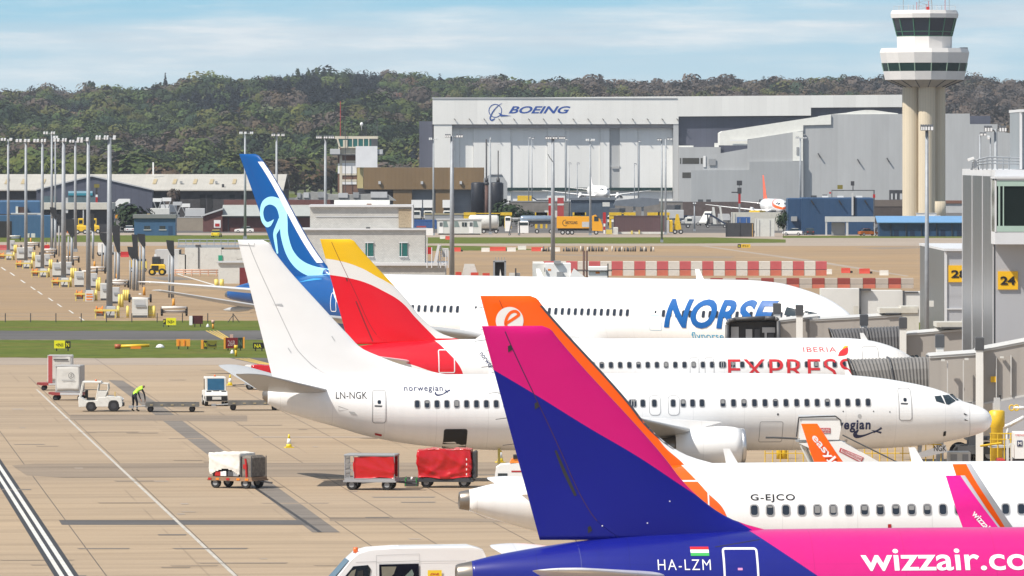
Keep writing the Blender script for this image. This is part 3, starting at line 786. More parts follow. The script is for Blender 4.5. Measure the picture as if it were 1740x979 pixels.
 def gear(s,nose_x,main_x,main_y,zb,rn=.38,rm=.55,main_n=2):
  g=MB();g.use(2);g.cyl((nose_x,0,rn),(nose_x+.15,0,zb+.5),.09,.12,10);g.cyl((nose_x,-.25,rn),(nose_x,.25,rn),.06,n=8);g.cyl((nose_x,0,1.0),(nose_x+1.1,0,zb+.2),.05,n=6)
  g=g.build('nose_gear',[BLACK,LGREY,LGREY],s.root)
  for k in(-.24,.24):
   wb=MB();wb.wheel((nose_x,k,rn),rn,.22);wb.build('wheel',[BLACK,LGREY],g)
  for sd_ in(-1,1):
   m_=MB();m_.cyl((main_x,sd_*main_y,rm),(main_x+.1,sd_*main_y,zb+1.0),.13,.16,12);m_.cyl((main_x,sd_*(main_y-.5),rm),(main_x,sd_*(main_y+.5),rm),.08,n=8)
   m_.cyl((main_x,sd_*main_y,1.3),(main_x,sd_*(main_y-1.4),zb+.5),.07,n=8)
   m_=m_.build('main_gear',LGREY,s.root)
   for k in(-.38,.38):
    wb=MB();wb.wheel((main_x,sd_*main_y+k,rm),rm,.36);wb.build('wheel',[BLACK,LGREY],m_)
 def blade(s,X,h=.5,lean=.25,name='antenna',ch=.35,side=1,m=None):
  z=(s.top(-X)if side>0 else s.bot(-X))-.02*side
  mb=MB();y=.025
  vs=[(X+a,k*y*q,z+b)for k in(-1,1)for a,b,q in((ch/2,0,1),(ch/2-lean-ch*.0,side*h,.4),(-lean-ch*.05,side*h,.4),(-ch/2,0,1))]
  mb.add(vs,[(0,1,2,3),(7,6,5,4)]+[(i,4+i,4+(i+1)%4,(i+1)%4)for i in range(4)]);return mb.build(name,m or WHITE,s.root)
A320_TOP=[(0,3.55),(-.12,3.80),(-.4,4.08),(-.9,4.38),(-1.6,4.70),(-2.4,5.18),(-3.2,5.50),(-4.3,5.77),(-5.6,5.90),(-7.2,5.92)]
A320_BOT=[(0,3.45),(-.12,3.2),(-.4,2.95),(-.9,2.68),(-1.8,2.32),(-3,2.05),(-4.5,1.86),(-6.5,1.80)]
def a320_tail(L):
 t=[(-(L-a),z)for a,z in((14,5.92),(9,5.90),(6,5.80),(4,5.64),(2.4,5.42),(1,5.17),(.3,5.0),(0,4.95))]
 b=[(-(L-a),z)for a,z in((13.5,1.80),(11,1.95),(9,2.25),(7,2.60),(5,2.98),(3.5,3.32),(2.4,3.62),(1.5,3.88),(.7,4.14),(.3,4.28),(0,4.31))]
 return A320_TOP+t,A320_BOT+b
AF_LE=[(1.75,0),(2.0,-.10),(2.14,-.28),(5.36,-3.88),(5.80,-4.45),(6.5,-5.12),(7.3,-5.62),(8.4,-5.95),(9.3,-6.15)]
AF_TE=[(0,0),(1.68,-6.17)]
def a320_fin(tipX,zt=11.80):return[(tipX+a,zt+b)for a,b in AF_LE],[(tipX+a,zt+b)for a,b in AF_TE]
def nose_from_fin(px,s,dist,th=TH):
 p=Vector(((px-CX)/s,FPX/s,0));return p+Vector((math.cos(th),math.sin(th),0))*dist
BLUEP,PINK=(.006,.010,.205),(.60,.010,.20)
wz=Craft('airliner','blue and pink airliner nearest the camera with a blue and magenta fin',TH,nose_from_fin(818.6,59.0,44.51-.75))
L=44.51;t_,b_=a320_tail(L);tip=-(L-.75)
edge=wz.SS([(1284,905),(1391,979)],-2.0);k=(edge[1][1]-edge[0][1])/(edge[1][0]-edge[0][0])
edge=[(edge[0][0]-2.0,edge[0][1]-2.0*k),(edge[0][0]+8,edge[0][1]+8*k)]
fedge=wz.SS([(838,628),(905,668),(1000,727),(1080,774),(1168,832),(1300,915)],0)
WZF=paint('livery_blue_pink',PINK,[([(edge[0][0],edge[0][1]),(edge[1][0],edge[1][1])],BLUEP)],coat=.25,rough=.3,var=.03)
WZT=paint('livery_magenta_fin',(.56,.006,.16),[(fedge,BLUEP)],coat=.04,rough=.4,var=.03,panels=False)
wz.fuselage(t_,b_,1.975,[WZF],L,.45)
fle,fte=a320_fin(tip);wz.fin(fle,fte,.62,.20,[WZT],.31,mat('dark_hinge',(.03,.005,.06),.5,var=0))
hl=wz.SS([(943,765),(977,842)],0)
wz.decal('hinge_cover',stroke2d([hl[0],((hl[0][0]+hl[1][0])/2-.02,(hl[0][1]+hl[1][1])/2),hl[1]],[.06,.10,.08]),BLACK,.01,.3,yf=wz.fy)
for px,py in((866,593),(911,690),(1001,900)):
 X,z=wz.S(px,py);wz.decal('hinge_cover',poly2d([(X-.05,z-.1),(X+.07,z-.02),(X+.02,z+.12),(X-.06,z+.08)]),BLACK,.012,.3,yf=wz.fy)
wz.tailplane(-(L-6.4),4.55,.55,6.2,3.9,1.5,31,6,[paint('tail_white',(.72,.72,.74))])
WPK=paint('winglet_pink',(.46,.48,.52),[(wz.SS([(1616,790),(1632,815),(1691,897),(1722,940)],17.4),(.74,.012,.26))],panels=False)
wz.wings(-17.7,2.72,16.4,6.4,6.4,3.9,1.55,26.5,5.2,[AGREY],(2.45,.42,1.75,.62),([WPK],[WPK]),.15)
wz.engine(-15.2,5.75,2.05,1.15,3.5,[AWHITE],flat=.04)
wz.gear(-5.1,-22.2,3.8,1.8)
wht=mat('white_lettering',(.82,.82,.83),.4,var=0)
def put_text(cr,txt,px0,py0,px1,py1,off,m,name='lettering',bold=0.0,shear=0.0,dz=.16,eps=.012,space=1.0,yf=None,dx=None):
 a,b=cr.S(px0,py1,off),cr.S(px1,py0,off)
 return cr.decal(name,fit(text2d(txt,bold,shear,space),a[0],b[0],a[1],b[1]),m,eps,dz,dx,yf)
put_text(wz,'wizzair.com',1466,933,1802,971,-1.9,wht,bold=.014)
put_text(wz,'HA-LZM',1121,952,1210,970,-1.7,wht,bold=-.008,space=1.2)
for k,(c_,y0,y1)in enumerate((((.62,.02,.03),931,935.6),((.8,.8,.8),935.6,941),((.05,.42,.10),941,946))):
 a,b=wz.S(1177,y1,-1.6),wz.S(1208,y0,-1.6);wz.decal('flag_stripe',poly2d([(a[0],a[1]),(b[0],a[1]),(b[0],b[1]),(a[0],b[1])]),mat(f'flag_{k}',c_,.4,var=0),.012,.2)
d=wz.door(1230,932,1290,1045,-1.6,m=SEALW,wd=.06,r=.10,panel=WZF,handle=False)
a,b=wz.S(1256,970,-1.8),wz.S(1264,966,-1.8);wz.decal('door_placard',poly2d([(a[0],a[1]),(b[0],a[1]),(b[0],b[1]),(a[0],b[1])]),mat('pink_placard',(.6,.25,.5),.5,var=0),.014,.2,parent=d)
sm=wz.SS([(985,919),(988,950),(989,990)],-1.0);wz.decal('seam',stroke2d(sm,.02),mat('blue_seam',(.05,.06,.25),.4,var=0),.006,.1)
sm=wz.SS([(978,917),(1000,909)],-.3);wz.decal('rudder_seal',stroke2d(sm,.06),SEALW,.05,.5)
sm=wz.SS([(1219,931),(1296,919)],-1.5);wz.decal('seam',stroke2d(sm,.02),BLACK,.006,.1)
for px,py in((1022,893),(1098,888),(1136,851)):
 X,z=wz.S(px,py);wz.decal('rivet_light',poly2d(rrect(X-.02,X+.02,z-.02,z+.02,.018)),wht,.014,.5,yf=lambda x,z:max(wz.fy(x,z),wz.sy(x,z)))
ORG=(.93,.115,.002)
ej=Craft('airliner','white airliner with a bright orange fin behind the blue and pink one',TH,nose_from_fin(816,48.5,37.57-.75))
L=37.57;t_,b_=a320_tail(L);tip=-(L-.75)
e1=ej.SS([(1163,790),(1198,832),(1236,884)],-1.6);e2=ej.SS([(960,770),(1060,835),(1130,900)],-1.6)
EJF=paint('livery_white_orange',(.87,.87,.87),[([(e1[0][0]-.3,e1[0][1]+.4),(e1[0][0],e1[0][1]),e1[1],e1[2],(e1[2][0]+.05,e1[2][1]-1.5)],ORG),([(e2[0][0]-.3,e2[0][1]+1),e2[0],e2[1],e2[2],(e2[2][0]+.1,e2[2][1]-1.5)],(.80,.80,.80))])
fw=ej.SS([(1085,712),(1128,754),(1166,793),(1200,815)],0)
EJT=paint('livery_orange_fin',ORG,coat=.4,rough=.3,var=.02,panels=False)
ej.fuselage(t_,b_,1.975,[EJF],L,.35)
fle,fte=a320_fin(tip);ej.fin(fle,fte,.62,.20,[paint('livery_orange_fin_white',(.80,.80,.80),[([(tip-1,13),(fw[0][0]-.05,13.0),(fw[0][0]+.05,fw[0][1]+.6),(fw[1][0]-.08,fw[1][1]),(fw[2][0]-.05,fw[2][1]),(fw[3][0],fw[3][1]-1)],ORG)],panels=False)],.31,mat('dark_orange',(.4,.04,.002),.5,var=0))
wh=mat('fin_emblem_white',(.80,.78,.76),.4,var=0)
cX,cz=ej.S(865.5,545);rad=.485
circ=[(cX+rad*math.cos(R(a)),cz+rad*1.0*math.sin(R(a)))for a in range(0,360,10)]
ej.decal('emblem',poly2d(circ),wh,.012,.3,.3,yf=ej.fy)
er=.62*rad
arc=[(cX+.10+er*math.cos(R(a))*1.05,cz-.02+er*math.sin(R(a)))for a in range(-330,-20,12)]
ev=stroke2d(smooth2d([(cX-.17,cz-.13),(cX+.27,cz+.16),(cX+.31,cz+.25),(cX+.20,cz+.33),(cX+.03,cz+.28),(cX-.10,cz+.10),(cX-.14,cz-.12),(cX-.04,cz-.30),(cX+.16,cz-.33),(cX+.32,cz-.22)],4),.105)
ej.decal('emblem_letter',ev,mat('emblem_orange',ORG,.4,var=0),.018,.3,.3,yf=ej.fy)
put_text(ej,'G-EJCO',1274,839,1349,853,-1.5,mat('black_lettering',(.015,.015,.017),.4,var=0),bold=.014,space=1.15)
wp=[(1282.5+26.65*k,867.5-.0062*26.65*k)for k in range(19)]
ej.windows(wp,.245,.345,-1.93,blinds=(1,4,5,7,8,9,10,11,13,18))
X,z=ej.S(1511,894,-1.9);ej.decal('placard',poly2d([(X-.06,z-.07),(X+.06,z-.07),(X+.06,z+.07),(X-.06,z+.07)]),RED,.012,.2)
ej.door(1150,817,1205,905,-1.6,m=SEALW,wd=.05,r=.10,handle=False,panel=EJF)
ej.tailplane(-(L-6.4),4.55,.55,6.2,3.9,1.5,31,6,[AWHITE])
WOL=paint('winglet_orange_far',(.50,.51,.54),[(ej.SS([(1372,690),(1392,723),(1443,805),(1470,850)],17.4),ORG)],panels=False)
WOR=paint('winglet_orange_near',(.46,.48,.52),[(ej.SS([(1633,760),(1652,800),(1702,878),(1745,945)],-17.4),ORG)],panels=False)
def put_winglet_text(cr,txt,pa,pb,pc,off,m=None,sc=1.0):
 A_,B_=Vector(cr.S(*pa,off)),Vector(cr.S(*pb,off));d=(B_-A_);Ld=d.length;d.normalize();nn=Vector((-d.y,d.x))
 vs,fs=fit(text2d(txt,.02),0,Ld,-.16*sc,.20*sc)
 cr.decal('lettering',([tuple(A_+d*x+nn*(y-.02))for x,y in vs],fs),m or wht,0.0,.2,yf=lambda X,z:-(cr.wly(z)-.10))
ej.wings(-13.3,2.72,16.4,6.2,6.4,3.8,1.5,26.5,5.2,[AGREY],(2.45,.42,1.75,.62),([WOR],[WOL]),.12)
put_winglet_text(wz,'wizzair',(1648,868),(1677,901),None,17.35,sc=.55)
put_winglet_text(ej,'easyJet',(1377,740),(1425,800),(1437,793),17.35)
ej.engine(-10.9,5.75,2.05,1.15,3.5,[AWHITE],flat=.04)
ej.gear(-5.1,-17.7,3.8,1.8)
def cargo_door(cr,x0,y0,x1,y1,off):
 (X0,z1),(X1,z0)=cr.S(x0,y0,off),cr.S(x1,y1,off);cr.decal('cargo_door',ring2d(rrect(X0,X1,z0,z1,.1),.03),SEAM,.008,.15)
for cr in(ej,wz):
 for k_ in range(5):z=11.4-.75*k_;mb=MB();mb.cyl((cr.fte(z)+.02,0,z),(cr.fte(z)-.32,0,z-.04),.012,n=4);mb.build('static_wick',DARK,cr.root)
for px,w_ in((1547,.28),(1232,.28)):
 X=ej.S(px+12,785)[0];ej.blade(X,.52,.30,ch=.42)
zz=list(np.linspace(11.45,6.4,24));n_=len(zz)
ej.decal('leading_edge',([(ej.fle(z)-.005,z)for z in zz]+[(ej.fle(z)-.11,z)for z in zz],[(i,i+1,n_+i+1,n_+i)for i in range(n_-1)]),mat('edge_strip',(.10,.10,.11),.35,metal=.4),.012,.3,.06,yf=ej.fy)
nw=Craft('airliner','all white airliner parked broadside with dark blue winglet-tick logo under its front windows',TH,Vector((0,0,0)))
s33=33.2;p=Vector(((404-CX)/s33,FPX/s33));cT,sT=math.cos(TH),math.sin(TH);a_=(1685.5-CX)/FPX
d_=(a_*p.y-p.x)/(cT-a_*sT);nw.O=Vector((p.x+cT*d_,p.y+sT*d_,0));nw.root.location=nw.O
top=nw.SS([(1683.5,706),(1679,700),(1672,694.5),(1655,687.5),(1637,682),(1618,671.5),(1597,663),(1570,655.5),(1540,649.5),(1500,643),(1450,638),(1400,635.5),(1200,634),(1000,635),(760,636),(600,638),(520,643),(470,652),(452,660),(446,666)])
bot=nw.SS([(1683.5,722),(1678,730),(1660,738),(1630,746),(1590,754),(1540,759.5),(1480,763),(1400,765),(860,765.5),(800,763.5),(723,758),(666,750),(615,739),(580,728),(540,717),(503,706),(470,695),(455,686),(446,678)])
nz_=nw.S(1685.5,714)[1];LN=-top[-1][0]
nw.fuselage([(0,nz_+.02)]+top,[(0,nz_-.02)]+bot,1.88,[AWHITE],LN,.25)
nle=nw.SS([(447,408),(458,414),(466,427),(551.7,526),(591.7,568.8),(614.6,591.7),(646,606),(683,620),(743,634),(790,640)]);nte=nw.SS([(404,408),(464.5,648)])
zt=nw.S(404,408)[1];nle[0]=(nle[0][0],zt)
nw.fin(nle,nte,.60,.18,[paint('white_fin',(.86,.86,.86),panels=False)],.32)
nw.decal('fin_seam',stroke2d(nw.SS([(404.5,416),(432,418),(432,413)]),.03),SEAM,.012,.3,yf=nw.fy)
nw.decal('fin_fairing',poly2d(nw.SS([(462,516.5),(479,516),(479.5,519.5)])),LGREY,.03,.3,yf=nw.fy)
for px,py in((489,591),(563,571)):nw.decal('fin_fairing',stroke2d(nw.SS([(px,py),(px+5,py+8)]),.05),LGREY,.02,.3,yf=nw.fy)
tr_,tt_=nw.S(556,664,-1.0),nw.S(441,636,-7.1)
nw.tailplane(tr_[0],tr_[1]+.02,1.0,7.15,3.5,1.25,math.degrees(math.atan((tr_[0]-tt_[0])/6.1)),math.degrees(math.atan((tt_[1]-tr_[1])/6.1)),[AGREY])
DNAVY=mat('navy_lettering',(.012,.025,.10),.4,var=0)
put_text(nw,'LN-NGK',571.5,666,624,678,-1.5,mat('black_lettering',(.02,.02,.02),.4),bold=.0,space=1.05)
put_text(nw,'norwegian',687.5,655.5,753,667.5,-1.6,DNAVY,bold=.01,space=1.15)
def tick(cr,pts,wds,off,m):cr.decal('emblem',stroke2d(smooth2d(cr.SS(pts,off),5),list(np.interp(np.linspace(0,1,(len(pts)-1)*5+1),np.linspace(0,1,len(wds)),wds))),m,.012,.12)
tick(nw,[(741,666),(740,669),(744,671.5),(753,669.5),(763,664)],[.03,.08,.08,.04,.04],-1.6,DNAVY)
nw.decal('emblem',stroke2d(nw.SS([(755,667.5),(765,663)],-1.6),[.02,.08]),DNAVY,.014,.2);nw.decal('emblem',stroke2d(nw.SS([(757,662.5),(762,668.5)],-1.6),[.07,.02]),DNAVY,.015,.2)
put_text(nw,'norwegian',1385,713.5,1479,735.5,-1.6,DNAVY,bold=.03,space=1.15,dz=.12)
tick(nw,[(1457,730),(1452,737),(1455,741.5),(1466,740.5),(1485,733),(1496,728)],[.05,.22,.20,.10,.06,.08],-1.3,DNAVY)
nw.decal('emblem',stroke2d(nw.SS([(1480,731),(1497,735.5)],-1.4),[.02,.10]),DNAVY,.014,.12);nw.decal('emblem',stroke2d(nw.SS([(1484,736),(1497,727)],-1.4),[.02,.12]),DNAVY,.015,.12)
wp=[(709.5+16.73*k,686.8-.0035*16.73*k)for k in range(23)]+[(1073,685.6),(1092.5,685.5),(1112,685.4),(1144,685.3),(1161,685.2),(1177,685.1),(1193,685.1),(1228.5,685)]+[(1246.5+17.85*k,684.8)for k in range(-1,6)]+[(1354+17.4*k,684.4)for k in range(8)]
nw.windows([q for q in wp if True],.24,.37,-1.85,blinds=(1,4,9,14,22,27,30,33,36,41))
nw.door(633,663,657,720,-1.7,win=True,wd=.045)
nw.door(1527,659.5,1550.5,715,-1.6,win=True,wd=.045)
for x0 in(1103,1135):nw.door(x0,672,x0+20,706,-1.85,handle=False,wd=.03,r=.2)
q=nw.door(754,729,794,764,-1.45,panel=BLACK,m=DARK,handle=False,r=.12)  # black panel stands for the shaded inside of the open hold
PV=lambda X,z:nw.sy(X,z)
for pts in([(1589,673.5),(1601,672.5),(1606.5,686.5),(1591,682)],[(1604,672),(1616,671.8),(1627,681.5),(1613,688),(1608.5,687)],[(1618,671.7),(1625,670.5),(1636,681.3),(1629,681.5)]):
 nw.decal('cockpit_window',poly2d(nw.SS(pts,-1.2)),GLASS,.012,.07,.07)
nw.decal('radome_seam',stroke2d(nw.SS([(1650,687),(1648,712),(1650,741)],-.9),.02),SEAM,.006,.08,.08)
for px,py in((1639,703),(1640,713)):nw.decal('pitot_probe',poly2d(nw.SS([(px,py-1),(px+7,py+2.5),(px,py+2)],-1.1)),DARK,.03,.1)
for px,py,r_ in((1460,707,.09),(1440,750,.07),(1321,704,.05),(1512,700,.03),(1484,699,.03),(1432,699,.03)):
 X,z=nw.S(px,py,-1.7);nw.decal('vent',poly2d(rrect(X-r_,X+r_,z-r_*1.2,z+r_*1.2,r_*.9)),LGREY if r_>.06 else CHAR,.01,.1)
nw.decal('vent',ring2d(nw.SS([(575,690),(592,696),(576,699)],-1.3),.03),SEAM,.01,.1)
nw.decal('vent',poly2d(nw.SS([(592,699),(602,700),(607,706),(596,704)],-1.2)),LGREY,.01,.1)
nw.decal('beacon',poly2d(nw.SS([(636,735.5),(648,738),(648,741.5),(637,739.5)],-.6)),RED,.02,.1)
nw.decal('access_flap',poly2d(nw.SS([(1604,734),(1608.5,733),(1608.5,741),(1604,742)],-1.2)),BLACK,.02,.1)
wt=nw.S(813,597,17.3)
NWX=wt[0]+.62+2.3+(16.3-1.69)*math.tan(R(27))
nw.wings(NWX,2.35,16.3,6.6,5.8,4.2,1.6,27,6,[AGREY],(2.5,.75,2.3,.62),([paint('winglet_white',(.8,.8,.8),panels=False)],[paint('winglet_white2',(.8,.8,.8),panels=False)]),.5)
put_winglet_text(nw,'norwegian',(816,600),(842,634),None,17.0,DNAVY)
ew=nw.S(1265,758,-4.83);nw.engine(ew[0],4.83,ew[1],.98,3.6,[AWHITE],flat=.08)
ex,ez=ew
mk=MB();mk.smooth=False
nw.gear(-3.9,-19.4,2.86,1.4,.34,.56)
gd=nw.SS([(1556,771),(1606,755),(1610,768),(1560,779)],-.45)
mb=MB();mb.prism(gd,-.47,-.44);gdo=mb.build('gear_door',AWHITE,nw.root)
a,b=nw.S(1587,767,-.48),nw.S(1608,757,-.48);plate('lettering',fit(text2d('NGK',.01),a[0],b[0],a[1],b[1]),mat('black_lettering',(.02,.02,.02)),gdo,-.47,.012)
cargo_door(nw,1290,716,1330,752,-1.6);cargo_door(nw,900,722,935,756,-1.6)
for k_ in range(4):z=nw.S(404,440+45*k_)[1];mb=MB();mb.cyl((nw.fte(z),0,z),(nw.fte(z)-.3,0,z-.03),.012,n=4);mb.build('static_wick',DARK,nw.root)
nw.blade(-26,.35,.2);nw.blade(-7.5,.3,.2)
ib=Craft('airliner','white airliner with a red and yellow fin behind the all white one',TH,nose_from_fin(544,28.9,36.9))
L=37.65;t_,b_=a320_tail(L);tip=-36.9
IRED,IYEL=(.72,.008,.022),(.83,.50,.012)
cy=ib.SS([(540,438),(575,443),(610,454),(640,470),(662,482),(690,500)]);cr_=ib.SS([(540,466),(562,467.5),(590,472),(620,480),(650,494),(680,512),(706,540),(740,575)])
IBT=paint('livery_red_yellow_fin',IYEL,[(cy,(.78,.77,.75)),(cr_,IRED)],panels=False,coat=.3)
fle,fte=a320_fin(tip);ib.fin(fle,fte,.62,.20,[IBT],.31,mat('dark_red',(.2,.01,.015),.5,var=0))
e1=ib.SS([(700,560),(735,575),(760,597),(786,634)],-1.6)
e2=ib.SS([(560,560),(640,604),(700,620),(745,634),(790,640)],-1.5)
IBF=paint('livery_white_red_tail',(.87,.87,.87),[([(e1[0][0]-2,e1[0][1]+.6),e1[0],e1[1],e1[2],e1[3],(e1[3][0]+.1,e1[3][1]-2)],IRED),([(e2[0][0]-4,e2[0][1]+1.5)]+e2,(.87,.87,.87))])
ib.fuselage(t_,b_,1.975,[IBF],L,.4)
ib.decal('hinge_cover',stroke2d(ib.SS([(604.5,512),(622,555),(633,580)]),.07),mat('dark_red',(.2,.01,.015),.5,var=0),.012,.4,yf=ib.fy)
ib.decal('hinge_cover',stroke2d(ib.SS([(588,472),(590,478)]),.09),mat('dark_red',(.2,.01,.015)),.012,.4,yf=ib.fy)
ib.door(745,594,773,634,-1.6,m=SEALW,wd=.06,r=.12,panel=IBF,handle=False)
IR=mat('red_lettering',(.62,.03,.04),.4,var=0)
put_text(ib,'IBERIA',1365,590,1421,598,-1.5,IR,bold=.0,space=1.15)
put_text(ib,'EXPRESS',1236,609.5,1447,645,-1.7,IR,bold=-.004,space=1.05,dz=.12,eps=.02)
ib.decal('emblem',poly2d(smooth2d(ib.SS([(1423,605),(1428,596),(1441,590),(1440,600),(1434,604),(1423,605)],-1.5),4)[:-1]),IR,.012,.15)
ib.decal('emblem',poly2d(smooth2d(ib.SS([(1431,594),(1436,588.5),(1443,588),(1440,590),(1431,594)],-1.5),4)[:-1]),mat('emblem_yellow',(.8,.45,.03),.4,var=0),.015,.15)
wp=[(1007+15.62*k-15.62*1,620.6-.04*k)for k in range(17)]+[(1230+15.7*k,619.8-.07*k)for k in range(15)]
ib.windows(wp,.245,.345,-1.93,blinds=(2,6,9,12,18,22,27,28))
for x0 in(1172,1197.5):ib.door(x0,607,x0+16,640,-1.9,handle=False,wd=.03,r=.18)
ib.door(1465,589,1494,640,-1.6,wd=.04,handle=False)
CW=lambda pts:ib.decal('cockpit_window',poly2d(ib.SS(pts,-1.1)),GLASS,.012,.08,.08)
CW([(1536,609.5),(1546,607),(1546.5,614),(1538,616)]);CW([(1548,606.5),(1557,604.5),(1560,610),(1549,613.5)]);CW([(1559,604.5),(1564,604),(1567,608),(1562,609.5)])
ib.tailplane(-(L-6.4),4.55,.55,6.2,3.9,1.5,31,6,[AWHITE])
ib.wings(-12.4,2.75,16.4,6.2,6.4,3.8,1.5,26.5,5.2,[AGREY],None,None,.3)
ib.engine(-10.9,5.75,2.05,1.15,3.5,[AWHITE],flat=.04);ib.gear(-5.1,-17.7,3.8,1.8)
for px in(1463,985):ib.blade(ib.S(px+6,575)[0],.42,.26,ch=.4)
T7=R(-42)
ns=Craft('airliner','large white airliner with a blue fin and pale blue swirl, parked at an angle',T7,nose_from_fin(406.4,22.0,61.2,T7))
L=62.6
top=[(0,4.25),(-.2,4.75),(-.8,5.45),(-1.8,6.05),(-3.2,6.65),(-5,7.15),(-7.5,7.6),(-10.5,7.75),(-42,7.75),(-50,7.72),(-56,7.45),(-60,6.95),(-62,6.45),(-62.6,6.15)]
bot=[(0,4.1),(-.2,3.7),(-.8,3.1),(-1.8,2.6),(-3.2,2.2),(-5,1.95),(-8,1.80),(-38,1.80),(-42,2.0),(-47,2.75),(-52,3.75),(-57,4.75),(-60,5.3),(-62,5.6),(-62.6,5.75)]
NBL=(.0005,.072,.27);SKYB=mat('pale_blue_swirl',(.34,.72,.93),.4,var=0);NLET=mat('blue_lettering',(.0005,.095,.34),.4,var=0)
bz=[(-62.6,9),(-53,9),(-50.2,7.6),(-49,6.0),(-47.6,4.4),(-46.5,1)]
NSF=paint('livery_white_blue_tail',(.87,.87,.87),[(bz,NBL)])
ns.fuselage(top,bot,2.89,[NSF],L,.4)
tipz=16.85;tX=-61.2
nsle=[(tX+1.75,tipz),(tX+2.15,tipz-.15),(tX+2.5,tipz-.45),(tX+9.05,tipz-8.3),(tX+10.3,tipz-9.3),(tX+12.5,tipz-10.0)];nste=[(tX,tipz),(tX+4.9,tipz-9.9)]
lew=[(a-.55,b)for a,b in nsle]
ns.fin(nsle,nste,.95,.30,[paint('livery_blue_fin',NBL,panels=False,coat=.1,rough=.4)],.30,mat('dark_blue',(.002,.04,.22),.5,var=0))
vs=[];zz=list(np.linspace(tipz-.6,tipz-8.3,14))
pts=[(ns.fle(z),z)for z in zz];pin=[(ns.fle(z)-.42,z)for z in zz]
ns.decal('leading_edge',(pts+pin,[(i,i+1,14+i+1,14+i)for i in range(13)]),SEALW,.07,.3,.1,yf=ns.fy)
def swirl(pts,wds,name='emblem'):
 q=ns.SS(pts);n=(len(pts)-1)*6+1
 ns.decal(name,stroke2d(smooth2d(q,6),list(np.interp(np.linspace(0,1,n),np.linspace(0,1,len(wds)),wds))),SKYB,.03,.4,.5,yf=ns.fy)
swirl([(469.5,373),(462,380),(454.5,381.5),(448,374),(446,360),(451,347),(463,341),(476,345),(484,358),(487,377),(489,402),(498,430),(515,450),(540,462),(575,470)],[.02,.35,.42,.40,.42,.50,.60,.74,.84,.86,.86,.86,.88,.88,.88])
swirl([(481,372),(477,385),(470.5,397),(471,410),(473.5,431)],[.3,.55,.42,.38,.2])
ns.decal('emblem',poly2d(smooth2d(ns.SS([(525,480),(548,473),(566,474),(548,476.5),(525,480)]),4)[:-1]),mat('mid_blue',(.04,.28,.62),.4,var=0),.03,.4,.4,yf=lambda x,z:max(ns.fy(x,z),ns.sy(x,z)))
put_text(ns,'NORSE',1131,510.5,1313,557,-2.7,NLET,bold=.032,space=1.04,shear=.2,dz=.15,eps=.04,dx=.5)
put_text(ns,'flynorse.com',1180,566,1268,580,-2.4,mat('cyan_lettering',(.02,.35,.60),.4,var=0),dz=.15)
wp=[(700+10.98*k,522.0+.0275*10.98*k)for k in range(8)]+[(933+11.05*k,527.9+.0275*11.05*k)for k in range(13)]+[(1127+11.3*k,533.2+.0275*11.3*k)for k in range(19)if k not in(5,)]
ns.windows(wp,.29,.50,-2.88)
ns.door(801,506,820,551,-2.7,wd=.05,m=mat('pale_blue_line',(.45,.6,.7),.4),handle=False,win=True)
ns.door(1105,512,1127,562,-2.7,wd=.05,m=mat('pale_blue_line',(.45,.6,.7)),win=True)
ns.door(1336,517,1362,568,-2.7,wd=.05,m=mat('pale_blue_line',(.45,.6,.7)),win=True)
ns.door(561,497,572,530,-2.2,wd=.06,m=SEALW,panel=NSF,handle=False)
for k,(a,b,c_,d_)in enumerate(((-2.2,-3.4,5.75,5.15),(-3.5,-4.6,5.95,5.3),(-1.2,-2.1,5.35,4.95))):
 ns.decal('cockpit_window',poly2d([(b,c_-.02),(a,c_-.25),(a-.05,d_-.05),(b,d_+.02)]),GLASS,.015,.12,.12)
ns.tailplane(-54.0,6.15,.9,9.9,5.0,1.8,37,6,[paint('tailplane_white',(.7,.71,.72))])
ns.wings(-21.5,2.75,29.8,11.8,9.5,6.6,1.1,34,5.5,[AGREY],None,None,2.0)
ns.engine(-21.5,9.7,2.35,1.75,5.4,[AWHITE]);ns.gear(-6.4,-29.0,4.9,1.8,.5,.68)
ns.blade(ns.S(1190,480)[0],.75,.45,ch=.7);ns.blade(-30,.6,.4,ch=.6)
class F:
 def __init__(s,px0,D=None,base=None):
  s.D=D if D else DG(base);s.s=FPX/s.D;s.px0=px0;s.loc=Vector(((px0-CX)/s.s,s.D,0))
 def x(s,px):return(px-s.px0)/s.s
 def z(s,py):return H+(HOR-py)/s.s
 def poly(s,pts):return[(s.x(a),s.z(b))for a,b in pts]
 def box(s,mb,x0,y0,x1,y1,d0,d1,b=0):mb.box(s.x(min(x0,x1)),s.x(max(x0,x1)),d0,d1,max(s.z(max(y0,y1)),-.3),s.z(min(y0,y1)),b);return mb
 def part(s,name,m,parent,rects,d0,d1,b=0):
  first=None
  for r_ in rects:
   mb=MB();s.box(mb,*r_,d0,d1,b);o=mb.build(name,m,parent);first=first or o
  return first
 def prism(s,name,m,parent,pts,d0,d1):
  mb=MB();mb.prism(s.poly(pts),d0,d1);return mb.build(name,m,parent)
 def text(s,txt,m,parent,x0,y0,x1,y1,d=0,bold=0.0,shear=0.0,name='lettering'):
  return plate(name,fit(text2d(txt,bold,shear),s.x(x0),s.x(x1),s.z(y1),s.z(y0)),m,parent,d,.02)
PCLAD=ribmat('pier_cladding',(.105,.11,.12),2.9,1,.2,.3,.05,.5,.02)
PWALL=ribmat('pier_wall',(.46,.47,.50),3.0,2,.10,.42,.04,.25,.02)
PTRIM=mat('pier_trim',(.62,.63,.65),.4,var=.03)
f=F(1640,D=383)
pr_=thing('pier_building','tall grey clad pier building with the number 24 at the right edge','building',f.loc)
f.part('wall',PWALL,pr_,[(1692,300,2080,765)],0,26.5)
xl=f.x(1692);mb=MB();mb.box(xl-.12,xl-.003,.3,26.4,0,f.z(300));mb.build('side_wall',PCLAD,pr_)
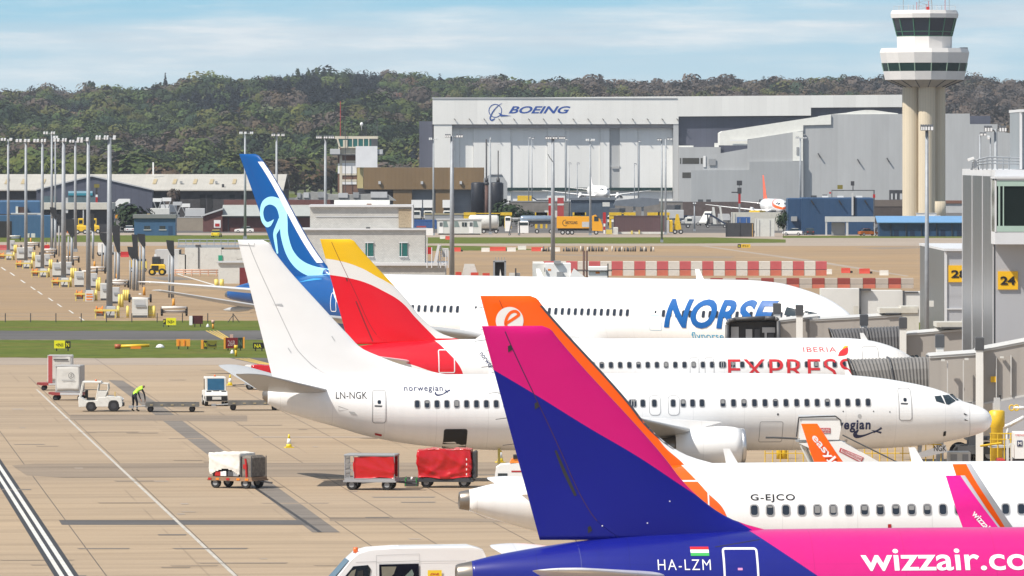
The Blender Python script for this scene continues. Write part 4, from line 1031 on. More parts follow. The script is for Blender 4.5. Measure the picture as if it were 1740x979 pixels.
for y in(0,8.8,17.6,26.2):mb=MB();mb.box(xl-.16,xl-.125,y-.02,y+.12,0,f.z(300));mb.build('trim',PTRIM,pr_)
f.part('roof_slab',PTRIM,pr_,[(1690,288.5,2080,299.9)],-.5,27.5)
by=-3.2
wb=f.part('window_bay',PTRIM,pr_,[(1684,393,2080,414)],by,-.02)
f.part('bay_frame',PTRIM,wb,[(1683.6,303.5,1686.4,393),(1684,303.5,2080,306.5),(1752,304,1755,393)],by-.03,by+.15)
f.part('bay_frame',PTRIM,wb,[(1683.6,303.5,1685,393)],-.3,-.03)
f.part('bay_glass',mat('bay_glass',(.012,.018,.017),.04,var=0,spec=.15),wb,[(1686.4,306.5,1752,393),(1755,306.5,2080,393)],by+.05,by+.1)
f.part('side_glass_reflection',mat('side_glass_reflection',(.16,.19,.15),.08,var=.3),wb,[(1684,306.5,1684.5,393)],by+.16,-.31)  # pale greenish reflection put into the pane colour
f.part('bay_mullion',mat('pale_green_frame',(.36,.48,.42),.45),wb,[(1687,306.6,1745,316),(1687,383,2080,392.9),(1689.5,316,1692.5,383),(1697,316,1699,383)],by-.02,by+.02)
f.part('bay_roof',PTRIM,wb,[(1683,300,2080,303.4)],by-.1,-.02)
f.part('gate_sign',mat('gate_yellow',(.80,.46,.01),.45,var=.03),pr_,[(1695.5,461,1729.5,492)],-.12,-.005)
f.text('24',mat('sign_black',(.012,.012,.012),.5,var=0),pr_,1699.5,469.5,1725,484,-.13,.035)
f.part('upper_storey',ribmat('upper_cladding',(.26,.29,.32),1.6,0,.1,.4),pr_,[(1738,188,2080,288)],2,10)
f.part('parapet',PTRIM,pr_,[(1737,185.5,2080,190)],1.7,10.3);f.part('corner_trim',PTRIM,pr_,[(1737.6,190,1741,288)],1.8,2.3)
mb=MB()
rp=[(1655,288),(1657,276),(1668,271),(1682,267.5),(1700,267),(1720,268),(1745,269)]
for q in(0,5.5,11):
 pts=[(f.x(a),2.5,f.z(b+(288.5-b)*q/22))for a,b in rp];mb.tube(pts,.045,6)
for a,b in rp+[(1663,273),(1675,269.5),(1691,267.2),(1710,267.5)]:mb.cyl((f.x(a),2.5,f.z(289)),(f.x(a),2.5,f.z(b)),.04,n=6)
mb.build('guard_rail',GALV,pr_)
f2=F(1650,D=384)
cc=thing('security_camera','white security camera on a bracket above the pier roof edge','camera',f2.loc)
f2.prism('housing',WHITE,cc,[(1646,270),(1656,266.5),(1657,270),(1647,274)],.6,1.2);f2.part('bracket',LGREY,cc,[(1656,272,1662,288.4)],.8,1.0)
ch=thing('office_chair','blue chair behind the glass of the pier window bay','chair',f.loc+Vector((f.x(1724),-1.5,f.z(392.9))))
k=1/f.s
mb=MB();mb.box(-.28,.28,-.25,.25,.42,.5);mb.build('seat',BLUE,ch)
mb=MB();mb.prism([(.1,.5),(.22,.5),(.32,1.05),(.2,1.05)],-.24,.24);mb.build('backrest',BLUE,ch)
mb=MB()
for a in range(5):mb.cyl((0,0,.1),(.28*math.cos(a*1.257),.28*math.sin(a*1.257),.03),.02,n=6)
mb.cyl((0,0,.08),(0,0,.42),.03,n=8);mb.build('pedestal',DARK,ch)
f=F(1600,D=515)
p28=thing('pier_building','lower grey pier block with the number 28 behind the tall one','building',f.loc)
f.part('wall',ribmat('pier_cladding_b',(.15,.155,.165),3.4,1,.1,.35,.05,.45,.02),p28,[(1605,426,1605.5,640)],0,31)
f.part('wall',PWALL,p28,[(1605.6,426,1760,640)],.0,31)
f.part('roof_slab',PTRIM,p28,[(1604,422.5,1762,426.5)],-.3,31.5);f.part('trim',PTRIM,p28,[(1604.6,427,1609,640),(1609,524,1650,526)],-.12,-.01)
f.part('gate_sign',MATS['gate_yellow'],p28,[(1611.5,451,1646,479.5)],-.15,-.01)
f.text('28',MATS['sign_black'],p28,1616,459,1643,472.5,-.16,.035)
f.part('vent_box',OFFW,p28,[(1578,511,1586,521)],-.5,0)
TUN=ribmat('bridge_cladding',(.36,.335,.31),2.1,0,.06,.5,.05)
ROOFM=mat('bridge_roof',(.55,.55,.54),.5,var=.06)
def tunnel(parent,a,b,w_,h_,m=TUN,name='tunnel',roof=True):
 a,b=Vector(a),Vector(b);vs=[]
 for p in(a,b):
  vs+=[(p.x,p.y,p.z),(p.x,p.y+w_,p.z),(p.x,p.y+w_,p.z+h_),(p.x,p.y,p.z+h_)]
 mb=MB();mb.add(vs,[(0,3,2,1),(4,5,6,7),(0,4,7,3),(1,2,6,5),(3,7,6,2),(0,1,5,4)]);o=mb.build(name,m,parent)
 for q,hh in((-.06,.10),(h_-.06,.12)):
  for yy in(-.07,w_-.03):
   vs=[(p.x,p.y+yy+dy,p.z+q+dz_)for p in(a,b)for dy,dz_ in((0,0),(.1,0),(.1,hh),(0,hh))]
   mb=MB();mb.add(vs,[(0,3,2,1),(4,5,6,7),(0,4,7,3),(1,2,6,5),(3,7,6,2),(0,1,5,4)]);mb.build('rail_trim',ROOFM,o)
 if roof:
  vs=[(p.x,p.y+dy,p.z+h_+dz_)for p in(a,b)for dy,dz_ in((-.12,.065),(w_+.12,.065),(w_*.5,.20))]
  mb=MB();mb.add(vs,[(0,2,1),(3,4,5),(0,3,5,2),(1,2,5,4),(0,1,4,3)]);mb.build('roof',ROOFM,o)
 return o
def bellows(parent,x0,x1,y0,w_,z0,h_,slant=.5,droop=0.0,n=44,m=None):
 mb=MB();mb.smooth=False;rings=[]
 for k in range(n+1):
  f_=k/n;x=x0+(x1-x0)*f_;g=.055 if k%2 else 0
  prof=[(0,0),(0,.55),(.03,.78),(.10,.92),(.25,1.0),(.75,1.0),(.90,.92),(.97,.78),(1,.55),(1,0)]
  rings.append([(x-slant*(q-.3)*(1-f_),y0+w_*u_+(g if u_<.5 else-g),z0+(h_-g)*q-droop*(1-f_))for u_,q in prof])
 mb.loft(rings,closed=False,cap0=False,cap1=False)
 o=mb.build('canopy_bellows',m or mat('bellows_rubber',(.17,.165,.16),.7,var=.15),parent);fixn(o,(0,-.6,1));
 mb=MB()
 for k in(0,n//2,n):
  r_=rings[k];mb.tube([Vector(p)+Vector((0,-.03,.03))for p in r_],.05,6)
 mb.build('canopy_hoop',CHAR,o);return o
def lift_post(parent,x,y,ztop,w_=.34,zb=0.0):
 mb=MB();mb.box(x-w_/2,x+w_/2,y-w_/2,y+w_/2,zb,ztop-.7);o=mb.build('lift_column',mat('column_white',(.76,.75,.72),.45,var=.04),parent)
 mb=MB();mb.box(x-w_*.62,x+w_*.62,y-w_*.62,y+w_*.62,ztop-.72,ztop,.05);mb.build('column_cap',CHAR,o);return o
def carriage(parent,x,y,w_=2.6):
 mb=MB();mb.box(x-1.0,x+1.0,y-.2,y+w_+.2,.55,1.0);mb.box(x-.35,x+.35,y+.3,y+w_-.3,1.0,2.4);o=mb.build('wheel_carriage',CHAR,parent)
 for yy in(y+.1,y+w_-.1):
  for xx in(x-.75,x+.75):
   wb_=MB();wb_.wheel((xx,yy,.55),.55,.38);wb_.build('wheel',[BLACK,LGREY],o)
f=F(1600,D=366);jb=thing('jet_bridge','grey passenger bridge behind the nose of the all white airliner','jet bridge',f.loc)
bellows(jb,f.x(1466),f.x(1582),1.2,3.6,f.z(690),f.z(609)-f.z(690),.9,.15)
tunnel(jb,(f.x(1581),1.0,f.z(690)),(f.x(1664),.8,f.z(684)),3.0,f.z(608)-f.z(690))
tunnel(jb,(f.x(1663),.55,f.z(688)),(f.x(1900),.3,f.z(642)),3.4,f.z(598)-f.z(688))
lift_post(jb,f.x(1664.5),.05,f.z(573),.38);lift_post(jb,f.x(1606),4.6,f.z(572),.40);carriage(jb,f.x(1660),.6)
f.part('roof_unit',WHITE,jb,[(1712,583,1726,590),(1684,592,1696,596)],1.4,2.4)
f.part('cable_tray',GREY,jb,[(1590,684,1655,686.5)],.6,.85);f.part('warning_board',MATS['gate_yellow'],jb,[(1684,640,1694,650)],.3,.38);f.part('lamp',OFFW,jb,[(1600,611,1606,614),(1640,609,1646,612),(1700,606,1706,609)],.1,.4)
f.part('seam_strip',ROOFM,jb,[(1610,614,1611.2,686),(1637,613,1638.2,684),(1693,608,1694.4,676),(1718,604,1719.4,672)],.28,.44)
mb=MB();mb.tube([(f.x(1668),.1,f.z(690)),(f.x(1673),.0,f.z(712)),(f.x(1682),.0,f.z(716)),(f.x(1692),.1,f.z(700)),(f.x(1700),.2,f.z(672))],.06,6);mb.build('hanging_cable',BLACK,jb)
f=F(1530,D=424);jb=thing('jet_bridge','grey passenger bridge with dark rubber canopy behind the red finned jet nose','jet bridge',f.loc)
bellows(jb,f.x(1428),f.x(1536),.8,3.8,f.z(628),f.z(556)-f.z(628),.8,.2,m=mat('bellows_dark',(.09,.09,.095),.7,var=.15))
tunnel(jb,(f.x(1535),.6,f.z(626)),(f.x(1650),.4,f.z(616)),3.0,f.z(570)-f.z(626))
lift_post(jb,f.x(1534.5),.1,f.z(539),.40);lift_post(jb,f.x(1475),5.0,f.z(537),.42);carriage(jb,f.x(1545),.6)
mb=MB();f.box(mb,1592,548,1650,556,.2,3.6);f.box(mb,1640,545,1673,620,.3,3.4);f.box(mb,1594,555,1602,620,3.0,3.4);mb.build('rotunda',CREAM,jb)
f.part('rotunda_slot',CHAR,jb,[(1600,555.8,1640,558.5),(1673,546,1677,620)],.1,.5)
f=F(1400,D=447);jb=thing('jet_bridge','open ended passenger bridge in front of the large angled airliner','jet bridge',f.loc)
mb=MB();f.box(mb,1240,545,1322,620,2.0,4.6);mb.build('cab',TUN,jb)
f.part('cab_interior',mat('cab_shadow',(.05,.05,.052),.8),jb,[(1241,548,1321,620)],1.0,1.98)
f.part('cab_panel',LGREY,jb,[(1243,556,1256,620),(1268,560,1279,600),(1296,557,1318,566),(1300,566,1304,600)],.9,.99)
f.part('cab_panel',CHAR,jb,[(1283,560,1292,600),(1306,567,1316,590)],.9,.98)
mb=MB()
rr=[(1236,620),(1236,552),(1239,545.5),(1250,542.5),(1300,540.5),(1318,541),(1323,545),(1324,620)]
mb.tube([(f.x(a),.4,f.z(b))for a,b in rr],.13,8);mb.build('canopy_hoop',CHAR,jb)
mb=MB();ri=[[(f.x(a),yy,f.z(b))for a,b in rr]for yy in(.4,2.0)];mb.loft(ri,closed=False,cap0=False,cap1=False);mb.build('canopy_bellows',mat('bellows_rubber',(.10,.098,.095)),jb)
tunnel(jb,(f.x(1323),.9,f.z(620)),(f.x(1392),.8,f.z(612)),2.8,f.z(547)-f.z(620))
tunnel(jb,(f.x(1376),.5,f.z(616)),(f.x(1532),.3,f.z(608)),3.2,f.z(545)-f.z(616))
lift_post(jb,f.x(1358.5),.1,f.z(518),.42);lift_post(jb,f.x(1325.5),5.0,f.z(518),.44);carriage(jb,f.x(1362),.6)
mb=MB();f.box(mb,1495,524,1560,532,.2,3.6);f.box(mb,1532,521,1562,620,.3,3.4);mb.build('rotunda',CREAM,jb);f.part('rotunda_slot',CHAR,jb,[(1505,532.2,1530,534.5)],.1,.5)
f.part('roof_unit',LGREY,jb,[(1393,541,1400,544),(1440,540,1450,543)],1.4,2.2)
f=F(1480,D=560);jb=thing('jet_bridge','white passenger bridge beyond the nose of the large angled airliner','jet bridge',f.loc)
for x0,x1,y0,y1,d in((1396,1462,491,541,.6),(1463,1534,494,545,.3),(1535,1600,496,548,0)):
 f.part('tunnel',mat('bridge_white',(.66,.65,.62),.5,var=.04),jb,[(x0,y0,x1,y1)],d,d+3)
f.part('frame',CHAR,jb,[(1460,490,1463,545),(1534,494,1537,548),(1462,490.5,1480,494),(1537,495.5,1560,498)],-.1,.35)
f.part('lift_column',CREAM,jb,[(1450,520,1458,690)],-.4,-.1)
def mast(px,ytop,base=None,D=None,w_=.30,heads=((-14,-3,3),(3,14,3)),label='',arm=True,cond=GALV,group=None,dark=True,tilt=0,hs=1.0):
 f=F(px,D=D,base=base);o=thing('light_mast',label,'light mast',f.loc,0,group)
 mb=MB();zt=f.z(ytop);mb.cyl((0,0,0),(0,0,zt),w_,w_*.62,12);mb.build('pole',cond,o)
 mb=MB();mb.box(-w_*1.3,w_*1.3,-w_*1.3,w_*1.3,0,.5);mb.build('base',cond,o)
 for a,b,n in heads:
  xa,xb=a/f.s,b/f.s
  mb=MB();mb.cyl((min(xa,0),0,zt-.12),(max(xb,0),0,zt-.12),.07,n=6);h_=mb.build('crossarm',cond,o)
  for k in range(n):
   x=xa+(xb-xa)*(k+.5)/n;q=(xb-xa)/n*.42*hs
   mb=MB();mb.prismx([(-.45,-.34),(.25,-.12),(.25,.14),(-.45,.0)],x-q,x+q);mb.v=[(vx,vy,vz+zt+.10)for vx,vy,vz in mb.v]
   fl=mb.build('floodlight',CHAR if dark else LGREY,h_)
   mb=MB();mb.add([(x-q*.85,-.462,zt-.20),(x+q*.85,-.462,zt-.20),(x+q*.85,-.462,zt+.07),(x-q*.85,-.462,zt+.07)],[(0,1,2,3)]);mb.build('lamp_glass',LENS,fl)
 return o
mast(1575,217,D=512,w_=.20,heads=((-11,-4,2),(-4,5,2),(5,11,1)),label='grey light mast standing in front of the control tower shaft')
mast(1692,219,D=500,w_=.2,heads=((-20,-6,3),(5,18,3)),label='dark double headed light mast above the pier roof railing')
mast(1665.5,228,D=900,w_=.2,heads=((-1,5,1),(5,11,1)),label='pale thin lamp post left of the double headed mast over the pier roof')
mast(1683,234,D=800,w_=.12,heads=((-6,-1,1),),label='thin grey lamp post with one pale lamp above the pier roof',dark=False)
f=F(1390,D=328)
st=thing('stair_truck','white covered passenger stairs with red logo boards between the white jets','stair truck',f.loc)
f.prism('canopy',WHITE,st,[(1361,710),(1420,709),(1427,716),(1428,724),(1424,746),(1358,746)],-.9,-.84)
f.prism('canopy',WHITE,st,[(1361,710),(1420,709),(1427,716),(1428,724),(1424,746),(1358,746)],.84,.9)
f.part('canopy_roof',LGREY,st,[(1357,706.5,1420,710)],-.95,.95)
mb=MB();mb.tube([(f.x(a),-.93,f.z(b))for a,b in((1352,741),(1356,708),(1418,706),(1427,713),(1428,722))],.035,6);mb.build('canopy_frame',DARK,st)
f.prism('side_panel',WHITE,st,[(1356,752),(1428,748),(1530,806),(1478,812),(1440,790)],-.92,-.84)
f.prism('side_panel',WHITE,st,[(1356,752),(1428,748),(1530,806),(1478,812),(1440,790)],.84,.92)
mb=MB()
for k in range(14):
 x0=f.x(1425)+k*.26;z1=f.z(750)-k*.19;mb.box(x0,x0+.30,-.82,.82,z1-.06,z1)
mb.build('steps',LGREY,st)
f.part('platform',GREY,st,[(1352,747,1427,750)],-.84,.84)
mb=MB();mb.tube([(f.x(1430),-.9,f.z(738)),(f.x(1545),-.9,f.z(795))],.035,6);mb.build('handrail',CHAR,st);mb=MB();mb.tube([(f.x(1300),-.75,f.z(742.5)),(f.x(1314),-.75,f.z(742.5)),(f.x(1354),-.75,f.z(744.5))],.05,6);mb.build('bumper_arm',CHAR,st)
mb=MB();mb.tube([(f.x(1358),-.7,f.z(752)),(f.x(1385),-.7,f.z(806))],.07,6);mb.build('strut',OFFW,st);mb=MB();mb.tube([(f.x(1366),.7,f.z(752)),(f.x(1390),.7,f.z(806))],.07,6);mb.build('strut',OFFW,st)
mb=MB();mb.box(f.x(1360),f.x(1545),-.95,.95,.45,.75);ck=mb.build('chassis',CHAR,st)
for x in(f.x(1385),f.x(1515)):
 for y in(-.85,.85):wb_=MB();wb_.wheel((x,y,.38),.38,.25);wb_.build('wheel',[BLACK,LGREY],ck)
LOGO=mat('logo_red',(.45,.05,.06),.5,var=0)
lb=f.part('logo_board',LOGO,st,[(1381,726,1409.5,735)],-.925,-.905)
f.text('REDHANDLING',wht,lb,1383,727,1408,731,-.93);f.text('GROUND SERVICES',wht,lb,1388,732,1408,734.2,-.93)
f.prism('logo_board',LOGO,st,[(1426.5,759.5),(1466,776),(1461.5,785.5),(1424,766)],-.945,-.922)
f.prism('logo_field',mat('logo_pale',(.72,.6,.6),.5,var=0),st,[(1428.5,761.5),(1464,776.5),(1460.5,783),(1427,766)],-.955,-.946)
vs,fs=fit(text2d('REDHANDLING',.01),0,1,0,1);A_=Vector((f.x(1429),f.z(766)));ux=Vector((f.x(1462)-f.x(1429),f.z(782)-f.z(766)));uy=Vector((f.x(1430)-f.x(1429),f.z(761.5)-f.z(766)))
plate('lettering',([tuple(A_+ux*x+uy*y)for x,y in vs],fs),LOGO,st,-.957,.012)
def bollards(pxs,base,h,label,m=YELLOW,r=.09,group='yellow bollards',name='bollard',cap=True):
 for px in pxs:
  g=G(px,base);mb=MB();mb.cyl((0,0,0),(0,0,h-.06),r,r,12);mb.cyl((0,0,h-.06),(0,0,h),r,r*.4,12);tag(mb.build(name,m,None,g),label,name,group)
bollards((1324,1333),780,1.05,'thick yellow bollard under the engine side of the all white airliner',YELLOW,.16,'thick bollards under the all white airliner')
f=F(1430,base=786);rl=thing('barrier_rail','thin yellow pedestrian rail on the ground beyond the all white airliner','barrier',f.loc)
mb=MB()
for px in range(1300,1600,13):mb.cyl((f.x(px),0,0),(f.x(px),0,1.0),.03,n=6)
mb.build('post',YELLOW,rl);mb=MB();mb.cyl((f.x(1300),0,.98),(f.x(1600),0,.98),.03,n=6);mb.cyl((f.x(1300),0,.5),(f.x(1600),0,.5),.025,n=6);mb.build('rail',YELLOW,rl)
f=F(1629,D=352);gp=thing('ground_power_unit','white slatted power unit on wheels under the all white jet nose','power unit',f.loc)
f.part('body',OFFW,gp,[(1610,767,1648,797)],-.6,.6,.04);f.part('grille',GREY,gp,[(1614,771,1625,782),(1634,771,1644,783)],-.63,-.59)
for x in(1616,1642):mb=MB();mb.wheel((f.x(x),-.5,.22),.22,.16);mb.build('wheel',[BLACK,LGREY],gp)
f=F(1665,D=368);tgn=thing('pushback_tug','dark low pushback tractor under the passenger bridge beside the jet nose','tractor',f.loc)
f.part('body',DARK,tgn,[(1622,764,1720,790)],-1.0,1.2,.1);f.part('canopy',CHAR,tgn,[(1640,742,1690,747)],-.9,1.1);f.part('post',DARK,tgn,[(1641,747,1644,764),(1684,747,1687,764)],-.9,-.8)
f.text('NT',LGREY,tgn,1652,772,1662,779,-1.02)
for x in(1636,1705):
 for y in(-.95,1.1):mb=MB();mb.wheel((f.x(x),y,.5),.5,.35);mb.build('wheel',[BLACK,GREY],tgn)
f=F(1694,D=363);yd=thing('hydraulic_drum','yellow drum on a grey column beside the all white jet nose','drum',f.loc)
mb=MB();mb.smooth=True;mb.lathe((0,0,0),(0,0,1),[(0,.3),(f.z(727),.33),(f.z(724),.42),(f.z(699),.42),(f.z(697),.30)],20);mb.build('drum',YELLOW,yd)
mb=MB();mb.box(-.16,.16,-.16,.16,f.z(697),f.z(676));mb.build('column',LGREY,yd)
f=F(1705,D=356);pl_=thing('work_platform','yellow railed work platform beside the all white jet nose','platform',f.loc)
f.part('deck',LGREY,pl_,[(1680,757,1722,760)],-.7,.7);mb=MB()
for a in(1682,1694,1705,1716,1722):
 mb.cyl((f.x(a),-.7,0),(f.x(a),-.7,f.z(736)),.035,n=6)
for b in(736,746):mb.cyl((f.x(1680),-.7,f.z(b)),(f.x(1722),-.7,f.z(b)),.035,n=6)
mb.cyl((f.x(1664),-.7,f.z(757)),(f.x(1700),-.7,f.z(752)),.06,n=6);mb.build('railing',YELLOW,pl_)
f=F(1735,D=350);sv=thing('service_truck','white high-lift service truck with a navy M badge at the right edge','truck',f.loc)
f.part('box',WHITE,sv,[(1722,734,1790,778)],-1.1,1.1,.03);bd=f.part('badge',mat('badge_navy',(.02,.03,.10),.5,var=0),sv,[(1725.5,747,1734.5,757)],-1.13,-1.105);f.text('M',wht,bd,1727,749,1733,755,-1.132,.03)
f.text('MENZIES',mat('red_lettering',(.62,.03,.04)),sv,1723,736.5,1745,739.5,-1.105)
f.part('chassis',RED,sv,[(1696,785.5,1790,788)],-1.0,1.0);f.part('cab',RED,sv,[(1694,779,1706,785.5)],-1.0,1.0,.05);f.part('frame',OFFW,sv,[(1708,745,1712,786),(1712,752,1724,755),(1715,755,1718,786)],-.9,-.75)
f.part('underframe',CHAR,sv,[(1712,779,1790,785)],-.8,.8)
for x in(1712,1765):mb=MB();mb.wheel((f.x(x),-.95,.42),.42,.3);mb.build('wheel',[BLACK,LGREY],sv)
f=F(1725,D=364);ho=thing('air_hose_boom','white boom with yellow hose rings under the passenger bridge','boom',f.loc)
mb=MB();mb.tube([(f.x(1700),0,f.z(728)),(f.x(1716),0,f.z(722)),(f.x(1740),0,f.z(709))],.11,8);mb.tube([(f.x(1722),0,f.z(692)),(f.x(1745),0,f.z(694))],.10,8);mb.build('boom',WHITE,ho)
mb=MB();mb.cyl((f.x(1712),0,f.z(727)),(f.x(1712),0,0),.08,n=8);mb.build('leg',LGREY,ho)
for px in(1719,1727):
 mb=MB();c=Vector((f.x(px),-.05,f.z(693)))
 mb.tube([c+Vector((.13*math.cos(R(a)),0,.15*math.sin(R(a))))for a in range(0,390,30)],.04,6);mb.build('hose_ring',YELLOW,ho)
def bevel(o,w_,seg=2,ang=30):
 bm=bmesh.new();bm.from_mesh(o.data)
 es=[e for e in bm.edges if len(e.link_faces)==2 and e.calc_face_angle(0)>R(ang)]
 bmesh.ops.bevel(bm,geom=es,offset=w_,segments=seg,affect='EDGES',profile=.5,clamp_overlap=True)
 bm.to_mesh(o.data);bm.free();return o
def wheels(parent,pts,r,wd,axis=(0,1,0),rimm=LGREY):
 for p in pts:
  mb=MB();mb.wheel(p,r,wd,axis);mb.build('wheel',[BLACK,rimm],parent)
def veh(name,label,cat,px,py,deg,group=None):
 return thing(name,label,cat,G(px,py),R(deg),group)
def clothbox(x0,x1,y0,y1,z0,z1,amp,seed,n=14,folds=3.0,sag=0.0):
 rs_=random.Random(seed);bm=bmesh.new();bmesh.ops.create_cube(bm,size=1.0)
 bmesh.ops.subdivide_edges(bm,edges=bm.edges[:],cuts=n,use_grid_fill=True)
 ph=[rs_.uniform(0,6.28)for _ in range(8)];dirs=[Vector((rs_.gauss(0,1),rs_.gauss(0,1),rs_.gauss(0,1))).normalized()for _ in range(8)]
 c=Vector(((x0+x1)/2,(y0+y1)/2,(z0+z1)/2));d=Vector((x1-x0,y1-y0,z1-z0))
 for v in bm.verts:
  u=v.co.copy();m_=max(abs(u.x),abs(u.y),abs(u.z));r_=u.normalized()*.5
  q=u.lerp(r_*1.22,.16);p=Vector((c.x+q.x*d.x,c.y+q.y*d.y,c.z+q.z*d.z))
  f_=0
  for k in range(8):
   s_=math.sin(dirs[k].dot(p)*folds*(1+.55*k)+ph[k]+1.3*math.sin(p.z*2.2+ph[k]));f_+=(1-abs(s_))**2*(.5 if k<3 else.22)
  nn=Vector((u.x if abs(u.x)>.49 else 0,u.y if abs(u.y)>.49 else 0,u.z if abs(u.z)>.49 else 0)).normalized()if m_>.49 else Vector((0,0,1))
  p+=nn*(f_-.8)*amp
  if u.z>.45:p.z-=sag*(1-(2*u.x)**2)*(1-(2*u.y)**2)-.03*math.sin(p.x*4+ph[0])
  if u.z<-.45:p.z=z0+.05*math.sin(p.x*3+ph[1])
  v.co=p
 mb=MB();mb.smooth=True;bm.verts.index_update();mb.add([v.co for v in bm.verts],[[v.index for v in f.verts]for f in bm.faces]);bm.free();return mb
REDVINYL=mat('red_vinyl',(.50,.007,.010),.25,var=.06,coat=.3)
TARP=mat('white_tarp',(.72,.70,.65),.6,var=.06,dirt=.15,vscale=1.5)
CAGE=mat('cage_steel',(.42,.42,.43),.4,metal=.5,var=.1)
def cart_base(o,L,W,zd,m=CAGE,bar=1.1,side=1):
 mb=MB();mb.box(-L/2,L/2,-W/2,W/2,zd-.12,zd);mb.box(-L/2-.06,L/2+.06,-W/2-.04,W/2+.04,zd-.2,zd-.12);mb.build('deck',[m],o)
 wheels(o,[(x,y,.27)for x in(-L*.36,L*.34)for y in(-W*.40,W*.40)],.27,.17,rimm=GREY)
 mb=MB();e=side*L/2
 mb.cyl((e,-.25,zd-.2),(e+side*bar,0,.32),.035,n=6);mb.cyl((e,.25,zd-.2),(e+side*bar,0,.32),.035,n=6);mb.cyl((e+side*bar,0,.32),(e+side*(bar+.25),0,.30),.05,n=6)
 mb.build('tow_bar',DARK,o)
o=veh('baggage_cart','baggage cart with a dirty white tarpaulin half pulled over it','baggage cart',404,829,-28)
cart_base(o,2.5,1.55,.58,mat('rusty_deck',(.25,.16,.10),.7,var=.3),.5)
mb=clothbox(-1.27,.60,-.80,.80,.62,1.80,.06,3,18,2.6)
mb2=MB();mb2.smooth=True;keep=[]
for f_ in mb.f:
 c=sum((Vector(mb.v[i])for i in f_),Vector())/len(f_)
 if c.y<-.70 and c.z<.98-.35*((c.x+.30)/.85)**2:continue
 if c.z<.66:continue
 keep.append(f_)
mb.f=keep;mb.mi=[0]*len(keep);mb.sm=[True]*len(keep);mb.build('tarpaulin',TARP,o)
mb=MB();mb.box(-1.1,.5,-.6,.6,.6,1.0);mb.build('load',mat('dark_load',(.03,.03,.035),.8,var=.3),o)
for k,(x,c_)in enumerate(((-.75,RED),(-.42,WHITE),(.0,CHAR),(.3,GREY))):mb=MB();mb.box(x-.16,x+.16,-.72,-.61,.62,.86,.03);mb.build('suitcase',c_,o)
for x,c_ in((-1.15,'red'),(-.7,'amb'),(-.1,'red'),(.5,'amb'),(1.0,'amb')):
 mb=MB();mb.box(x-.09,x+.09,-.84,-.815,.42,.52);mb.build('reflector',RED if c_=='red' else ORANGE,o)
mb=MB()
mb.box(.55,1.2,-.70,.70,.60,1.66,.12);mb.build('net_load',mat('netted_load',(.16,.14,.12),.85,var=.45,vscale=5,bump=.5),o)
mb=MB();mb.tube([(.95,-.72,.45),(.92,-.74,1.2),(.86,-.70,1.5)],.06,6);mb.build('strap',RED,o)
mb=MB();mb.box(.72,.98,-.715,-.70,1.0,1.22);mb.build('pocket',RED,o)
mb=MB()
for x in(.62,1.22):
 for y in(-.74,.74):mb.cyl((x,y,.58),(x,y,1.62),.025,n=6)
mb.build('post',CHAR,o)
o=veh('baggage_cart','baggage cart with a red side curtain and open wire cage end','baggage cart',632,832,-8)
cart_base(o,2.55,1.5,.60,CAGE,.75)
mb=MB()
for x in(-1.25,-.80,1.24):
 for y in(-.72,.72):mb.cyl((x,y,.6),(x,y,1.72),.03,n=6)
for z in(.95,1.3):mb.cyl((-1.25,-.72,z),(-.8,-.72,z),.02,n=6);mb.cyl((-1.25,.72,z),(-.8,.72,z),.02,n=6)
for y in(-.5,-.25,0,.25,.5):mb.cyl((-1.25,y,.6),(-1.25,y,1.72),.018,n=6)
for z in(.8,1.05,1.3,1.55):mb.cyl((-1.25,-.72,z),(-1.25,.72,z),.018,n=6)
mb.build('cage',CAGE,o)
mb=MB();mb.box(-1.30,1.28,-.78,.78,1.70,1.80,.04);mb.build('roof',mat('cart_roof',(.30,.31,.32),.4,metal=.3),o)
mb=clothbox(-.82,1.25,-.765,-.70,.60,1.70,.05,8,16,1.6);mb.build('curtain',REDVINYL,o)
mb=MB();mb.box(-.75,1.2,.68,.74,.62,1.68);mb.build('curtain',REDVINYL,o)
mb=MB();mb.box(-.7,1.1,-.5,.5,.61,1.2);mb.build('load',mat('dark_load',(.03,.03,.035)),o)
o=veh('baggage_cart','baggage cart wrapped in a shiny creased red cover by the hold door','baggage cart',759,828,-4)
cart_base(o,2.7,1.55,.50,DARK,.7,-1)
clothbox(-1.46,1.36,-.84,.84,.50,1.98,.10,5,26,1.5,.07).build('cover',REDVINYL,o)
mb=MB()
for z in(.7,.95,1.2,1.45):mb.box(1.05,1.10,-.93,-.905,z-.05,z+.05)
mb.build('lacing',WHITE,o)
mb=MB();mb.box(1.36,1.52,-.7,.7,.5,1.85,.06);mb.build('net_end',DARK,o)
o=veh('tow_hitch_box','small black box with green handles between the two red carts','box',700,828,-4)
mb=MB();mb.box(-.35,.32,-.3,.3,.06,.38,.05);mb.build('box',DARK,o)
mb=MB()
for x in(-.3,.25):mb.tube([(x,-.28,.1),(x,-.28,.46),(x+.06,-.28,.46)],.035,6)
mb.build('handle',mat('green_paint',(.03,.25,.06),.5),o);mb=MB();mb.cyl((0,0,.38),(0,0,.52),.08,.05,10);mb.build('knob',WHITE,o)
CONEY=mat('cone_yellow',(.74,.56,.03),.5,var=.06)
def cone(px,py,label,h=.75):
 o=veh('traffic_cone',label,'traffic cone',px,py,15,'yellow and white cones on the apron')
 mb=MB();mb.box(-.24,.24,-.24,.24,0,.05);mb.build('base',CONEY,o)
 mb=MB();mb.smooth=True;mb.lathe((0,0,.05),(0,0,1),[(0,.17),(h*.22,.145)],16);mb.use(1);mb.lathe((0,0,.05+h*.22),(0,0,1),[(0,.144),(h*.42,.085)],16);mb.use(0);mb.lathe((0,0,.05+h*.64),(0,0,1),[(0,.085),(h*.33,.035)],16)
 mb.build('cone',[CONEY,WHITE],o)
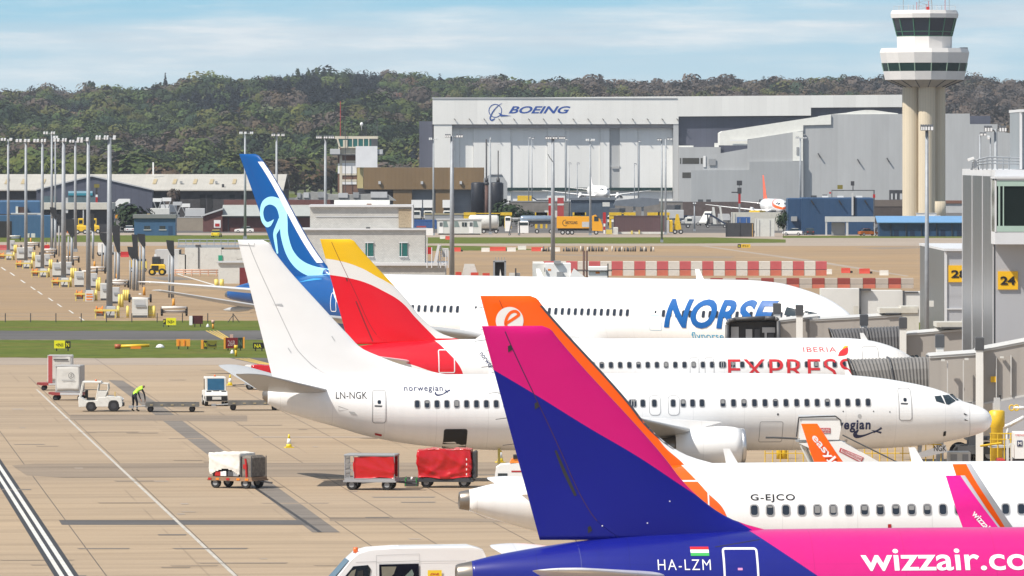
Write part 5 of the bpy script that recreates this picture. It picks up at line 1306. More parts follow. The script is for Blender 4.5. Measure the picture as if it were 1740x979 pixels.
cone(491,761,'yellow and white traffic cone alone on the concrete near the white tail')
cone(391,655,'yellow and white traffic cone beside the front-facing white tractor')
cone(850,786,'yellow and white cone beyond the magenta fin edge, under the white jet',.8)
TW=mat('tractor_white',(.70,.69,.65),.4,var=.05,dirt=.3,vscale=1.2)
def tractor(label,px,py,deg,scale=1.0):
 o=veh('baggage_tractor',label,'baggage tractor',px,py,deg);o.scale=(scale,)*3
 prof=[(-1.45,.30),(-1.50,.95),(-1.42,1.0),(-1.10,.80),(-.95,.72),(-.25,.76),(-.15,.95),(.35,.98),(.45,1.05),(1.25,.98),(1.42,.88),(1.46,.45),(1.40,.30),(1.22,.30),(1.18,.62),(1.05,.74),(.70,.74),(.56,.62),(.52,.32),(-.30,.32),(-.36,.55),(-.50,.64),(-.80,.64),(-.92,.55),(-.98,.32)]
 mb=MB();mb.prism(prof,-.72,.72);b_=bevel(mb.build('body',TW,o),.025,1,25)
 mb=MB();mb.box(-1.1,1.2,-.55,.55,.34,.72);mb.build('engine_block',CHAR,o)
 for y in(-.66,.66):
  for pts,r_ in(([(-1.40,y,.95),(-1.18,y,1.98)],.045),([(-.30,y,.78),(-.12,y,1.9),(.48,y,1.84),(.50,y,1.5),(.28,y,1.0)],.04),([(-.2,y,1.36),(.50,y,1.36)],.03)):
   mb=MB();mb.tube(pts,r_,6);mb.build('cab_frame',TW,o)
 mb=MB();mb.box(-1.22,.04,-.74,.74,1.92,2.02,.03);mb.build('roof',TW,o)
 mb=MB();mb.box(.46,.49,-.62,.62,1.02,1.82);mb.build('windscreen',GLASS,o)
 for y in(-.70,.66):mb=MB();mb.prism([(-.26,.80),(.20,.78),(.30,1.0),(.44,1.34),(-.18,1.34)],y,y+.04);mb.build('door',TW,o);
 mb=MB();mb.box(-.95,-.45,-.45,.45,.78,.92);mb.box(-1.05,-.9,-.45,.45,.9,1.4);mb.build('seat',BLACK,o)
 mb=MB();mb.tube([(.05+0,.0+.18*math.cos(R(a)),1.22+.18*math.sin(R(a)))for a in range(0,390,30)],.02,6);mb.cyl((.05,0,1.2),(.3,0,.95),.02,n=6);mb.build('steering_wheel',BLACK,o)
 wheels(o,[(-.64,y,.34)for y in(-.60,.60)],.34,.22,rimm=DARK);wheels(o,[(.87,y,.40)for y in(-.60,.60)],.40,.26,rimm=DARK)
 for y in(-.45,.45):mb=MB();mb.cyl((1.44,y,.78),(1.475,y,.78),.09,n=12);mb.build('headlight',LENS,o)
 mb=MB();mb.box(1.44,1.52,-.68,.68,.36,.58,.02);mb.build('bumper',BLACK,o)
 mb=MB();mb.cyl((-.35,0,2.02),(-.35,0,2.12),.07,.06,10);mb.build('beacon',BEACON,o)
 mb=MB();mb.cyl((.95,-.5,1.0),(.95,-.5,1.32),.025,n=6);mb.build('marker_pole',YELLOW,o)
 return o
tractor('white open-sided baggage tractor seen side on beside the bending worker',172,699,0,.98)
o=veh('baggage_tractor','white enclosed baggage tractor facing the camera behind the flat trolleys','baggage tractor',365,689,-82)
mb=MB();mb.prism([(1.3,.30),(1.34,.72),(1.05,.98),(.75,1.0),(.72,.98),(-1.3,.98),(-1.35,.35)],-.74,.74);bevel(mb.build('body',TW,o),.04,2)
mb=MB();mb.prism([(.72,.98),(.60,1.92),(-.55,1.94),(-.62,.98)],-.70,.70);bevel(mb.build('cab',TW,o),.04,2)
mb=MB();mb.add([(.735,-.56,1.05),(.735,.56,1.05),(.635,.56,1.82),(.635,-.56,1.82)],[(0,1,2,3)]);fixn(mb.build('windscreen',mat('blue_glass',(.02,.10,.19),.08,var=.3,spec=.9),o),(1,0,.1))
for y,s_ in((-.712,-1),(.712,1)):mb=MB();mb.prism([(-.45,1.08),(.55,1.08),(.48,1.80),(-.42,1.80)],min(y,y-.0),max(y,y+.004));mb.build('side_window',GLASS,o)
mb=MB();mb.prism([(1.30,.34),(1.38,.36),(1.38,.66),(1.30,.70)],-.70,.70);mb.build('bumper',BLACK,o)
mb=MB();mb.prism([(1.31,.66),(1.395,.62),(1.395,.44),(1.31,.42)],-.30,.30);mb.build('bumper_centre',TW,o)
for y in(-.5,.5):mb=MB();mb.box(.98,1.10,y-.16,y+.16,.90,1.02,.02);mb.build('headlight',DARK,o)
mb=MB();mb.box(.92,1.05,-.2,.2,.98,1.04);mb.build('vent',DARK,o)
wheels(o,[(.85,y,.33)for y in(-.66,.66)]+[(-.85,y,.36)for y in(-.66,.66)],.36,.22,rimm=TW)
mb=MB();mb.cyl((0,0,1.94),(0,0,2.05),.07,.06,10);mb.build('beacon',BEACON,o)
def trolley(label,px,py,deg,L=3.6,group='flat roller trolleys'):
 o=veh('roller_trolley',label,'trolley',px,py,deg,group)
 mb=MB();mb.box(-L/2,L/2,-.78,.78,.40,.50);mb.box(-L/2-.05,L/2+.05,-.82,-.74,.36,.62);mb.box(-L/2-.05,L/2+.05,.74,.82,.36,.62);mb.build('frame',mat('trolley_grey',(.15,.145,.135),.6,var=.25,vscale=2),o)
 mb=MB();n=16
 for k in range(n):x=-L/2+.12+(L-.24)*k/(n-1);mb.cyl((x,-.73,.54),(x,.73,.54),.055,n=8)
 mb.build('roller_bed',DARK,o)
 mb=MB()
 for k in range(5):x=-L*.4+L*.8*k/4;mb.box(x-.09,x+.09,-.845,-.82,.45,.52)
 mb.build('side_marker',mat('dull_marker',(.40,.33,.20),.6),o)
 wheels(o,[(x,y,.2)for x in(-L*.42,L*.38)for y in(-.6,.6)],.2,.16,rimm=DARK)
 mb=MB();mb.cyl((-L/2,-.2,.4),(-L/2-.9,0,.34),.035,n=6);mb.cyl((-L/2,.2,.4),(-L/2-.9,0,.34),.035,n=6);mb.box(-L/2-1.15,-L/2-.85,-.12,.12,.26,.42);mb.build('tow_bar',GREY,o);return o
trolley('flat roller trolley hitched nearest the bending worker in the lime vest',293,700,2,3.4)
trolley('flat roller trolley partly hidden behind the white tail cone',433,697,2,3.4)
def container(label,px,py,deg,m,side,w_=1.7,h_=1.85,ring=False):
 o=veh('cargo_container',label,'cargo container',px,py,deg);o.location.z=.56
 mb=MB();mb.box(-w_/2,w_/2,-.75,.75,.06,h_);bevel(mb.build('shell',m,o),.05,1)
 mb=MB();mb.box(-w_/2-.03,w_/2+.03,-.79,.79,0,.06);mb.build('base_plate',ALU,o)
 mb=clothbox(-w_/2+.12,w_/2-.1,-.79,-.74,.12,h_-.1,.02,px,8,2.2);mb.build('door_curtain',side,o)
 mb=MB();mb.box(-w_/2,w_/2,-.80,-.74,h_-.09,h_+.015);mb.build('top_rail',LGREY,o)
 if ring:
  pts=[(.25+.2*math.cos(R(a)),1.15+.2*math.sin(R(a)))for a in range(0,360,20)];plate('emblem',ring2d(pts,.03),CHAR,o,-.83)
  plate('emblem',stroke2d([(.2,1.05),(.27,1.12),(.23,1.22),(.3,1.27)],.04),CHAR,o,-.83);plate('lettering',stroke2d([(-.4,.82),(.5,.82)],.05),GREY,o,-.83)
 else:plate('lettering',stroke2d([(-.45,h_-.32),(.6,h_-.32)],.10),CHAR,o,-.83)
 return o
def red_trolley(label,px,py,deg):
 o=veh('container_trolley',label,'trolley',px,py,deg,'red trolleys under the cargo containers')
 mb=MB();mb.box(-1.15,.95,-.78,.78,.36,.55);mb.build('frame',mat('trolley_red',(.30,.05,.05),.55,var=.2),o)
 mb=MB();mb.prism([(-1.15,.36),(-1.45,.42),(-1.45,.55),(-1.15,.55)],-.5,.5);mb.build('platform',MATS['trolley_red'],o)
 mb=MB();mb.box(-.6,.95,-.80,-.78,.38,.54);mb.build('edge',LGREY,o)
 wheels(o,[(x,y,.18)for x in(-.95,.75)for y in(-.6,.6)],.18,.14,rimm=DARK);return o
ULDW=mat('container_white',(.58,.59,.60),.45,var=.08,dirt=.25)
CURT=mat('container_curtain',(.60,.59,.56),.6,var=.08,dirt=.2)
red_trolley('red trolley under the farther of two cargo containers',98,663,0);container('taller white cargo container with a red edge, behind the other',103,663,0,ULDW,CURT,1.75,1.95)
o=COL.objects[-1]
f=F(88,base=664);o=thing('container_edge','narrow red post along the left edge of the far container','post',f.loc+Vector((0,-.85,.55)));mb=MB();mb.box(-.2,.1,0,.06,0,1.95);mb.build('panel',mat('faded_red',(.42,.07,.07),.5,var=.1),o)
red_trolley('red trolley under the nearer cargo container beside the white tractor',120,680,-6);container('creased white cargo container with a round emblem, in front of the other',119,680,-8,mat('container_grey',(.40,.39,.38),.5,var=.1),CURT,1.75,1.85,True)
o=veh('baggage_cart','far red curtained cart half hidden behind the white tailplane','baggage cart',446,662,-3,)
cart_base(o,2.4,1.5,.55,CAGE,.7,-1)
mb=MB();mb.box(-1.2,-.75,-.70,.70,.55,1.75);mb.build('end_panel',WHITE,o)
clothbox(-.75,1.2,-.76,.76,.55,1.78,.03,12,10,2.0).build('curtain',REDVINYL,o);mb=MB();mb.box(-1.22,-.72,-.72,-.705,.85,1.05);mb.build('marking',RED,o)
f=F(862,D=330);o=thing('belt_loader','white belt loader peeping out left of the magenta fin','belt loader',f.loc)
mb=MB();mb.prism(f.poly([(841,808),(843,794),(850,789),(905,784),(905,822),(843,822)]),-.8,.8);mb.build('body',WHITE,o)
f.part('window',GLASS,o,[(846,803,862,812)],-.82,-.79);f.part('stripe',RED,o,[(869,798.5,900,801)],-.815,-.79)
mb=MB();mb.prism(f.poly([(866,786),(869,780),(876,777),(905,770),(905,786)]),-.5,.5);mb.build('conveyor',ORANGE,o);f.part('roller',BLACK,o,[(872,773,885,779)],-.55,.55)
wheels(o,[(f.x(850),-.7,.33),(f.x(895),-.7,.33),(f.x(850),.7,.33)],.33,.22)
for px,lab in((752.5,'yellow strap post at the left of the open hold door'),(788,'yellow strap post leaning at the right of the open hold door')):
 f=F(px,D=348);o=thing('strap_post',lab,'post',f.loc);mb=MB();mb.cyl((0,0,0),(.05,0,f.z(735 if px>760 else 743)),.05,.04,8);mb.build('post',WOOD,o);mb=MB();mb.box(-.1,.1,-.1,.1,0,.06);mb.build('foot',DARK,o)
f=F(848,D=347);o=thing('tail_prop','yellow striped prop stand under the white jet belly','prop stand',f.loc)
mb=MB();mb.cyl((0,0,0),(0,0,f.z(762)),.07,n=8);mb.build('strut',PYEL,o);mb=MB();mb.cyl((-.25,0,.0),(0,0,.75),.04,n=6);mb.cyl((.25,0,0),(0,0,.75),.04,n=6);mb.build('brace',YELLOW,o);mb=MB();mb.box(-.3,.3,-.2,.2,0,.1);mb.build('base',DARK,o)
VW=paint('van_white',(.78,.78,.79),None,.5,.3,.02,False)
o=veh('van','white high-roofed van with a small yellow sticker at the bottom edge','van',650,1058,180+7)
prof=[(2.75,.35),(2.95,.55),(2.96,.95),(2.75,1.18),(1.95,1.42),(1.22,2.28),(.95,2.52),(.55,2.64),(-.4,2.70),(-3.1,2.72),(-3.5,2.62),(-3.62,2.40),(-3.7,.35)]
N_=12
def vsec(x,z):
 return 1.0-.10*max(0,(z-1.3)/1.4)**1.5
mb=MB();mb.smooth=True;ring_l=[(x,-vsec(x,z),z)for x,z in prof];ring_r=[(x,vsec(x,z),z)for x,z in prof]
inner_l=[(x,-vsec(x,z)+.10,z+(.03 if z>1.2 else 0))for x,z in prof];inner_r=[(x,vsec(x,z)-.10,z+(.03 if z>1.2 else 0))for x,z in prof]
n=len(prof);V_=ring_l+inner_l+inner_r+ring_r
mb.add(V_,[tuple(range(n))[::-1],tuple(range(3*n,4*n))]+[(k*n+i,k*n+(i+1)%n,(k+1)*n+(i+1)%n,(k+1)*n+i)for k in range(3)for i in range(n)])
body=mb.build('body',VW,o)
for p_ in body.data.polygons:p_.use_smooth=len(p_.vertices)==4
bm=bmesh.new();bm.from_mesh(body.data);bmesh.ops.recalc_face_normals(bm,faces=bm.faces[:]);bm.to_mesh(body.data);bm.free()
SEE=mat('tinted_glass',(.015,.02,.022),.05,var=0,spec=.9);SIL=mat('seat_grey',(.16,.21,.19),.7,var=.1)
def vplate(name,pts,m,e,parent=o,side=1):
 mb=MB();mb.add([(x,side*(vsec(x,z)+e),z)for x,z in pts],[tuple(range(len(pts)))]);q=mb.build(name,m,parent);fixn(q,(0,side,0));return q
vplate('door_window',[(1.72,1.40),(1.15,2.08),(.62,2.12),(.52,1.98),(.62,1.40)],SEE,.012)
vplate('side_window',[(.22,1.42),(.22,2.14),(-1.20,2.16),(-1.20,1.42)],mat('black_glass',(.008,.008,.009),.05,var=0,spec=.8),.012)
w1=vplate('interior',[(.12,1.62),(.14,2.06),(-.40,2.06),(-.30,1.80),(-.12,1.62)],mat('seen_through',(.20,.19,.15),.3,var=.1),.018)
vplate('seat',[(-.55,1.42),(-.70,1.72),(-.95,1.96),(-1.02,1.80),(-.92,1.42)],SIL,.018)
vplate('seat',[(1.1,1.42),(.98,1.9),(.80,1.95),(.78,1.42)],BLACK,.018)
vplate('interior',[(1.55,1.46),(1.2,1.92),(1.05,1.98),(1.18,1.46)],MATS['seen_through'],.018)
vplate('side_window',[(-1.75,1.40),(-1.75,1.50),(-2.5,1.50),(-2.5,1.40)],MATS['black_glass'],.012)
mb=MB();mb.add([(1.99,.86,1.44),(1.99,-.86,1.44),(1.26,-.78,2.26),(1.26,.78,2.26)],[(0,1,2,3)]);mb.v=[(x+.022,y,z+.02)for x,y,z in mb.v];q=mb.build('windscreen',mat('windscreen_glass',(.03,.07,.10),.05,var=.2,spec=.9),o);fixn(q,(1,0,.8))
def vline(pts,wd=.012):
 mb=MB();
 vs,fs=stroke2d(pts,wd);mb.add([(x,vsec(x,z)+.008,z)for x,z in vs],fs);q=mb.build('seam',mat('van_seam',(.30,.30,.31),.5,var=0),o);fixn(q,(0,1,0))
vline([(.30,1.0),(.32,2.46),(-1.22,2.50),(-1.22,1.0)]);vline([(.32,2.24),(1.05,2.22)]);vline([(-1.22,2.24),(-2.9,2.24)]);vline([(-1.22,2.26),(.3,2.22)])
stk=vplate('sticker',[(-1.52,1.66),(-1.52,1.92),(-2.02,1.92),(-2.02,1.66)],mat('sticker_yellow',(.82,.58,.03),.45,var=0),.012)
vs,fs=fit(text2d('DHL',.03,.35),-1.94,-1.60,1.74,1.82);mb=MB();mb.add([(-3.54-x,vsec(0,z)+.017,z)for x,z in vs],fs);q=mb.build('lettering',mat('sticker_red',(.55,.04,.02),.5,var=0),stk);fixn(q,(0,1,0))
mb=MB();mb.cyl((1.0,.35,2.52),(1.0,.35,2.72),.09,.08,12);mb.build('beacon',BEACON,o)
mb=MB();mb.box(1.9,2.0,1.05,1.25,1.35,1.65,.02);mb.cyl((1.75,.95,1.42),(1.95,1.1,1.45),.03,n=6);mb.build('mirror',BLACK,o)
wheels(o,[(1.9,y,.36)for y in(-.9,.9)]+[(-1.9,y,.36)for y in(-.9,.9)],.36,.24)
mb=MB();mb.box(2.9,3.0,-.95,.95,.35,.62,.03);mb.build('bumper',CHAR,o)
mb=MB();mb.box(-2.2,-.6,-.45,-.3,2.72,2.75);mb.build('roof_rail',LGREY,o)
def person(label,px,py,deg,joints,rad,zones,h=1.75,loc=None):
 o=thing('person',label,'person',loc or G(px,py),R(deg));o.scale=(h/1.75,)*3
 names=list(joints);bones=[('hip','waist'),('waist','chest'),('chest','neck'),('neck','head'),('head','crown')]
 for s_ in 'lr':bones+=[('hip','th'+s_),('th'+s_,'kn'+s_),('kn'+s_,'an'+s_),('an'+s_,'to'+s_),('chest','sh'+s_),('sh'+s_,'el'+s_),('el'+s_,'wr'+s_),('wr'+s_,'ha'+s_)]
 me=bpy.data.meshes.new('body');me.from_pydata([joints[n_]for n_ in names],[(names.index(a),names.index(b))for a,b in bones],[]);
 ob=bpy.data.objects.new('body',me);COL.objects.link(ob)
 sk=ob.modifiers.new('s','SKIN');me.skin_vertices.new()if not me.skin_vertices else None
 for n_,sv in zip(names,me.skin_vertices[0].data):
  r_=rad.get(n_[:2],rad.get(n_,.06));sv.radius=r_ if isinstance(r_,tuple)else(r_,r_);sv.use_root=n_=='hip'
 ob.modifiers.new('d','SUBSURF').levels=2
 dg=bpy.context.evaluated_depsgraph_get();dg.update();nm=bpy.data.meshes.new_from_object(ob.evaluated_get(dg));bpy.data.objects.remove(ob)
 b_=bpy.data.objects.new('body',nm);COL.objects.link(b_);b_.parent=o;nm.materials.clear()
 for m_ in zones['mats']:nm.materials.append(m_)
 J={k:Vector(v)for k,v in joints.items()};segs=[(J[a],J[b],zones['bone'].get((a[:2],b[:2]),0))for a,b in bones]
 for p_ in nm.polygons:
  c=p_.center;best=9;mi=0
  for a,b,z_ in segs:
   ab=b-a;t=max(0,min(1,(c-a).dot(ab)/max(ab.length_squared,1e-9)));dd=(c-(a+ab*t)).length
   if dd<best:best,mi=dd,z_
  p_.material_index=mi;p_.use_smooth=True
 return o,J
RADS={'hip':(.15,.11),'waist':(.145,.10),'chest':(.17,.11),'neck':.055,'head':(.085,.095),'crown':(.07,.08),'th':.095,'kn':.065,'an':.05,'to':.045,'sh':.065,'el':.05,'wr':.038,'ha':.035}
ZN={('hi','wa'):1,('wa','ch'):1,('ch','ne'):1,('ne','he'):2,('he','cr'):3,('hi','th'):0,('th','kn'):0,('kn','an'):0,('an','to'):4,('ch','sh'):1,('sh','el'):5,('el','wr'):5,('wr','ha'):2}
bend=dict(hip=(-.05,0,.95),waist=(.10,0,1.14),chest=(.34,0,1.32),neck=(.50,0,1.42),head=(.60,0,1.42),crown=(.70,0,1.40),thl=(-.05,.10,.92),knl=(.03,.17,.50),anl=(-.02,.22,.09),tol=(.16,.24,.04),thr=(-.05,-.10,.92),knr=(.06,-.15,.50),anr=(.0,-.20,.09),tor=(.18,-.22,.04),shl=(.36,.20,1.28),ell=(.48,.26,.98),wrl=(.56,.20,.70),hal=(.60,.16,.60),shr=(.36,-.20,1.28),elr=(.50,-.26,.98),wrr=(.60,-.18,.68),har=(.64,-.14,.58))
o,J=person('worker in a lime hi-vis vest and dark trousers bending over a trolley bar',229,699.5,40,bend,RADS,{'mats':[NAVY,LIME,SKIN,HAIR,BLACK,NAVY],'bone':ZN},2.0)
def fingers(o,J,s_,m=SKIN):
 w_,h_=J['wr'+s_],J['ha'+s_];d=(h_-w_).normalized();sd_=d.orthogonal().normalized()
 mb=MB();mb.smooth=True
 for k in range(4):
  a=h_+sd_*(.027*(k-1.5));b=a+d*(.045-.004*abs(k-1))+d.cross(sd_)*.012;c=b+d*.02+d.cross(sd_)*.03
  mb.tube([a-d*.02,b,c],.010,6)
 mb.tube([h_-d*.03+sd_*.03,h_+sd_*.055+d*.01,h_+sd_*.05+d*.04],.011,6);mb.build('fingers',m,o)
for s_ in 'lr':fingers(o,J,s_)
mb=MB()
for s_ in 'lr':
 a,b=J['kn'+s_],J['an'+s_];c=a.lerp(b,.72);mb.smooth=True;mb.cyl(c,c.lerp(b,.25),.068,.064,14)
mb.build('reflective_band',mat('reflective_tape',(.65,.66,.66),.3),o)
stand=dict(hip=(0,0,.93),waist=(.01,0,1.12),chest=(0,0,1.34),neck=(.0,0,1.50),head=(.02,0,1.60),crown=(.02,0,1.70),thl=(0,.10,.90),knl=(.03,.12,.50),anl=(0,.13,.09),tol=(.16,.15,.04),thr=(0,-.10,.90),knr=(.02,-.12,.50),anr=(-.03,-.13,.09),tor=(.13,-.15,.04),shl=(0,.20,1.42),ell=(-.02,.27,1.13),wrl=(.06,.27,.88),hal=(.09,.26,.79),shr=(0,-.20,1.42),elr=(-.02,-.27,1.13),wrr=(.06,-.27,.88),har=(.09,-.26,.79))
for lab,px,py,deg,m_ in(('person in orange hi-vis clothing standing left of the brick building door',339,391,-70,HVO),('person in orange hi-vis top walking beside the small yellow car',357,390,200,HVO),('person in a lime vest standing behind the yellow tow tractor',293,462,-90,LIME)):
 legs=HVO if 'clothing' in lab else NAVY
 o,J=person(lab,px,py,deg,stand,RADS,{'mats':[legs,m_,SKIN,HAIR,BLACK,m_],'bone':ZN},1.8)
 for s_ in 'lr':fingers(o,J,s_)
HCLAD=ribmat('hangar_cladding',(.74,.74,.715),2.6,0,.03,.55,.03,0,.02)
HDOOR=ribmat('hangar_door_sheet',(.75,.755,.74),4.0,0,.03,.55,.03,0,.02)
SLATEW=ribmat('slate_cladding',(.085,.092,.125),2.0,0,.12,.5,.05)
GCLAD=ribmat('grey_cladding',(.37,.385,.395),1.8,0,.04,.55,.06)
GCLAD2=ribmat('pale_grey_cladding',(.43,.44,.445),1.8,0,.04,.55,.05)
BONE=mat('bone_cladding',(.78,.78,.73),.55,var=.05)
BOEB=mat('sign_blue',(.02,.075,.32),.45,var=0)
f=F(735,D=2371);hg=thing('hangar','very long pale hangar with a blue orbit emblem and name on its front','hangar',f.loc)
f.prism('fascia',HCLAD,hg,[(735,167),(1533,161),(1533,182),(1378,183),(1378,196.5),(1153,198),(1153,211),(735,211.5)],0,140)
f.part('roof_edge',LGREY,hg,[(734,165.8,1150,167.6)],-.3,.4)
f.part('pillar',HCLAD,hg,[(737,211.6,768,360)],.3,40);f.part('pillar',GCLAD2,hg,[(1144,211.2,1153,360)],.2,20)
f.part('door_header',mat('header_shade_grey',(.30,.29,.30),.6),hg,[(768.2,211.7,1143.8,217.5)],1.2,6)  # shade under the recess soffit is put into this grey
leaves=[768.3,781,804,868,930,960,1020,1036,1053,1084,1143.7]
for k in range(len(leaves)-1):
 f.part('door',HDOOR if k!=7 else GCLAD2,hg,[(leaves[k]+.15,217.8,leaves[k+1]-.15,360)],3.0+.5*(k%2),6.2)
f.part('door_track',LGREY,hg,[(1037,281.5,1053,283)],2.6,3.0)
f.part('base_glazing',mat('dark_green_glass',(.006,.03,.026),.1,var=0),hg,[(790,319,1143,324.5)],2.2,2.9)
f.part('side_wall',SLATEW,hg,[(712,206,734.8,360)],6,130)
f.part('rear_wall',SLATEW,hg,[(1153.2,198.2,1377.8,360),(1378.2,183.3,1533,360)],2,120)
for k in range(16):
 x=771+25.2*k;mb=MB();mb.prism(f.poly([(x,202),(x+1,201.4),(x+4,204.5),(x+3,205.2)]),-1.2,-.3);mb.build('floodlight',DARK,hg)
f.text('BOEING',BOEB,hg,864,180.5,969.5,193,-.02,.026,.38)
plate('emblem',stroke2d([(f.x(841.5+10.8*math.cos(R(a))),f.z(188.3+11*math.sin(R(a))))for a in range(0,361,12)],.26),BOEB,hg,-.02,.06)
eb=smooth2d([(f.x(a),f.z(b))for a,b in((853,175.5),(846,180),(838,189),(833,199),(833.5,203.5),(837,204),(841,201))],5);n=len(eb)
plate('emblem',stroke2d(eb,list(np.interp(np.linspace(0,1,n),[0,.3,.6,.85,1],[.12,.34,.44,.5,.15]))),BOEB,hg,-.02,.09)
plate('emblem',poly2d([(f.x(a),f.z(b))for a,b in((846.5,191.5),(851,193),(854,195),(869,196.6),(855,197.6),(850,197.8),(849.5,195))]),BOEB,hg,-.02,.12)
f.part('annexe',GCLAD2,hg,[(1153.3,250,1224,360)],-4,1.9);f.part('annexe_window',mat('bronze_glass',(.07,.065,.055),.2,var=.1),hg,[(1159,268.5,1187.5,278.5),(1190,268.5,1195,278.5),(1159,293,1174,302.5),(1155,268.5,1157,278.5)],-4.06,-3.95)
f.part('roof_plant',BONE,hg,[(1153.3,247.5,1178,250),(1214,243,1221,250)],-3,1)
f=F(1365,D=2140);gh=thing('hangar','stepped grey hangar between the long pale one and the control tower','hangar',f.loc)
f.prism('wall',GCLAD2,gh,[(1365,360),(1365,212),(1412,211),(1412,194.5),(1648,193),(1648,211),(1695,211),(1695,222),(1722,228),(1722,360)],0,90)
f.prism('gable_roof',BONE,gh,[(1412,194.3),(1445,191),(1470,187),(1485,187.2),(1526,192.8),(1526,194)],.5,60)
f.prism('eaves',BONE,gh,[(1223,247),(1223,226),(1228,223),(1412,195),(1412,211.8),(1364.8,213),(1364.8,222),(1270,237),(1270,247)],-.5,20)
f.prism('side_bay',GCLAD2,gh,[(1194,360),(1194,267),(1204,264),(1270,252.5),(1270,238.5),(1278,236),(1364.5,222),(1364.5,360)],-1.1,-.6)
f.prism('low_bay',GCLAD,gh,[(1174,360),(1174,289.5),(1273,289),(1273,275),(1364.6,274),(1364.6,360)],-1.9,-1.2)
f.part('corner_panel',BONE,gh,[(1347,224,1364,273.5)],-1.3,-1.15);f.part('louvre',GREY,gh,[(1353,250,1357,263),(1204,270,1216,281)],-1.5,-1.32)
f.part('eave_trim',WHITE,gh,[(1240,237.5,1269,240),(1195,265,1199,284)],-1.35,-1.12)
for x,y in((1389,261),(1456,271),(1506,269)):
 mb=MB();mb.prism(f.poly([(x,y),(x+1.5,y-1),(x+6,y+6),(x+4,y+7)]),-1,-.02);mb.build('wall_lamp',CHAR,gh)
f.part('doorway',DARK,gh,[(1511,323,1536,341)],-.12,-.01);f.part('door_leaf',LGREY,gh,[(1514,329,1517,339),(1521,329,1524,339),(1529,329,1533,339)],-.25,-.13)
f.part('parapet',SLATEW,gh,[(1648.5,194,1718,240)],92,100)
f=F(1571,D=1640);ct=thing('control_tower','tall white control tower with two rings of dark windows on a fluted shaft','control tower',f.loc)
k=1/f.s;SHAFT=ribmat('shaft_concrete',(.62,.535,.40),.62,0,.2,.75,.06);CTW=mat('tower_white',(.70,.68,.66),.5,var=.03)
mb=MB();mb.smooth=True;zt=f.z(148)
for x,y,r_ in((-22,.4,15.5),(3,-2.2,14.5),(22,2.4,14.5),(30,4.4,7)):mb.cyl((x*k,y,0),(x*k,y,zt),r_*k,r_*k,40,False)
mb.build('shaft',SHAFT,ct)
mb=MB();mb.smooth=True;mb.cyl((16*k,-.6,0),(16*k,-.6,f.z(342)),20*k,n=40);mb.build('base_drum',SHAFT,ct)
def ring_wall(name,m,r0,y0,r1,y1,n=16,parent=ct,cap=True,rot=.10):
 mb=MB();A_=[[(r_*k*math.cos(rot+2*math.pi*i/n),r_*k*math.sin(rot+2*math.pi*i/n),f.z(y))for i in range(n)]for r_,y in((r0,y0),(r1,y1))];mb.loft(A_,cap0=cap,cap1=cap);return mb.build(name,m,parent)
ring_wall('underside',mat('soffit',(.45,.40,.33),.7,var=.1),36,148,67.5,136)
for a in range(16):
 q=.10+2*math.pi*a/16;mb=MB();mb.cyl((37*k*math.cos(q),37*k*math.sin(q),f.z(147.8)-.1),(67*k*math.cos(q),67*k*math.sin(q),f.z(136)-.1),.09,n=6);mb.build('soffit_rib',DARK,ct)
ring_wall('lower_wall',CTW,67.8,136,71,121.5);ring_wall('gallery_window',mat('dark_green_glass',(.006,.03,.026),.1,var=0),70,121.4,73,107.5);ring_wall('gallery_wall',CTW,73.6,107.4,77,90);ring_wall('gallery_coping',CTW,77,89.9,74.5,82.5)
ring_wall('cab_wall',CTW,47,82.4,47.5,61.5,12);ring_wall('cab_window',mat('cab_glass',(.012,.018,.03),.08,var=0,spec=.9),47,61.4,54.5,31.2,12);ring_wall('roof_edge',CTW,57.5,31,58.5,24,12);ring_wall('roof',CTW,58.5,23.9,56,18,12)
GRF=mat('green_frame',(.05,.16,.10),.4,var=.05)
for n,(r0,y0,r1,y1),rr in((16,(70.3,121.4,73.3,107.5),.10),(12,(47.3,61.4,54.8,31.2),.10)):
 for a in range(n):
  q=rr+2*math.pi*a/n;mb=MB();mb.cyl((r0*k*math.cos(q),r0*k*math.sin(q),f.z(y0)),(r1*k*math.cos(q),r1*k*math.sin(q),f.z(y1)),.14,n=6);mb.build('mullion',GRF if n==12 else mat('pale_green',(.25,.36,.28),.4),ct)
ring_wall('transom',GRF,49.2,54.6,49.6,53.4,12);ring_wall('sill_band',GRF,47.6,62.4,47.8,61.2,12)
RW=mat('mast_red',(.45,.06,.05),.5)
mb=MB()
for x in(-10,13):mb.cyl((x*k,0,f.z(18)),(x*k*.8,0,f.z(-24)),.10,n=6)
for q in range(6):mb.cyl((-10*k,0,f.z(16-6*q)),(12.5*k,0,f.z(12-6*q)),.05,n=4);mb.cyl((-10*k,0,f.z(10-6*q)),(12.5*k,0,f.z(16-6*q)),.05,n=4)
mb.build('lattice_mast',GREY,ct)
for x,h_,m_ in((-44,8,LGREY),(-37,22,GREY),(-28,10,LGREY),(-20,9,GREY),(-14,14,RW),(2,10,RED),(6,16,RW),(20,9,LGREY),(34,22,RW),(41,24,GREY),(28,8,GREY)):
 mb=MB();mb.cyl((x*k,-2,f.z(18)),(x*k,-2,f.z(18-h_)),.07,n=6);mb.build('aerial',m_,ct)
mb=MB();
for a in range(24):q=2*math.pi*a/24;mb.cyl((53*k*math.cos(q),53*k*math.sin(q),f.z(18)),(53*k*math.cos(q),53*k*math.sin(q),f.z(10.5)),.03,n=4)
pts=[(53*k*math.cos(2*math.pi*a/24),53*k*math.sin(2*math.pi*a/24),f.z(10.5))for a in range(25)];mb.tube(pts,.03,4);mb.build('guard_rail',LGREY,ct)
mb=MB();mb.box(2*k,7*k,-3,-2,f.z(18),f.z(12));mb.build('beacon_box',RED,ct)
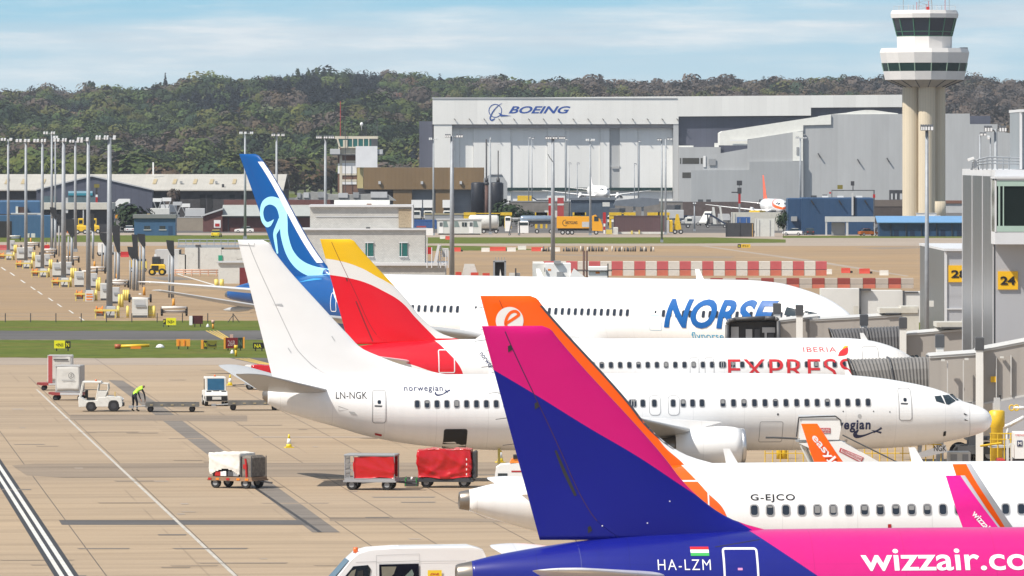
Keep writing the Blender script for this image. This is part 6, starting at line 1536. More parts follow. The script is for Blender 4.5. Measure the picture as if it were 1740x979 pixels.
mb=MB();mb.box(60*k,72*k,-3,3,f.z(86),f.z(81));mb.build('plant',CHAR,ct)
BRICK=mat('brown_brick',(.17,.095,.065),.85,var=.15,vscale=1.5);CRM=mat('cream_render',(.62,.57,.46),.7,var=.05)
f=F(608,D=1950);ot=thing('old_control_tower','old brown brick control tower with white bands and aerials','control tower',f.loc)
f.part('shaft',BRICK,ot,[(574,255,612,372)],0,7)
f.part('band',WHITE,ot,[(581,277,606,295),(581,309,606,313.5),(574,278,577,295)],-.15,0);f.part('band',CRM,ot,[(577,262,581.5,330),(581.5,273,606,276.8),(581.5,295.2,606,298),(581.5,305,606,308.8),(575,250,606,262)],-.2,-.02)
f.part('balcony',LGREY,ot,[(561,253,578,264),(637,254,650,263)],-1.5,8);f.part('balcony_rail',CHAR,ot,[(561,262,650,264)],-1.6,8)
mb=MB();mb.prism(f.poly([(577,250),(573,236),(640,236),(638,250)]),-.8,7.5);mb.build('cab_window',TEAL,ot)
f.part('cab_frame',CRM,ot,[(569,231.5,642,236),(598.5,236,600,250),(607.5,236,609,250),(617,236,618.5,250),(626,236,627.5,250),(583,238,591,252)],-.95,8)
f.part('cab_side',CHAR,ot,[(631,236,641,251)],-.98,7);f.prism('cab_frame',CRM,ot,[(572,236),(575,236),(579,251),(576,251)],-1,0);f.part('cab_sill',CRM,ot,[(576,249.5,606,251.5)],-1,0)
f.part('cover_sheet',mat('white_sheeting',(.72,.73,.75),.6,var=.06,vscale=.4,bump=.3),ot,[(604.5,248.5,641.5,284.5)],-1.9,-1.2)
f.part('yellow_panel',mat('straw_paint',(.50,.42,.20),.7),ot,[(607,285,617,320)],-.4,.2)
for x,y0,y1 in((572,231,212),(578.5,255,172),(583,231,205),(588,231,216),(597,231,208),(602,231,215),(610,231,218),(615,231,214),(622,231,213),(631,231,219),(636,231,214),(641,236,207),(587,330,200)):
 mb=MB();mb.cyl((f.x(x),-.5 if y0<300 else-1.4,f.z(y0)),(f.x(x),-.5 if y0<300 else-1.4,f.z(y1)),.10 if y1<210 else.06,n=6);mb.build('aerial',CHAR if x not in(578.5,)else RW,ot)
mb=MB();mb.smooth=True;mb.lathe((f.x(614.5),0,f.z(222)),(0,0,1),[(0,.08),(1.0,.1),(1.4,.25),(1.6,.45),(1.9,.5),(2.3,.3),(2.4,.02)],12);mb.build('radome',WHITE,ot)
BROWNC=ribmat('brown_cladding',(.205,.135,.065),1.1,0,.10,.6,.06)
f=F(720,D=1860);bh=thing('shed','brown clad workshop with grey roller doors right of the old tower','workshop',f.loc)
f.part('wall',BROWNC,bh,[(617.5,285,822,322)],0,30);f.part('wall',BROWNC,bh,[(668,322,700,372),(740,322,770,372),(801,322,822,372)],.5,29)
f.part('roller_door',ribmat('roller_door',(.20,.23,.27),.5,2,.15,.5),bh,[(700,322,740,372),(770,322,801,372)],3,4);f.part('dark_bay',DARK,bh,[(608,321,668,372)],4,25)
for x in(645,717,783):f.part('wall_lamp',LGREY,bh,[(x-2,308,x+2,313)],-.6,-.02)
f=F(570,D=1700);br=thing('building','row of low brick and glass sheds below the old control tower','building',f.loc)
f.part('wall',mat('maroon_brick',(.13,.055,.05),.85,var=.15),br,[(510,338,608,378)],0,8);f.prism('roof',mat('felt_roof',(.30,.30,.29),.7,var=.2),br,[(500,339),(508,330),(528,326),(560,330),(600,331),(640,329),(660,332),(672,341)],-.5,12)
f.part('window',WHITE,br,[(517,346,526,349),(540,346,548,349),(556,345,560,352)],-.06,-.01)
for k_,(x,w_)in enumerate(((505,6),(516,9),(540,14),(575,16),(600,10),(630,28))):f.part('roof_plant',LGREY if k_%2 else GREY,br,[(x,328-k_%3,x+w_,336)],-.8,1)
f=F(812,D=1640);si=thing('silo','black cylindrical tank left of the rusty pipe','tank',f.loc);mb=MB();mb.smooth=True;mb.lathe((0,0,0),(0,0,1),[(0,11.5/f.s),(f.z(312),11.5/f.s),(f.z(310),10/f.s),(f.z(309.5),.05)],32);mb.build('shell',mat('black_tank',(.012,.014,.022),.5,var=.1),si);mb=MB();mb.cyl((12/f.s,0,0),(12/f.s,0,f.z(311)),.07,n=6);mb.build('pipe',DARK,si)
f=F(843,D=1640);si2=copy_thing(si,f.loc,None,'black cylindrical tank right of the rusty pipe');si['group']=si2['group']='black tanks beside the workshop'
f=F(827,D=1630);pp=thing('flue','rusty vertical pipe between the two black tanks','pipe',f.loc);mb=MB();mb.cyl((0,0,0),(0,0,f.z(312)),3.2/f.s,n=14);mb.build('pipe',mat('rust',(.10,.055,.045),.8,var=.3),pp);mb=MB();mb.cyl((0,0,f.z(314)),(0,0,f.z(310)),4/f.s,n=14);mb.build('cap',DARK,pp)
for px,y0,w_,lab in((826.5,237,1.4,'thick black pole rising above the brown workshop roof'),(846.5,256,1.0,'shorter black pole right of the thick one before the hangar')):
 f=F(px,D=1700);o=thing('pole',lab,'pole',f.loc);mb=MB();mb.cyl((0,0,0),(0,0,f.z(y0)),w_/f.s,n=8);mb.build('shaft',DARK,o);mb=MB();mb.cyl((0,0,f.z(310)),(0,0,f.z(303)),3/f.s,n=8);mb.build('collar',DARK,o)
f=F(838,D=1760);o=thing('shed','grey sloping roofed shed behind the black tanks','shed',f.loc);f.prism('wall',GCLAD,o,[(822,372),(822,303),(832,297),(853,297),(862,311),(862,372)],0,12);f.part('roof_trim',LGREY,o,[(832,295.5,853,297)],-.3,12)
for px,py,h_,w_,lab in((866,352,8.6,8.5,'dark round bush right of the black tanks'),(888,356,5.2,6.0,'smaller dark bush right of the round one'),(848,360,5.5,5,'low dark bush in front of the black tanks')):
 p=P(px,py,1600);p.z=0;tree('bush','dark',3,p,h_,w_,lab)
ROOFL=ribmat('pale_roof_sheet',(.45,.43,.385),1.0,0,.08,.6,.08)
f=F(200,D=1760);lh=thing('hangar','long low hangar with a pale corrugated roof and dark front','hangar',f.loc)
e0,e1=f.z(322.5),f.z(296.5)
mb=MB();mb.prismx([(-1,e0),(-1,e0-.3),(26,e1-.3),(52,e0-.3),(52,e0),(26,e1)],f.x(-160),f.x(482));mb.build('roof',ROOFL,lh)
f.part('wall',mat('dark_brick',(.055,.052,.055),.8,var=.25),lh,[(-160,322.8,480,378)],0,50)
tl=mat('roof_light',(.45,.36,.20),.5,var=.1)
for x in(6,34,68,259,293,328,356,395):
 mb=MB();a=.35;mb.box(f.x(x-3),f.x(x+3),0,.05,0,1);
 mb.v=[(vx,-1+27*(.35+.3*vz),e0+(e1-e0)*(.35+.3*vz)+.12+vy)for vx,vy,vz in mb.v];mb.build('roof_light',tl,lh)
for x,y in((305,311),(365,311),(105,307)):f.part('roof_vent',GREY,lh,[(x-2,y-3,x+2,y+1)],8,9.5)
f.prism('gable_front',SLATEW,lh,[(66,378),(66,323),(160,300),(262,323),(262,378)],-9,-1.2);f.prism('gable_trim',LGREY,lh,[(66,323),(160,300),(262,323),(262,321),(160,297.6),(66,321)],-9.4,-8.8)
f.part('gable_window',mat('shopfront_glass',(.10,.15,.17),.2),lh,[(75,333,100,350),(118,333,170,350)],-9.1,-8.95);f.part('name_board',mat('pale_blue_board',(.30,.50,.60),.5),lh,[(120,324.5,161,328)],-9.3,-9.05);f.part('name_board',mat('turquoise_board',(.03,.24,.32),.5),lh,[(120,328.1,161,332)],-9.3,-9.05)
for x in(340,352,390,410):f.part('doorway',BLACK,lh,[(x,331,x+9,378)],-.1,-.01)
f.part('chimney',WHITE,lh,[(252,276,254.5,298)],20,20.6);f.part('chimney',DARK,lh,[(376,313,380,322)],3,4)
f=F(130,D=1480);o=thing('building','flat roofed beige canopy building in front of the dark gable','building',f.loc)
f.part('roof_slab',CREAM,o,[(68,345,190,356)],-1,14);f.part('wall',DARK,o,[(72,356,188,395)],.5,12);f.part('post',LGREY,o,[(112,336,116,362),(94,356,96,393),(141,356,143,393)],-.9,-.5)
BL2=ribmat('blue_cladding',(.045,.115,.225),1.0,0,.08,.5,.08)
f=F(40,base=404);o=thing('shed','large blue shed with a dark opening at the left edge','shed',f.loc);
f.part('wall',BL2,o,[(-120,366,88,404)],0,8,.1);f.part('upper_wall',BL2,o,[(-120,341,66,364)],3,11,.3);f.part('opening',BLACK,o,[(-120,376,20,404)],-.06,-.005);f.part('sign_box',OFFW,o,[(26,351,30,363)],1,2.9);f.part('sign_panel',mat('brown_panel',(.06,.03,.025),.6),o,[(30,352,44,362)],1.2,2.9)
f.part('roof_pipe',LGREY,o,[(18,362,70,364.5)],.5,1.2)
for px in(48,57):
 g=F(px,base=404.6);b_=thing('cabinet','small pale cabinet against the large blue shed','cabinet',g.loc+Vector((0,-1.2,0)),0,'pale cabinets against the large blue shed');mb=MB();mb.box(-.4,.4,0,.5,.12,.95);mb.build('body',OFFW,b_);mb=MB();mb.box(-.3,.3,.05,.45,0,.12);mb.build('plinth',CHAR,b_)
f=F(262,base=400.5);o=thing('shed','small blue flat roofed office with two windows','shed',f.loc);f.part('wall',BL2,o,[(228,371,298,400.5)],0,6);f.part('roof_edge',mat('roof_edge_grey',(.20,.21,.21),.6),o,[(226,364.5,299,371)],-.4,6.4)
for x in(245,271):w_=f.part('window',GLASS,o,[(x,384,x+10,390)],-.03,-.003);f.part('sill',LGREY,w_,[(x-1,390,x+12,391.5)],-.12,-.004)
f.part('door',mat('door_blue',(.02,.06,.14),.5),o,[(286,384,293,400.5)],-.04,-.003)
f=F(320,base=392);o=thing('wall','plain beige wall between the blue office and brick building','wall',f.loc);f.part('wall',mat('beige_render',(.30,.26,.21),.8,var=.08),o,[(297,370,345,392)],0,.4);f.part('coping',LGREY,o,[(297,369,345,370)],-.05,.45)
f=F(400,base=394);o=thing('building','red brown brick building with grey sloping roofs','building',f.loc);MB_=MATS['maroon_brick']
mb=MB();mb.prism(f.poly([(345,394),(345,368),(378,358),(378,394)]),0,9);mb.build('wall',MB_,o);mb=MB();mb.prism(f.poly([(342,368.5),(379,356),(379,353.5),(341,366)]),-.5,9.5);mb.build('roof',LGREY,o)
f.part('wall',MB_,o,[(378.5,367,560,394)],.8,9);f.part('upper_wall',MB_,o,[(378.5,340,560,349)],5,9)
mb=MB();mb.prismx([(-.4,f.z(367.5)),(-.4,f.z(366.8)),(5.0,f.z(348.5)),(5.0,f.z(349.5))],f.x(377),f.x(560));mb.build('roof',mat('grey_roof',(.34,.36,.35),.6,var=.06),o)
f.part('door',WHITE,o,[(363.5,374,375,387)],-.06,0);f.part('notice',RED,o,[(365.5,380,373,385)],-.1,-.065);f.part('drainpipe',DARK,o,[(387,368,388.5,394)],.6,.8);f.part('fascia_board',CHAR,o,[(380,367.5,560,370)],.6,.78)
STONE=mat('pale_stone',(.53,.52,.49),.8,var=.06,vscale=1.2)
f=F(620,D=850);sb=thing('building','pale stone block building with teal windows behind the fins','building',f.loc)
def stonemat():
 m=bpy.data.materials.new('stone_cladding');m.use_nodes=True;t=NT(m.node_tree);p=t.n('ShaderNodeBsdfPrincipled');o_=t.n('ShaderNodeOutputMaterial');t.t.links.new(p.outputs[0],o_.inputs[0])
 v=t.obj();x,y,z=t.xyz(v);b=t.n('ShaderNodeTexBrick');t.put(b.inputs['Vector'],t.comb(x,z,0));b.inputs['Scale'].default_value=1.6
 b.inputs['Color1'].default_value=(.54,.53,.50,1);b.inputs['Color2'].default_value=(.47,.465,.44,1);b.inputs['Mortar'].default_value=(.36,.35,.33,1);b.inputs['Mortar Size'].default_value=.03
 k_=t.mapr(t.noise(v,.8,5,.7),.3,.7,.92,1.08);t.put(p.inputs['Base Color'],t.mix(1.0,b.outputs[0],t.comb(k_,k_,k_),'MULTIPLY'));p.inputs['Roughness'].default_value=.85;return m
STC=stonemat()
f.part('wall',STC,sb,[(486,390,722,447)],0,12);f.part('upper_wall',STC,sb,[(526,351,698,389)],2,11);f.part('base_wall',STC,sb,[(486,451,757,560)],-2.5,12)
f.part('coping',PTRIM,sb,[(524,348.5,701,352)],1.6,11.5);f.part('coping',PTRIM,sb,[(484,388.5,724,391)],-.3,12.3);f.part('coping',PTRIM,sb,[(484,446.5,760,450.9)],-2.9,12.3)
f.part('tan_panel',mat('tan_gravel',(.36,.29,.20),.9,var=.3,vscale=6),sb,[(677,355,699,387)],1.85,2.6);f.part('corner_trim',PTRIM,sb,[(699,352,701.5,388)],1.5,11);f.part('string_course',LGREY,sb,[(536,367.5,676,369)],1.92,2.2)
for x in(621,679):
 w_=f.part('window',TEAL,sb,[(x,413,x+13,435.5)],-.12,-.004);f.part('window_frame',PTRIM,w_,[(x-1,411.5,x+14,413),(x+3.2,413,x+4,435.5),(x-1.2,435.5,x+14.2,437)],-.2,-.002)
f.part('roof_lamp',CHAR,sb,[(622,386,629,388.4)],0,.6);f.part('roof_hatch',mat('rusty_hatch',(.25,.13,.09),.7),sb,[(622,346.5,630,348.4)],4,5);f.part('roof_plant',BONE,sb,[(565,341,660,348.4)],8,11)
f=F(738,D=842);o=thing('outside_stairs','white outside stairs and railings at the right end of the stone building','stairs',f.loc)
mb=MB()
for k_ in range(12):mb.box(f.x(745+1.0*k_),f.x(747+1.0*k_),-1.6,0,f.z(418+3.4*k_)-.08,f.z(418+3.4*k_))
mb.build('step',GREY,o);mb=MB();mb.prism(f.poly([(744,415),(748,416),(742,450),(736,450)]),-1.8,-1.6);mb.build('stringer',PTRIM,o)
mb=MB()
for x,y0 in((726,402),(734,420),(745,415),(749,416),(758,424),(762,424)):mb.cyl((f.x(x),-1.5,f.z(455)),(f.x(x),-1.5,f.z(y0)),.07,n=6)
mb.cyl((f.x(745),-1.5,f.z(421)),(f.x(762),-1.5,f.z(423)),.05,n=6);mb.build('railing',PTRIM,o);f.part('cabinet',LGREY,o,[(751,422,762,437)],.2,1);f.part('red_panel',RED,o,[(724,420,733,432)],.4,.6);f.part('notice_board',WHITE,o,[(724,388,736,400)],.2,.4)
f=F(360,base=466);o=thing('building','white walled compound with grey roof railings left of the white fin','building',f.loc)
f.part('wall',OFFW,o,[(303,433,316,466),(314,421,376,466),(376.5,424,470,466)],0,9);f.part('wall_joint',CHAR,o,[(336.5,420,338.2,456)],-.1,-.005);f.part('grey_wall',LGREY,o,[(262,425,303,470)],2,9)
mb=MB()
for y_ in(3,7):
 for q in(408,413,418):mb.cyl((f.x(300),y_,f.z(q)),(f.x(470),y_,f.z(q)),.05,n=6)
for x in range(302,470,12):mb.cyl((f.x(x),3,f.z(421)),(f.x(x),3,f.z(407)),.05,n=6)
mb.build('roof_railing',GALV,o);f.part('roof_deck',GALV,o,[(300,419,470,421)],.2,9);f.part('roof_light',CHAR,o,[(332,416,341,419)],.1,.6);f.part('green_sign',mat('green_sign',(.02,.30,.18),.5),o,[(371,434,378,443)],-.12,-.005)
f=F(338,base=469);o=thing('barrier_rail','long pale orange pipe rail along the foot of the white wall','barrier',f.loc);mb=MB()
for q in(459,463):mb.cyl((f.x(296),0,f.z(q)),(f.x(382),0,f.z(q)),.09,n=8)
mb.build('rail',mat('faded_orange',(.60,.36,.25),.6,var=.1),o);mb=MB()
for x in range(298,384,14):mb.cyl((f.x(x),0,0),(f.x(x),0,f.z(458)),.09,n=6)
mb.build('post',MATS['faded_orange'],o)
f=F(392,base=482);o=thing('cabin','small white cabin at the right end of the white wall','cabin',f.loc);f.part('wall',OFFW,o,[(371,447,440,482)],0,4);f.part('roof',LGREY,o,[(369,444.5,442,447)],-.3,4.3)
f=F(414,base=489);o=thing('red_hoarding','dark red upright panel just left of the white fin','panel',f.loc);f.part('panel',MAROON,o,[(407,455,421,489)],0,.5);f.part('post',DARK,o,[(408,455,410,489),(418,455,420,489)],.5,.6)
for px,lab in((368,'left pale yellow post near the white cabin'),(377,'right pale yellow post near the white cabin')):bollards((px,),489,1.1,lab,PYEL,.28,'pale yellow posts near the white cabin','post')
BLD=ribmat('navy_cladding',(.018,.058,.135),1.4,0,.10,.5,.07)
f=F(1410,base=399);o=thing('building','large dark blue box building left of the control tower foot','building',f.loc)
f.part('wall',BLD,o,[(1362,336,1484,399)],0,14,.2);f.part('wall',BLD,o,[(1340,337,1361.8,399)],3,14,.2);f.part('duct',LGREY,o,[(1447,328,1450,366)],-.5,-.02);f.part('duct',BLACK,o,[(1450,334,1452.5,366)],-.3,-.02);f.part('loading_bay',GREY,o,[(1345,368,1355,376)],1.5,3)
for x in(1377,1424,1468):mb=MB();mb.prism(f.poly([(x,341),(x+2,340),(x+7,348),(x+5,348.5)]),-.9,-.02);mb.build('wall_lamp',BLACK,o)
for x in(1404,1430,1462):f.part('roof_light',WHITE,o,[(x-5,333,x+5,335.8)],4,6)
f.part('roof_plant',CHAR,o,[(1380,332.5,1390,335.8),(1400,331,1408,332.8)],6,8)
f=F(1444,base=400.5);o=thing('canopy','pale grey flat canopy on posts before the dark blue building','canopy',f.loc);f.part('fascia',LGREY,o,[(1402,368,1486,377)],-1.5,.6);f.part('post',LGREY,o,[(1402,377,1405,400.5),(1437,377,1441,400.5),(1485,377,1486,400.5)],-1.4,-1);f.part('shutter',GREY,o,[(1413,378,1436,400)],.2,.5)
f=F(1560,base=402);o=thing('shed','long low shed with a light blue roof below the control tower','shed',f.loc);f.part('wall',BLD,o,[(1494,378,1640,402)],0,6);mb=MB();mb.prismx([(-.8,f.z(379)),(-.8,f.z(377.5)),(6.2,f.z(367.5)),(6.2,f.z(369))],f.x(1490),f.x(1642));mb.build('roof',mat('sky_blue_roof',(.14,.30,.52),.5,var=.05),o)
for x in(1513,1539,1565,1591,1617):f.part('post',DARK,o,[(x,378.5,x+1,402)],-.25,-.02)
for x in(1519,1546,1572,1598,1626):f.part('door',mat('dark_navy',(.008,.02,.06),.5),o,[(x,391,x+8,402)],-.05,-.003)
f=F(1510,D=1660);o=thing('building','dark brown two storey block between the blue building and tower shaft','building',f.loc);f.part('wall',mat('brown_block',(.075,.06,.055),.7,var=.15),o,[(1484.5,340,1537,385)],0,9);f.part('string_course',mat('taupe',(.15,.125,.11),.7),o,[(1484.5,340,1537,351)],-.1,0);f.part('wall',LGREY,o,[(1605,346,1640,362)],4,8);f.part('roof_edge',mat('rust_roof',(.20,.10,.07),.7),o,[(1605,341,1642,346)],3.7,8)
f=F(1580,D=1610);o=thing('cabin','small white cabin at the foot of the control tower','cabin',f.loc);f.part('wall',WHITE,o,[(1558,363,1591,385)],0,3);f.part('roof',LGREY,o,[(1557,362,1592,363)],-.1,3.1)
f=F(1255,base=402.5);o=thing('board_fence','black board fence at the end of the grass verge','fence',f.loc);f.part('panel',DARK,o,[(1233,379,1281,402.5)],0,.3);f.part('post',WOOD,o,[(1278,380,1279.2,402.5)],-.15,0);f.part('post',DARK,o,[(1233,377,1234.5,402.5),(1256,378,1257.5,402.5)],-.1,0)
for px,x0,x1,y0,base,m_,lab in((1263,1251,1276,369,397,mat('container_blue',(.03,.10,.30),.5,var=.1),'blue shipping container behind the black board fence'),(1300,1284,1316,372,402,OFFW,'white steel container right of the black board fence'),(1285,1243,1330,361,392,CREAM,'long cream cabin wall behind the containers')):
 f=F(px,base=base);o=thing('container' if 'cabin' not in lab else 'cabin',lab,'container' if 'cabin' not in lab else 'cabin',f.loc);f.part('body',m_,o,[(x0,y0,x1,base)],0,3);f.part('door_bar',GREY,o,[(x0+6,y0+2,x0+6.8,base),(x1-8,y0+2,x1-7,base)],-.08,-.005)
 f.part('corner_post',LGREY,o,[(x0,y0,x0+1,base),(x1-1,y0,x1,base)],-.06,-.003)
p=P(1331,372,1405);p.z=0;tree('broad','dark',4,p,5.4,3.0,'small dark tree at the left corner of the dark blue building')
def far_craft(label,px,D,th,tailm,scale=1.0,stripe=None,zt=11.8):
 c=Craft('airliner',label,R(th),Vector(((px-CX)*D/FPX,D,0)));L=37.57;t_,b_=a320_tail(L);c.root.scale=(scale,)*3
 c.fuselage(t_,b_,1.975,[stripe or AWHITE],L,.35,N=32);le,te=a320_fin(-(L-.75));c.fin(le,te,.62,.2,[tailm],.31)
 c.tailplane(-(L-6.4),4.55,.55,6.2,3.9,1.5,31,6,[AWHITE]);c.wings(-12.6,2.75,16.8,6.2,6.4,3.8,1.4,26.5,5.2,[AWHITE],None,None,.4);c.engine(-11.2,5.75,2.05,1.15,3.5,[AWHITE]);c.gear(-5.1,-17.7,3.8,1.8)
 for pts in([(-1.65,4.62),(-2.35,5.05),(-2.5,4.62),(-1.9,4.45)],[(-2.6,5.05),(-3.2,5.1),(-3.3,4.65),(-2.7,4.6)]):
  for sd_ in(-1,1):c.decal('cockpit_window',poly2d(pts),GLASS,.02,.1,.1,side=sd_)
 return c
far_craft('distant white airliner nose-on in front of the long pale hangar',1030,2290,-82.6,mat('far_fin',(.72,.70,.70),.4),1.12)
OS=paint('livery_far_orange',(.8,.8,.8),[([(-12,9),(-8,5.6),(-3,4.4),(0,3.9)],ORG),([(-12,7),(-8,4.9),(-3,3.7),(0,3.3)],(.8,.8,.8))])
far_craft('distant white and orange airliner beside the dark blue building',1331,1690,-84,mat('far_fin_orange',(.80,.12,.05),.4),1.0,OS)
mk_=mast
ordn=['first','second','third','fourth','fifth','sixth','seventh','eighth']
for k,(px,yt,base,w_,heads)in enumerate(((14,237,430,.28,((-18,-3,3),(1,8,1))),(44,239,455,.29,((-18,-6,2),(-4,8,2))),(72,239,462,.28,((-16,-5,2),(-3,7,2))),(88,226,425,.27,((-15,-6,2),(-2,6,2))),(108,238,478,.36,((-18,-6,2),(-3,6,2))),(128,240,428,.30,((-11,-1,2),(1,14,2))),(150,237,500,.31,((-20,-8,2),(-5,2,1))),(186,234,528,.35,((-24,-14,2),(-10,-1,2),(5,12,1))))):
 mk_(px,yt,base=base,w_=w_,heads=heads,label=f'tall grey stand light mast, {ordn[k]} from the left edge',dark=False,group='light masts along the left stands',hs=.8)
mk_(94,233,base=412,w_=.2,heads=((-4,5,2),),label='thin far light mast behind the fourth and fifth left masts',dark=False)
mk_(416.5,226,base=406,w_=.3,heads=((-10,-4,2),(-2,3,1),(8,14,2)),label='light mast directly behind the blue fin tip',dark=False)
mk_(470,229,D=1000,w_=.24,heads=((-9,-2,2),(1,6,1),(8,14,2)),label='light mast right of the blue fin, before the brown trees')
mk_(553,233,D=1000,w_=.28,heads=((-16,-6,3),(-3,4,2),(5,15,3)),label='light mast with dark lamps left of the old brick tower')
mk_(736.5,236,base=400,w_=.24,heads=((-8,-2,2),(2,8,2)),label='thin light mast at the left end of the white portable cabin',dark=False)
mk_(768,231,base=480,w_=.36,heads=((-12,-2,3),(7,19,3)),label='thick light mast at the left of the long hangar doors')
mk_(833,236,base=398,w_=.24,heads=((-1,1,1),),label='plain thin mast without lamp bar beside the black tanks',dark=False)
o=mk_(939.5,234,base=452,w_=.36,heads=((-13,-2,3),(-1,8,2),(10,21,3)),label='thick light mast in the middle behind the red and white barrier')
f=F(939.5,base=452);mb=MB();mb.tube([(0,-.3,f.z(275)),(f.x(934),-.4,f.z(268)),(f.x(931),-.4,f.z(262))],.06,6);mb.build('camera_arm',CHAR,o)
mk_(1003,238,base=400,w_=.26,heads=((-8,-2,2),(1,8,2)),label='thin light mast beside the cab of the yellow lorry',dark=False)
mk_(1124.5,237,base=412,w_=.22,heads=((-8,0,2),),label='left one of two close light masts before the hangar corner')
mk_(1131,236,base=399,w_=.24,heads=((2,12,2),),label='right one of two close light masts before the hangar corner')
mk_(1360,234,D=1800,w_=.3,heads=((-8,-2,2),(4,11,2)),label='light mast in front of the stepped grey hangar')
mk_(1180,345,base=393,w_=.2,heads=((-3,3,2),),label='short grey lamp post on the yard between the two hangars')
for px,yt,D,lab in((898.5,234,1900,'thin far lamp post before the hangar doors, left'),(904,235,1850,'second thin far lamp post before the hangar doors'),(961,237,1900,'thin far lamp post right of the central mast'),(967,278,1800,'short lamp post right of the central mast'),(981,278,1800,'short lamp post before the middle hangar door'),(1078,279,1800,'short lamp post left of the hangar corner masts'),(1085,240,1900,'thin far lamp post before the right hangar door')):
 mk_(px,yt,D=D,w_=.16,heads=((-1,4,1),),label=lab)
for k,(px,y0,y1,w_,base,lab)in enumerate(((91,352,371,9,432,'small dark guidance board high on a post, farthest left'),(103,364,384,11,436,'dark guidance board behind the fifth mast'),(119,372,402,14,450,'large tilted dark guidance board between the fifth and seventh masts'),(155,362,392,9,440,'dark guidance board just right of the seventh mast'),(176,395,415,11,462,'dark guidance board left of the eighth mast'),(198,383,428,11,486,'tall dark guidance board just right of the eighth mast'),(224,419,442,11,492,'lower dark guidance board of the pair beside the tow tractor'),(230,398,440,8,494,'dark guidance board on the thick middle post'),(241,397,418,11,484,'upper dark guidance board of the pair beside the tow tractor'),(290,408,434,11,506,'dark guidance board standing alone before the white wall'))):
 f=F(px,base=base);o=thing('guidance_board',lab,'board',f.loc,0,'stand guidance boards on posts')
 mb=MB();mb.prism(f.poly([(px-w_/2-2,y0),(px+w_/2,y0+1),(px+w_/2+1,y1),(px+1,y1),(px-w_/2,y0+(y1-y0)*.55)]),-.35,.0);mb.build('board',mat('board_black',(.022,.025,.03),.6,var=.1),o)
 mb=MB();mb.cyl((f.x(px+3),.1,0),(f.x(px+3),.1,f.z(y1-4)),.20,n=10);mb.build('post',GALV,o)
 mb=MB();mb.cyl((f.x(px-3),.4,0),(f.x(px-3),.4,f.z(y1)),.12,n=8);mb.build('rear_post',GREY,o)
masts=[(186,528),(150,500),(108,478),(72,462),(44,448),(14,434)]
wher=['at the light mast nearest the wire fence','at the second mast back from the fence','at the third mast back from the fence','at the fourth mast back from the fence','at the fifth mast back from the fence','at the farthest left mast']
def bench(px,base,wpx,lab):
 f=F(px,base=base);o=thing('yellow_stand',lab,'stand',f.loc);w_=wpx/2/f.s;mb=MB();mb.box(-w_,w_,-.3,.3,.72,.92);mb.build('beam',PYEL,o)
 for x in(-w_+.15,-w_*.1,w_*.8):mb=MB();mb.box(x-.06,x+.06,-.2,.2,0,.72);mb.build('leg',PYEL,o)
 mb=MB();mb.cyl((w_*.2,-.2,.1),(w_*.45,-.2,.72),.06,n=6);mb.build('brace',CHAR,o)
def cabinet(px,base,wpx,h,lab,hood=True,m=OFFW):
 f=F(px,base=base);o=thing('equipment_cabinet',lab,'cabinet',f.loc);w_=wpx/2/f.s;mb=MB();mb.box(-w_,w_,-.45,.45,.25,h,.04);mb.build('body',m,o)
 mb=MB();mb.box(-w_*.9,w_*.9,-.4,.4,0,.25);mb.build('plinth',CHAR,o)
 if hood:mb=MB();mb.box(-w_*.5,w_*.75,-.55,-.455,h*.55,h*.66);mb.build('hood',GREY,o);mb=MB();mb.box(-w_*.7,w_*.7,-.47,-.452,h*.68,h*.92);mb.build('panel',LGREY,o)
def boom(px,base,wpx,lab,n=2):
 f=F(px,base=base);o=thing('towbar',lab,'towbar',f.loc);w_=wpx/2/f.s
 for k in range(n):mb=MB();mb.smooth=True;z=.45+.42*k;mb.cyl((-w_,-.4*k,z),(w_,-.4*k,z),.15,n=12);mb.build('bar',mat('bar_white',(.68,.64,.60),.5,var=.08,dirt=.3),o)
 for s_ in(-1,1):mb=MB();mb.wheel((s_*w_,0,.48),.48,.22,(1,0,0));mb.build('wheel',[BLACK,CHAR],o)
 mb=MB();mb.box(-.15,.15,-.15,.15,.9,1.05);mb.build('lug',WHITE,o)
def hydrant(px,base,lab):
 f=F(px,base=base);o=thing('pit_marker',lab,'marker',f.loc);mb=MB();mb.cyl((0,0,0),(0,0,1.0),.17,.14,10);mb.build('body',mat('deep_orange',(.62,.28,.03),.5,var=.1),o);mb=MB();mb.cyl((-.2,0,1.0),(-.32,0,1.75),.05,n=6);mb.build('handle',DARK,o)
def hose_reel(px,base,lab):
 f=F(px,base=base);o=thing('hose_reel',lab,'hose reel',f.loc);mb=MB();mb.lathe((-.35,0,.55),(1,0,0),[(0,.12),(0,.5),(.08,.5),(.08,.3),(.6,.3),(.6,.5),(.7,.5),(.7,.12)],14);mb.build('reel',ORANGE,o);mb=MB();mb.box(-.45,.45,-.3,.3,0,.2);mb.cyl((-.4,0,.2),(-.4,0,.55),.06,n=6);mb.cyl((.4,0,.2),(.4,0,.55),.06,n=6);mb.build('frame',CHAR,o)
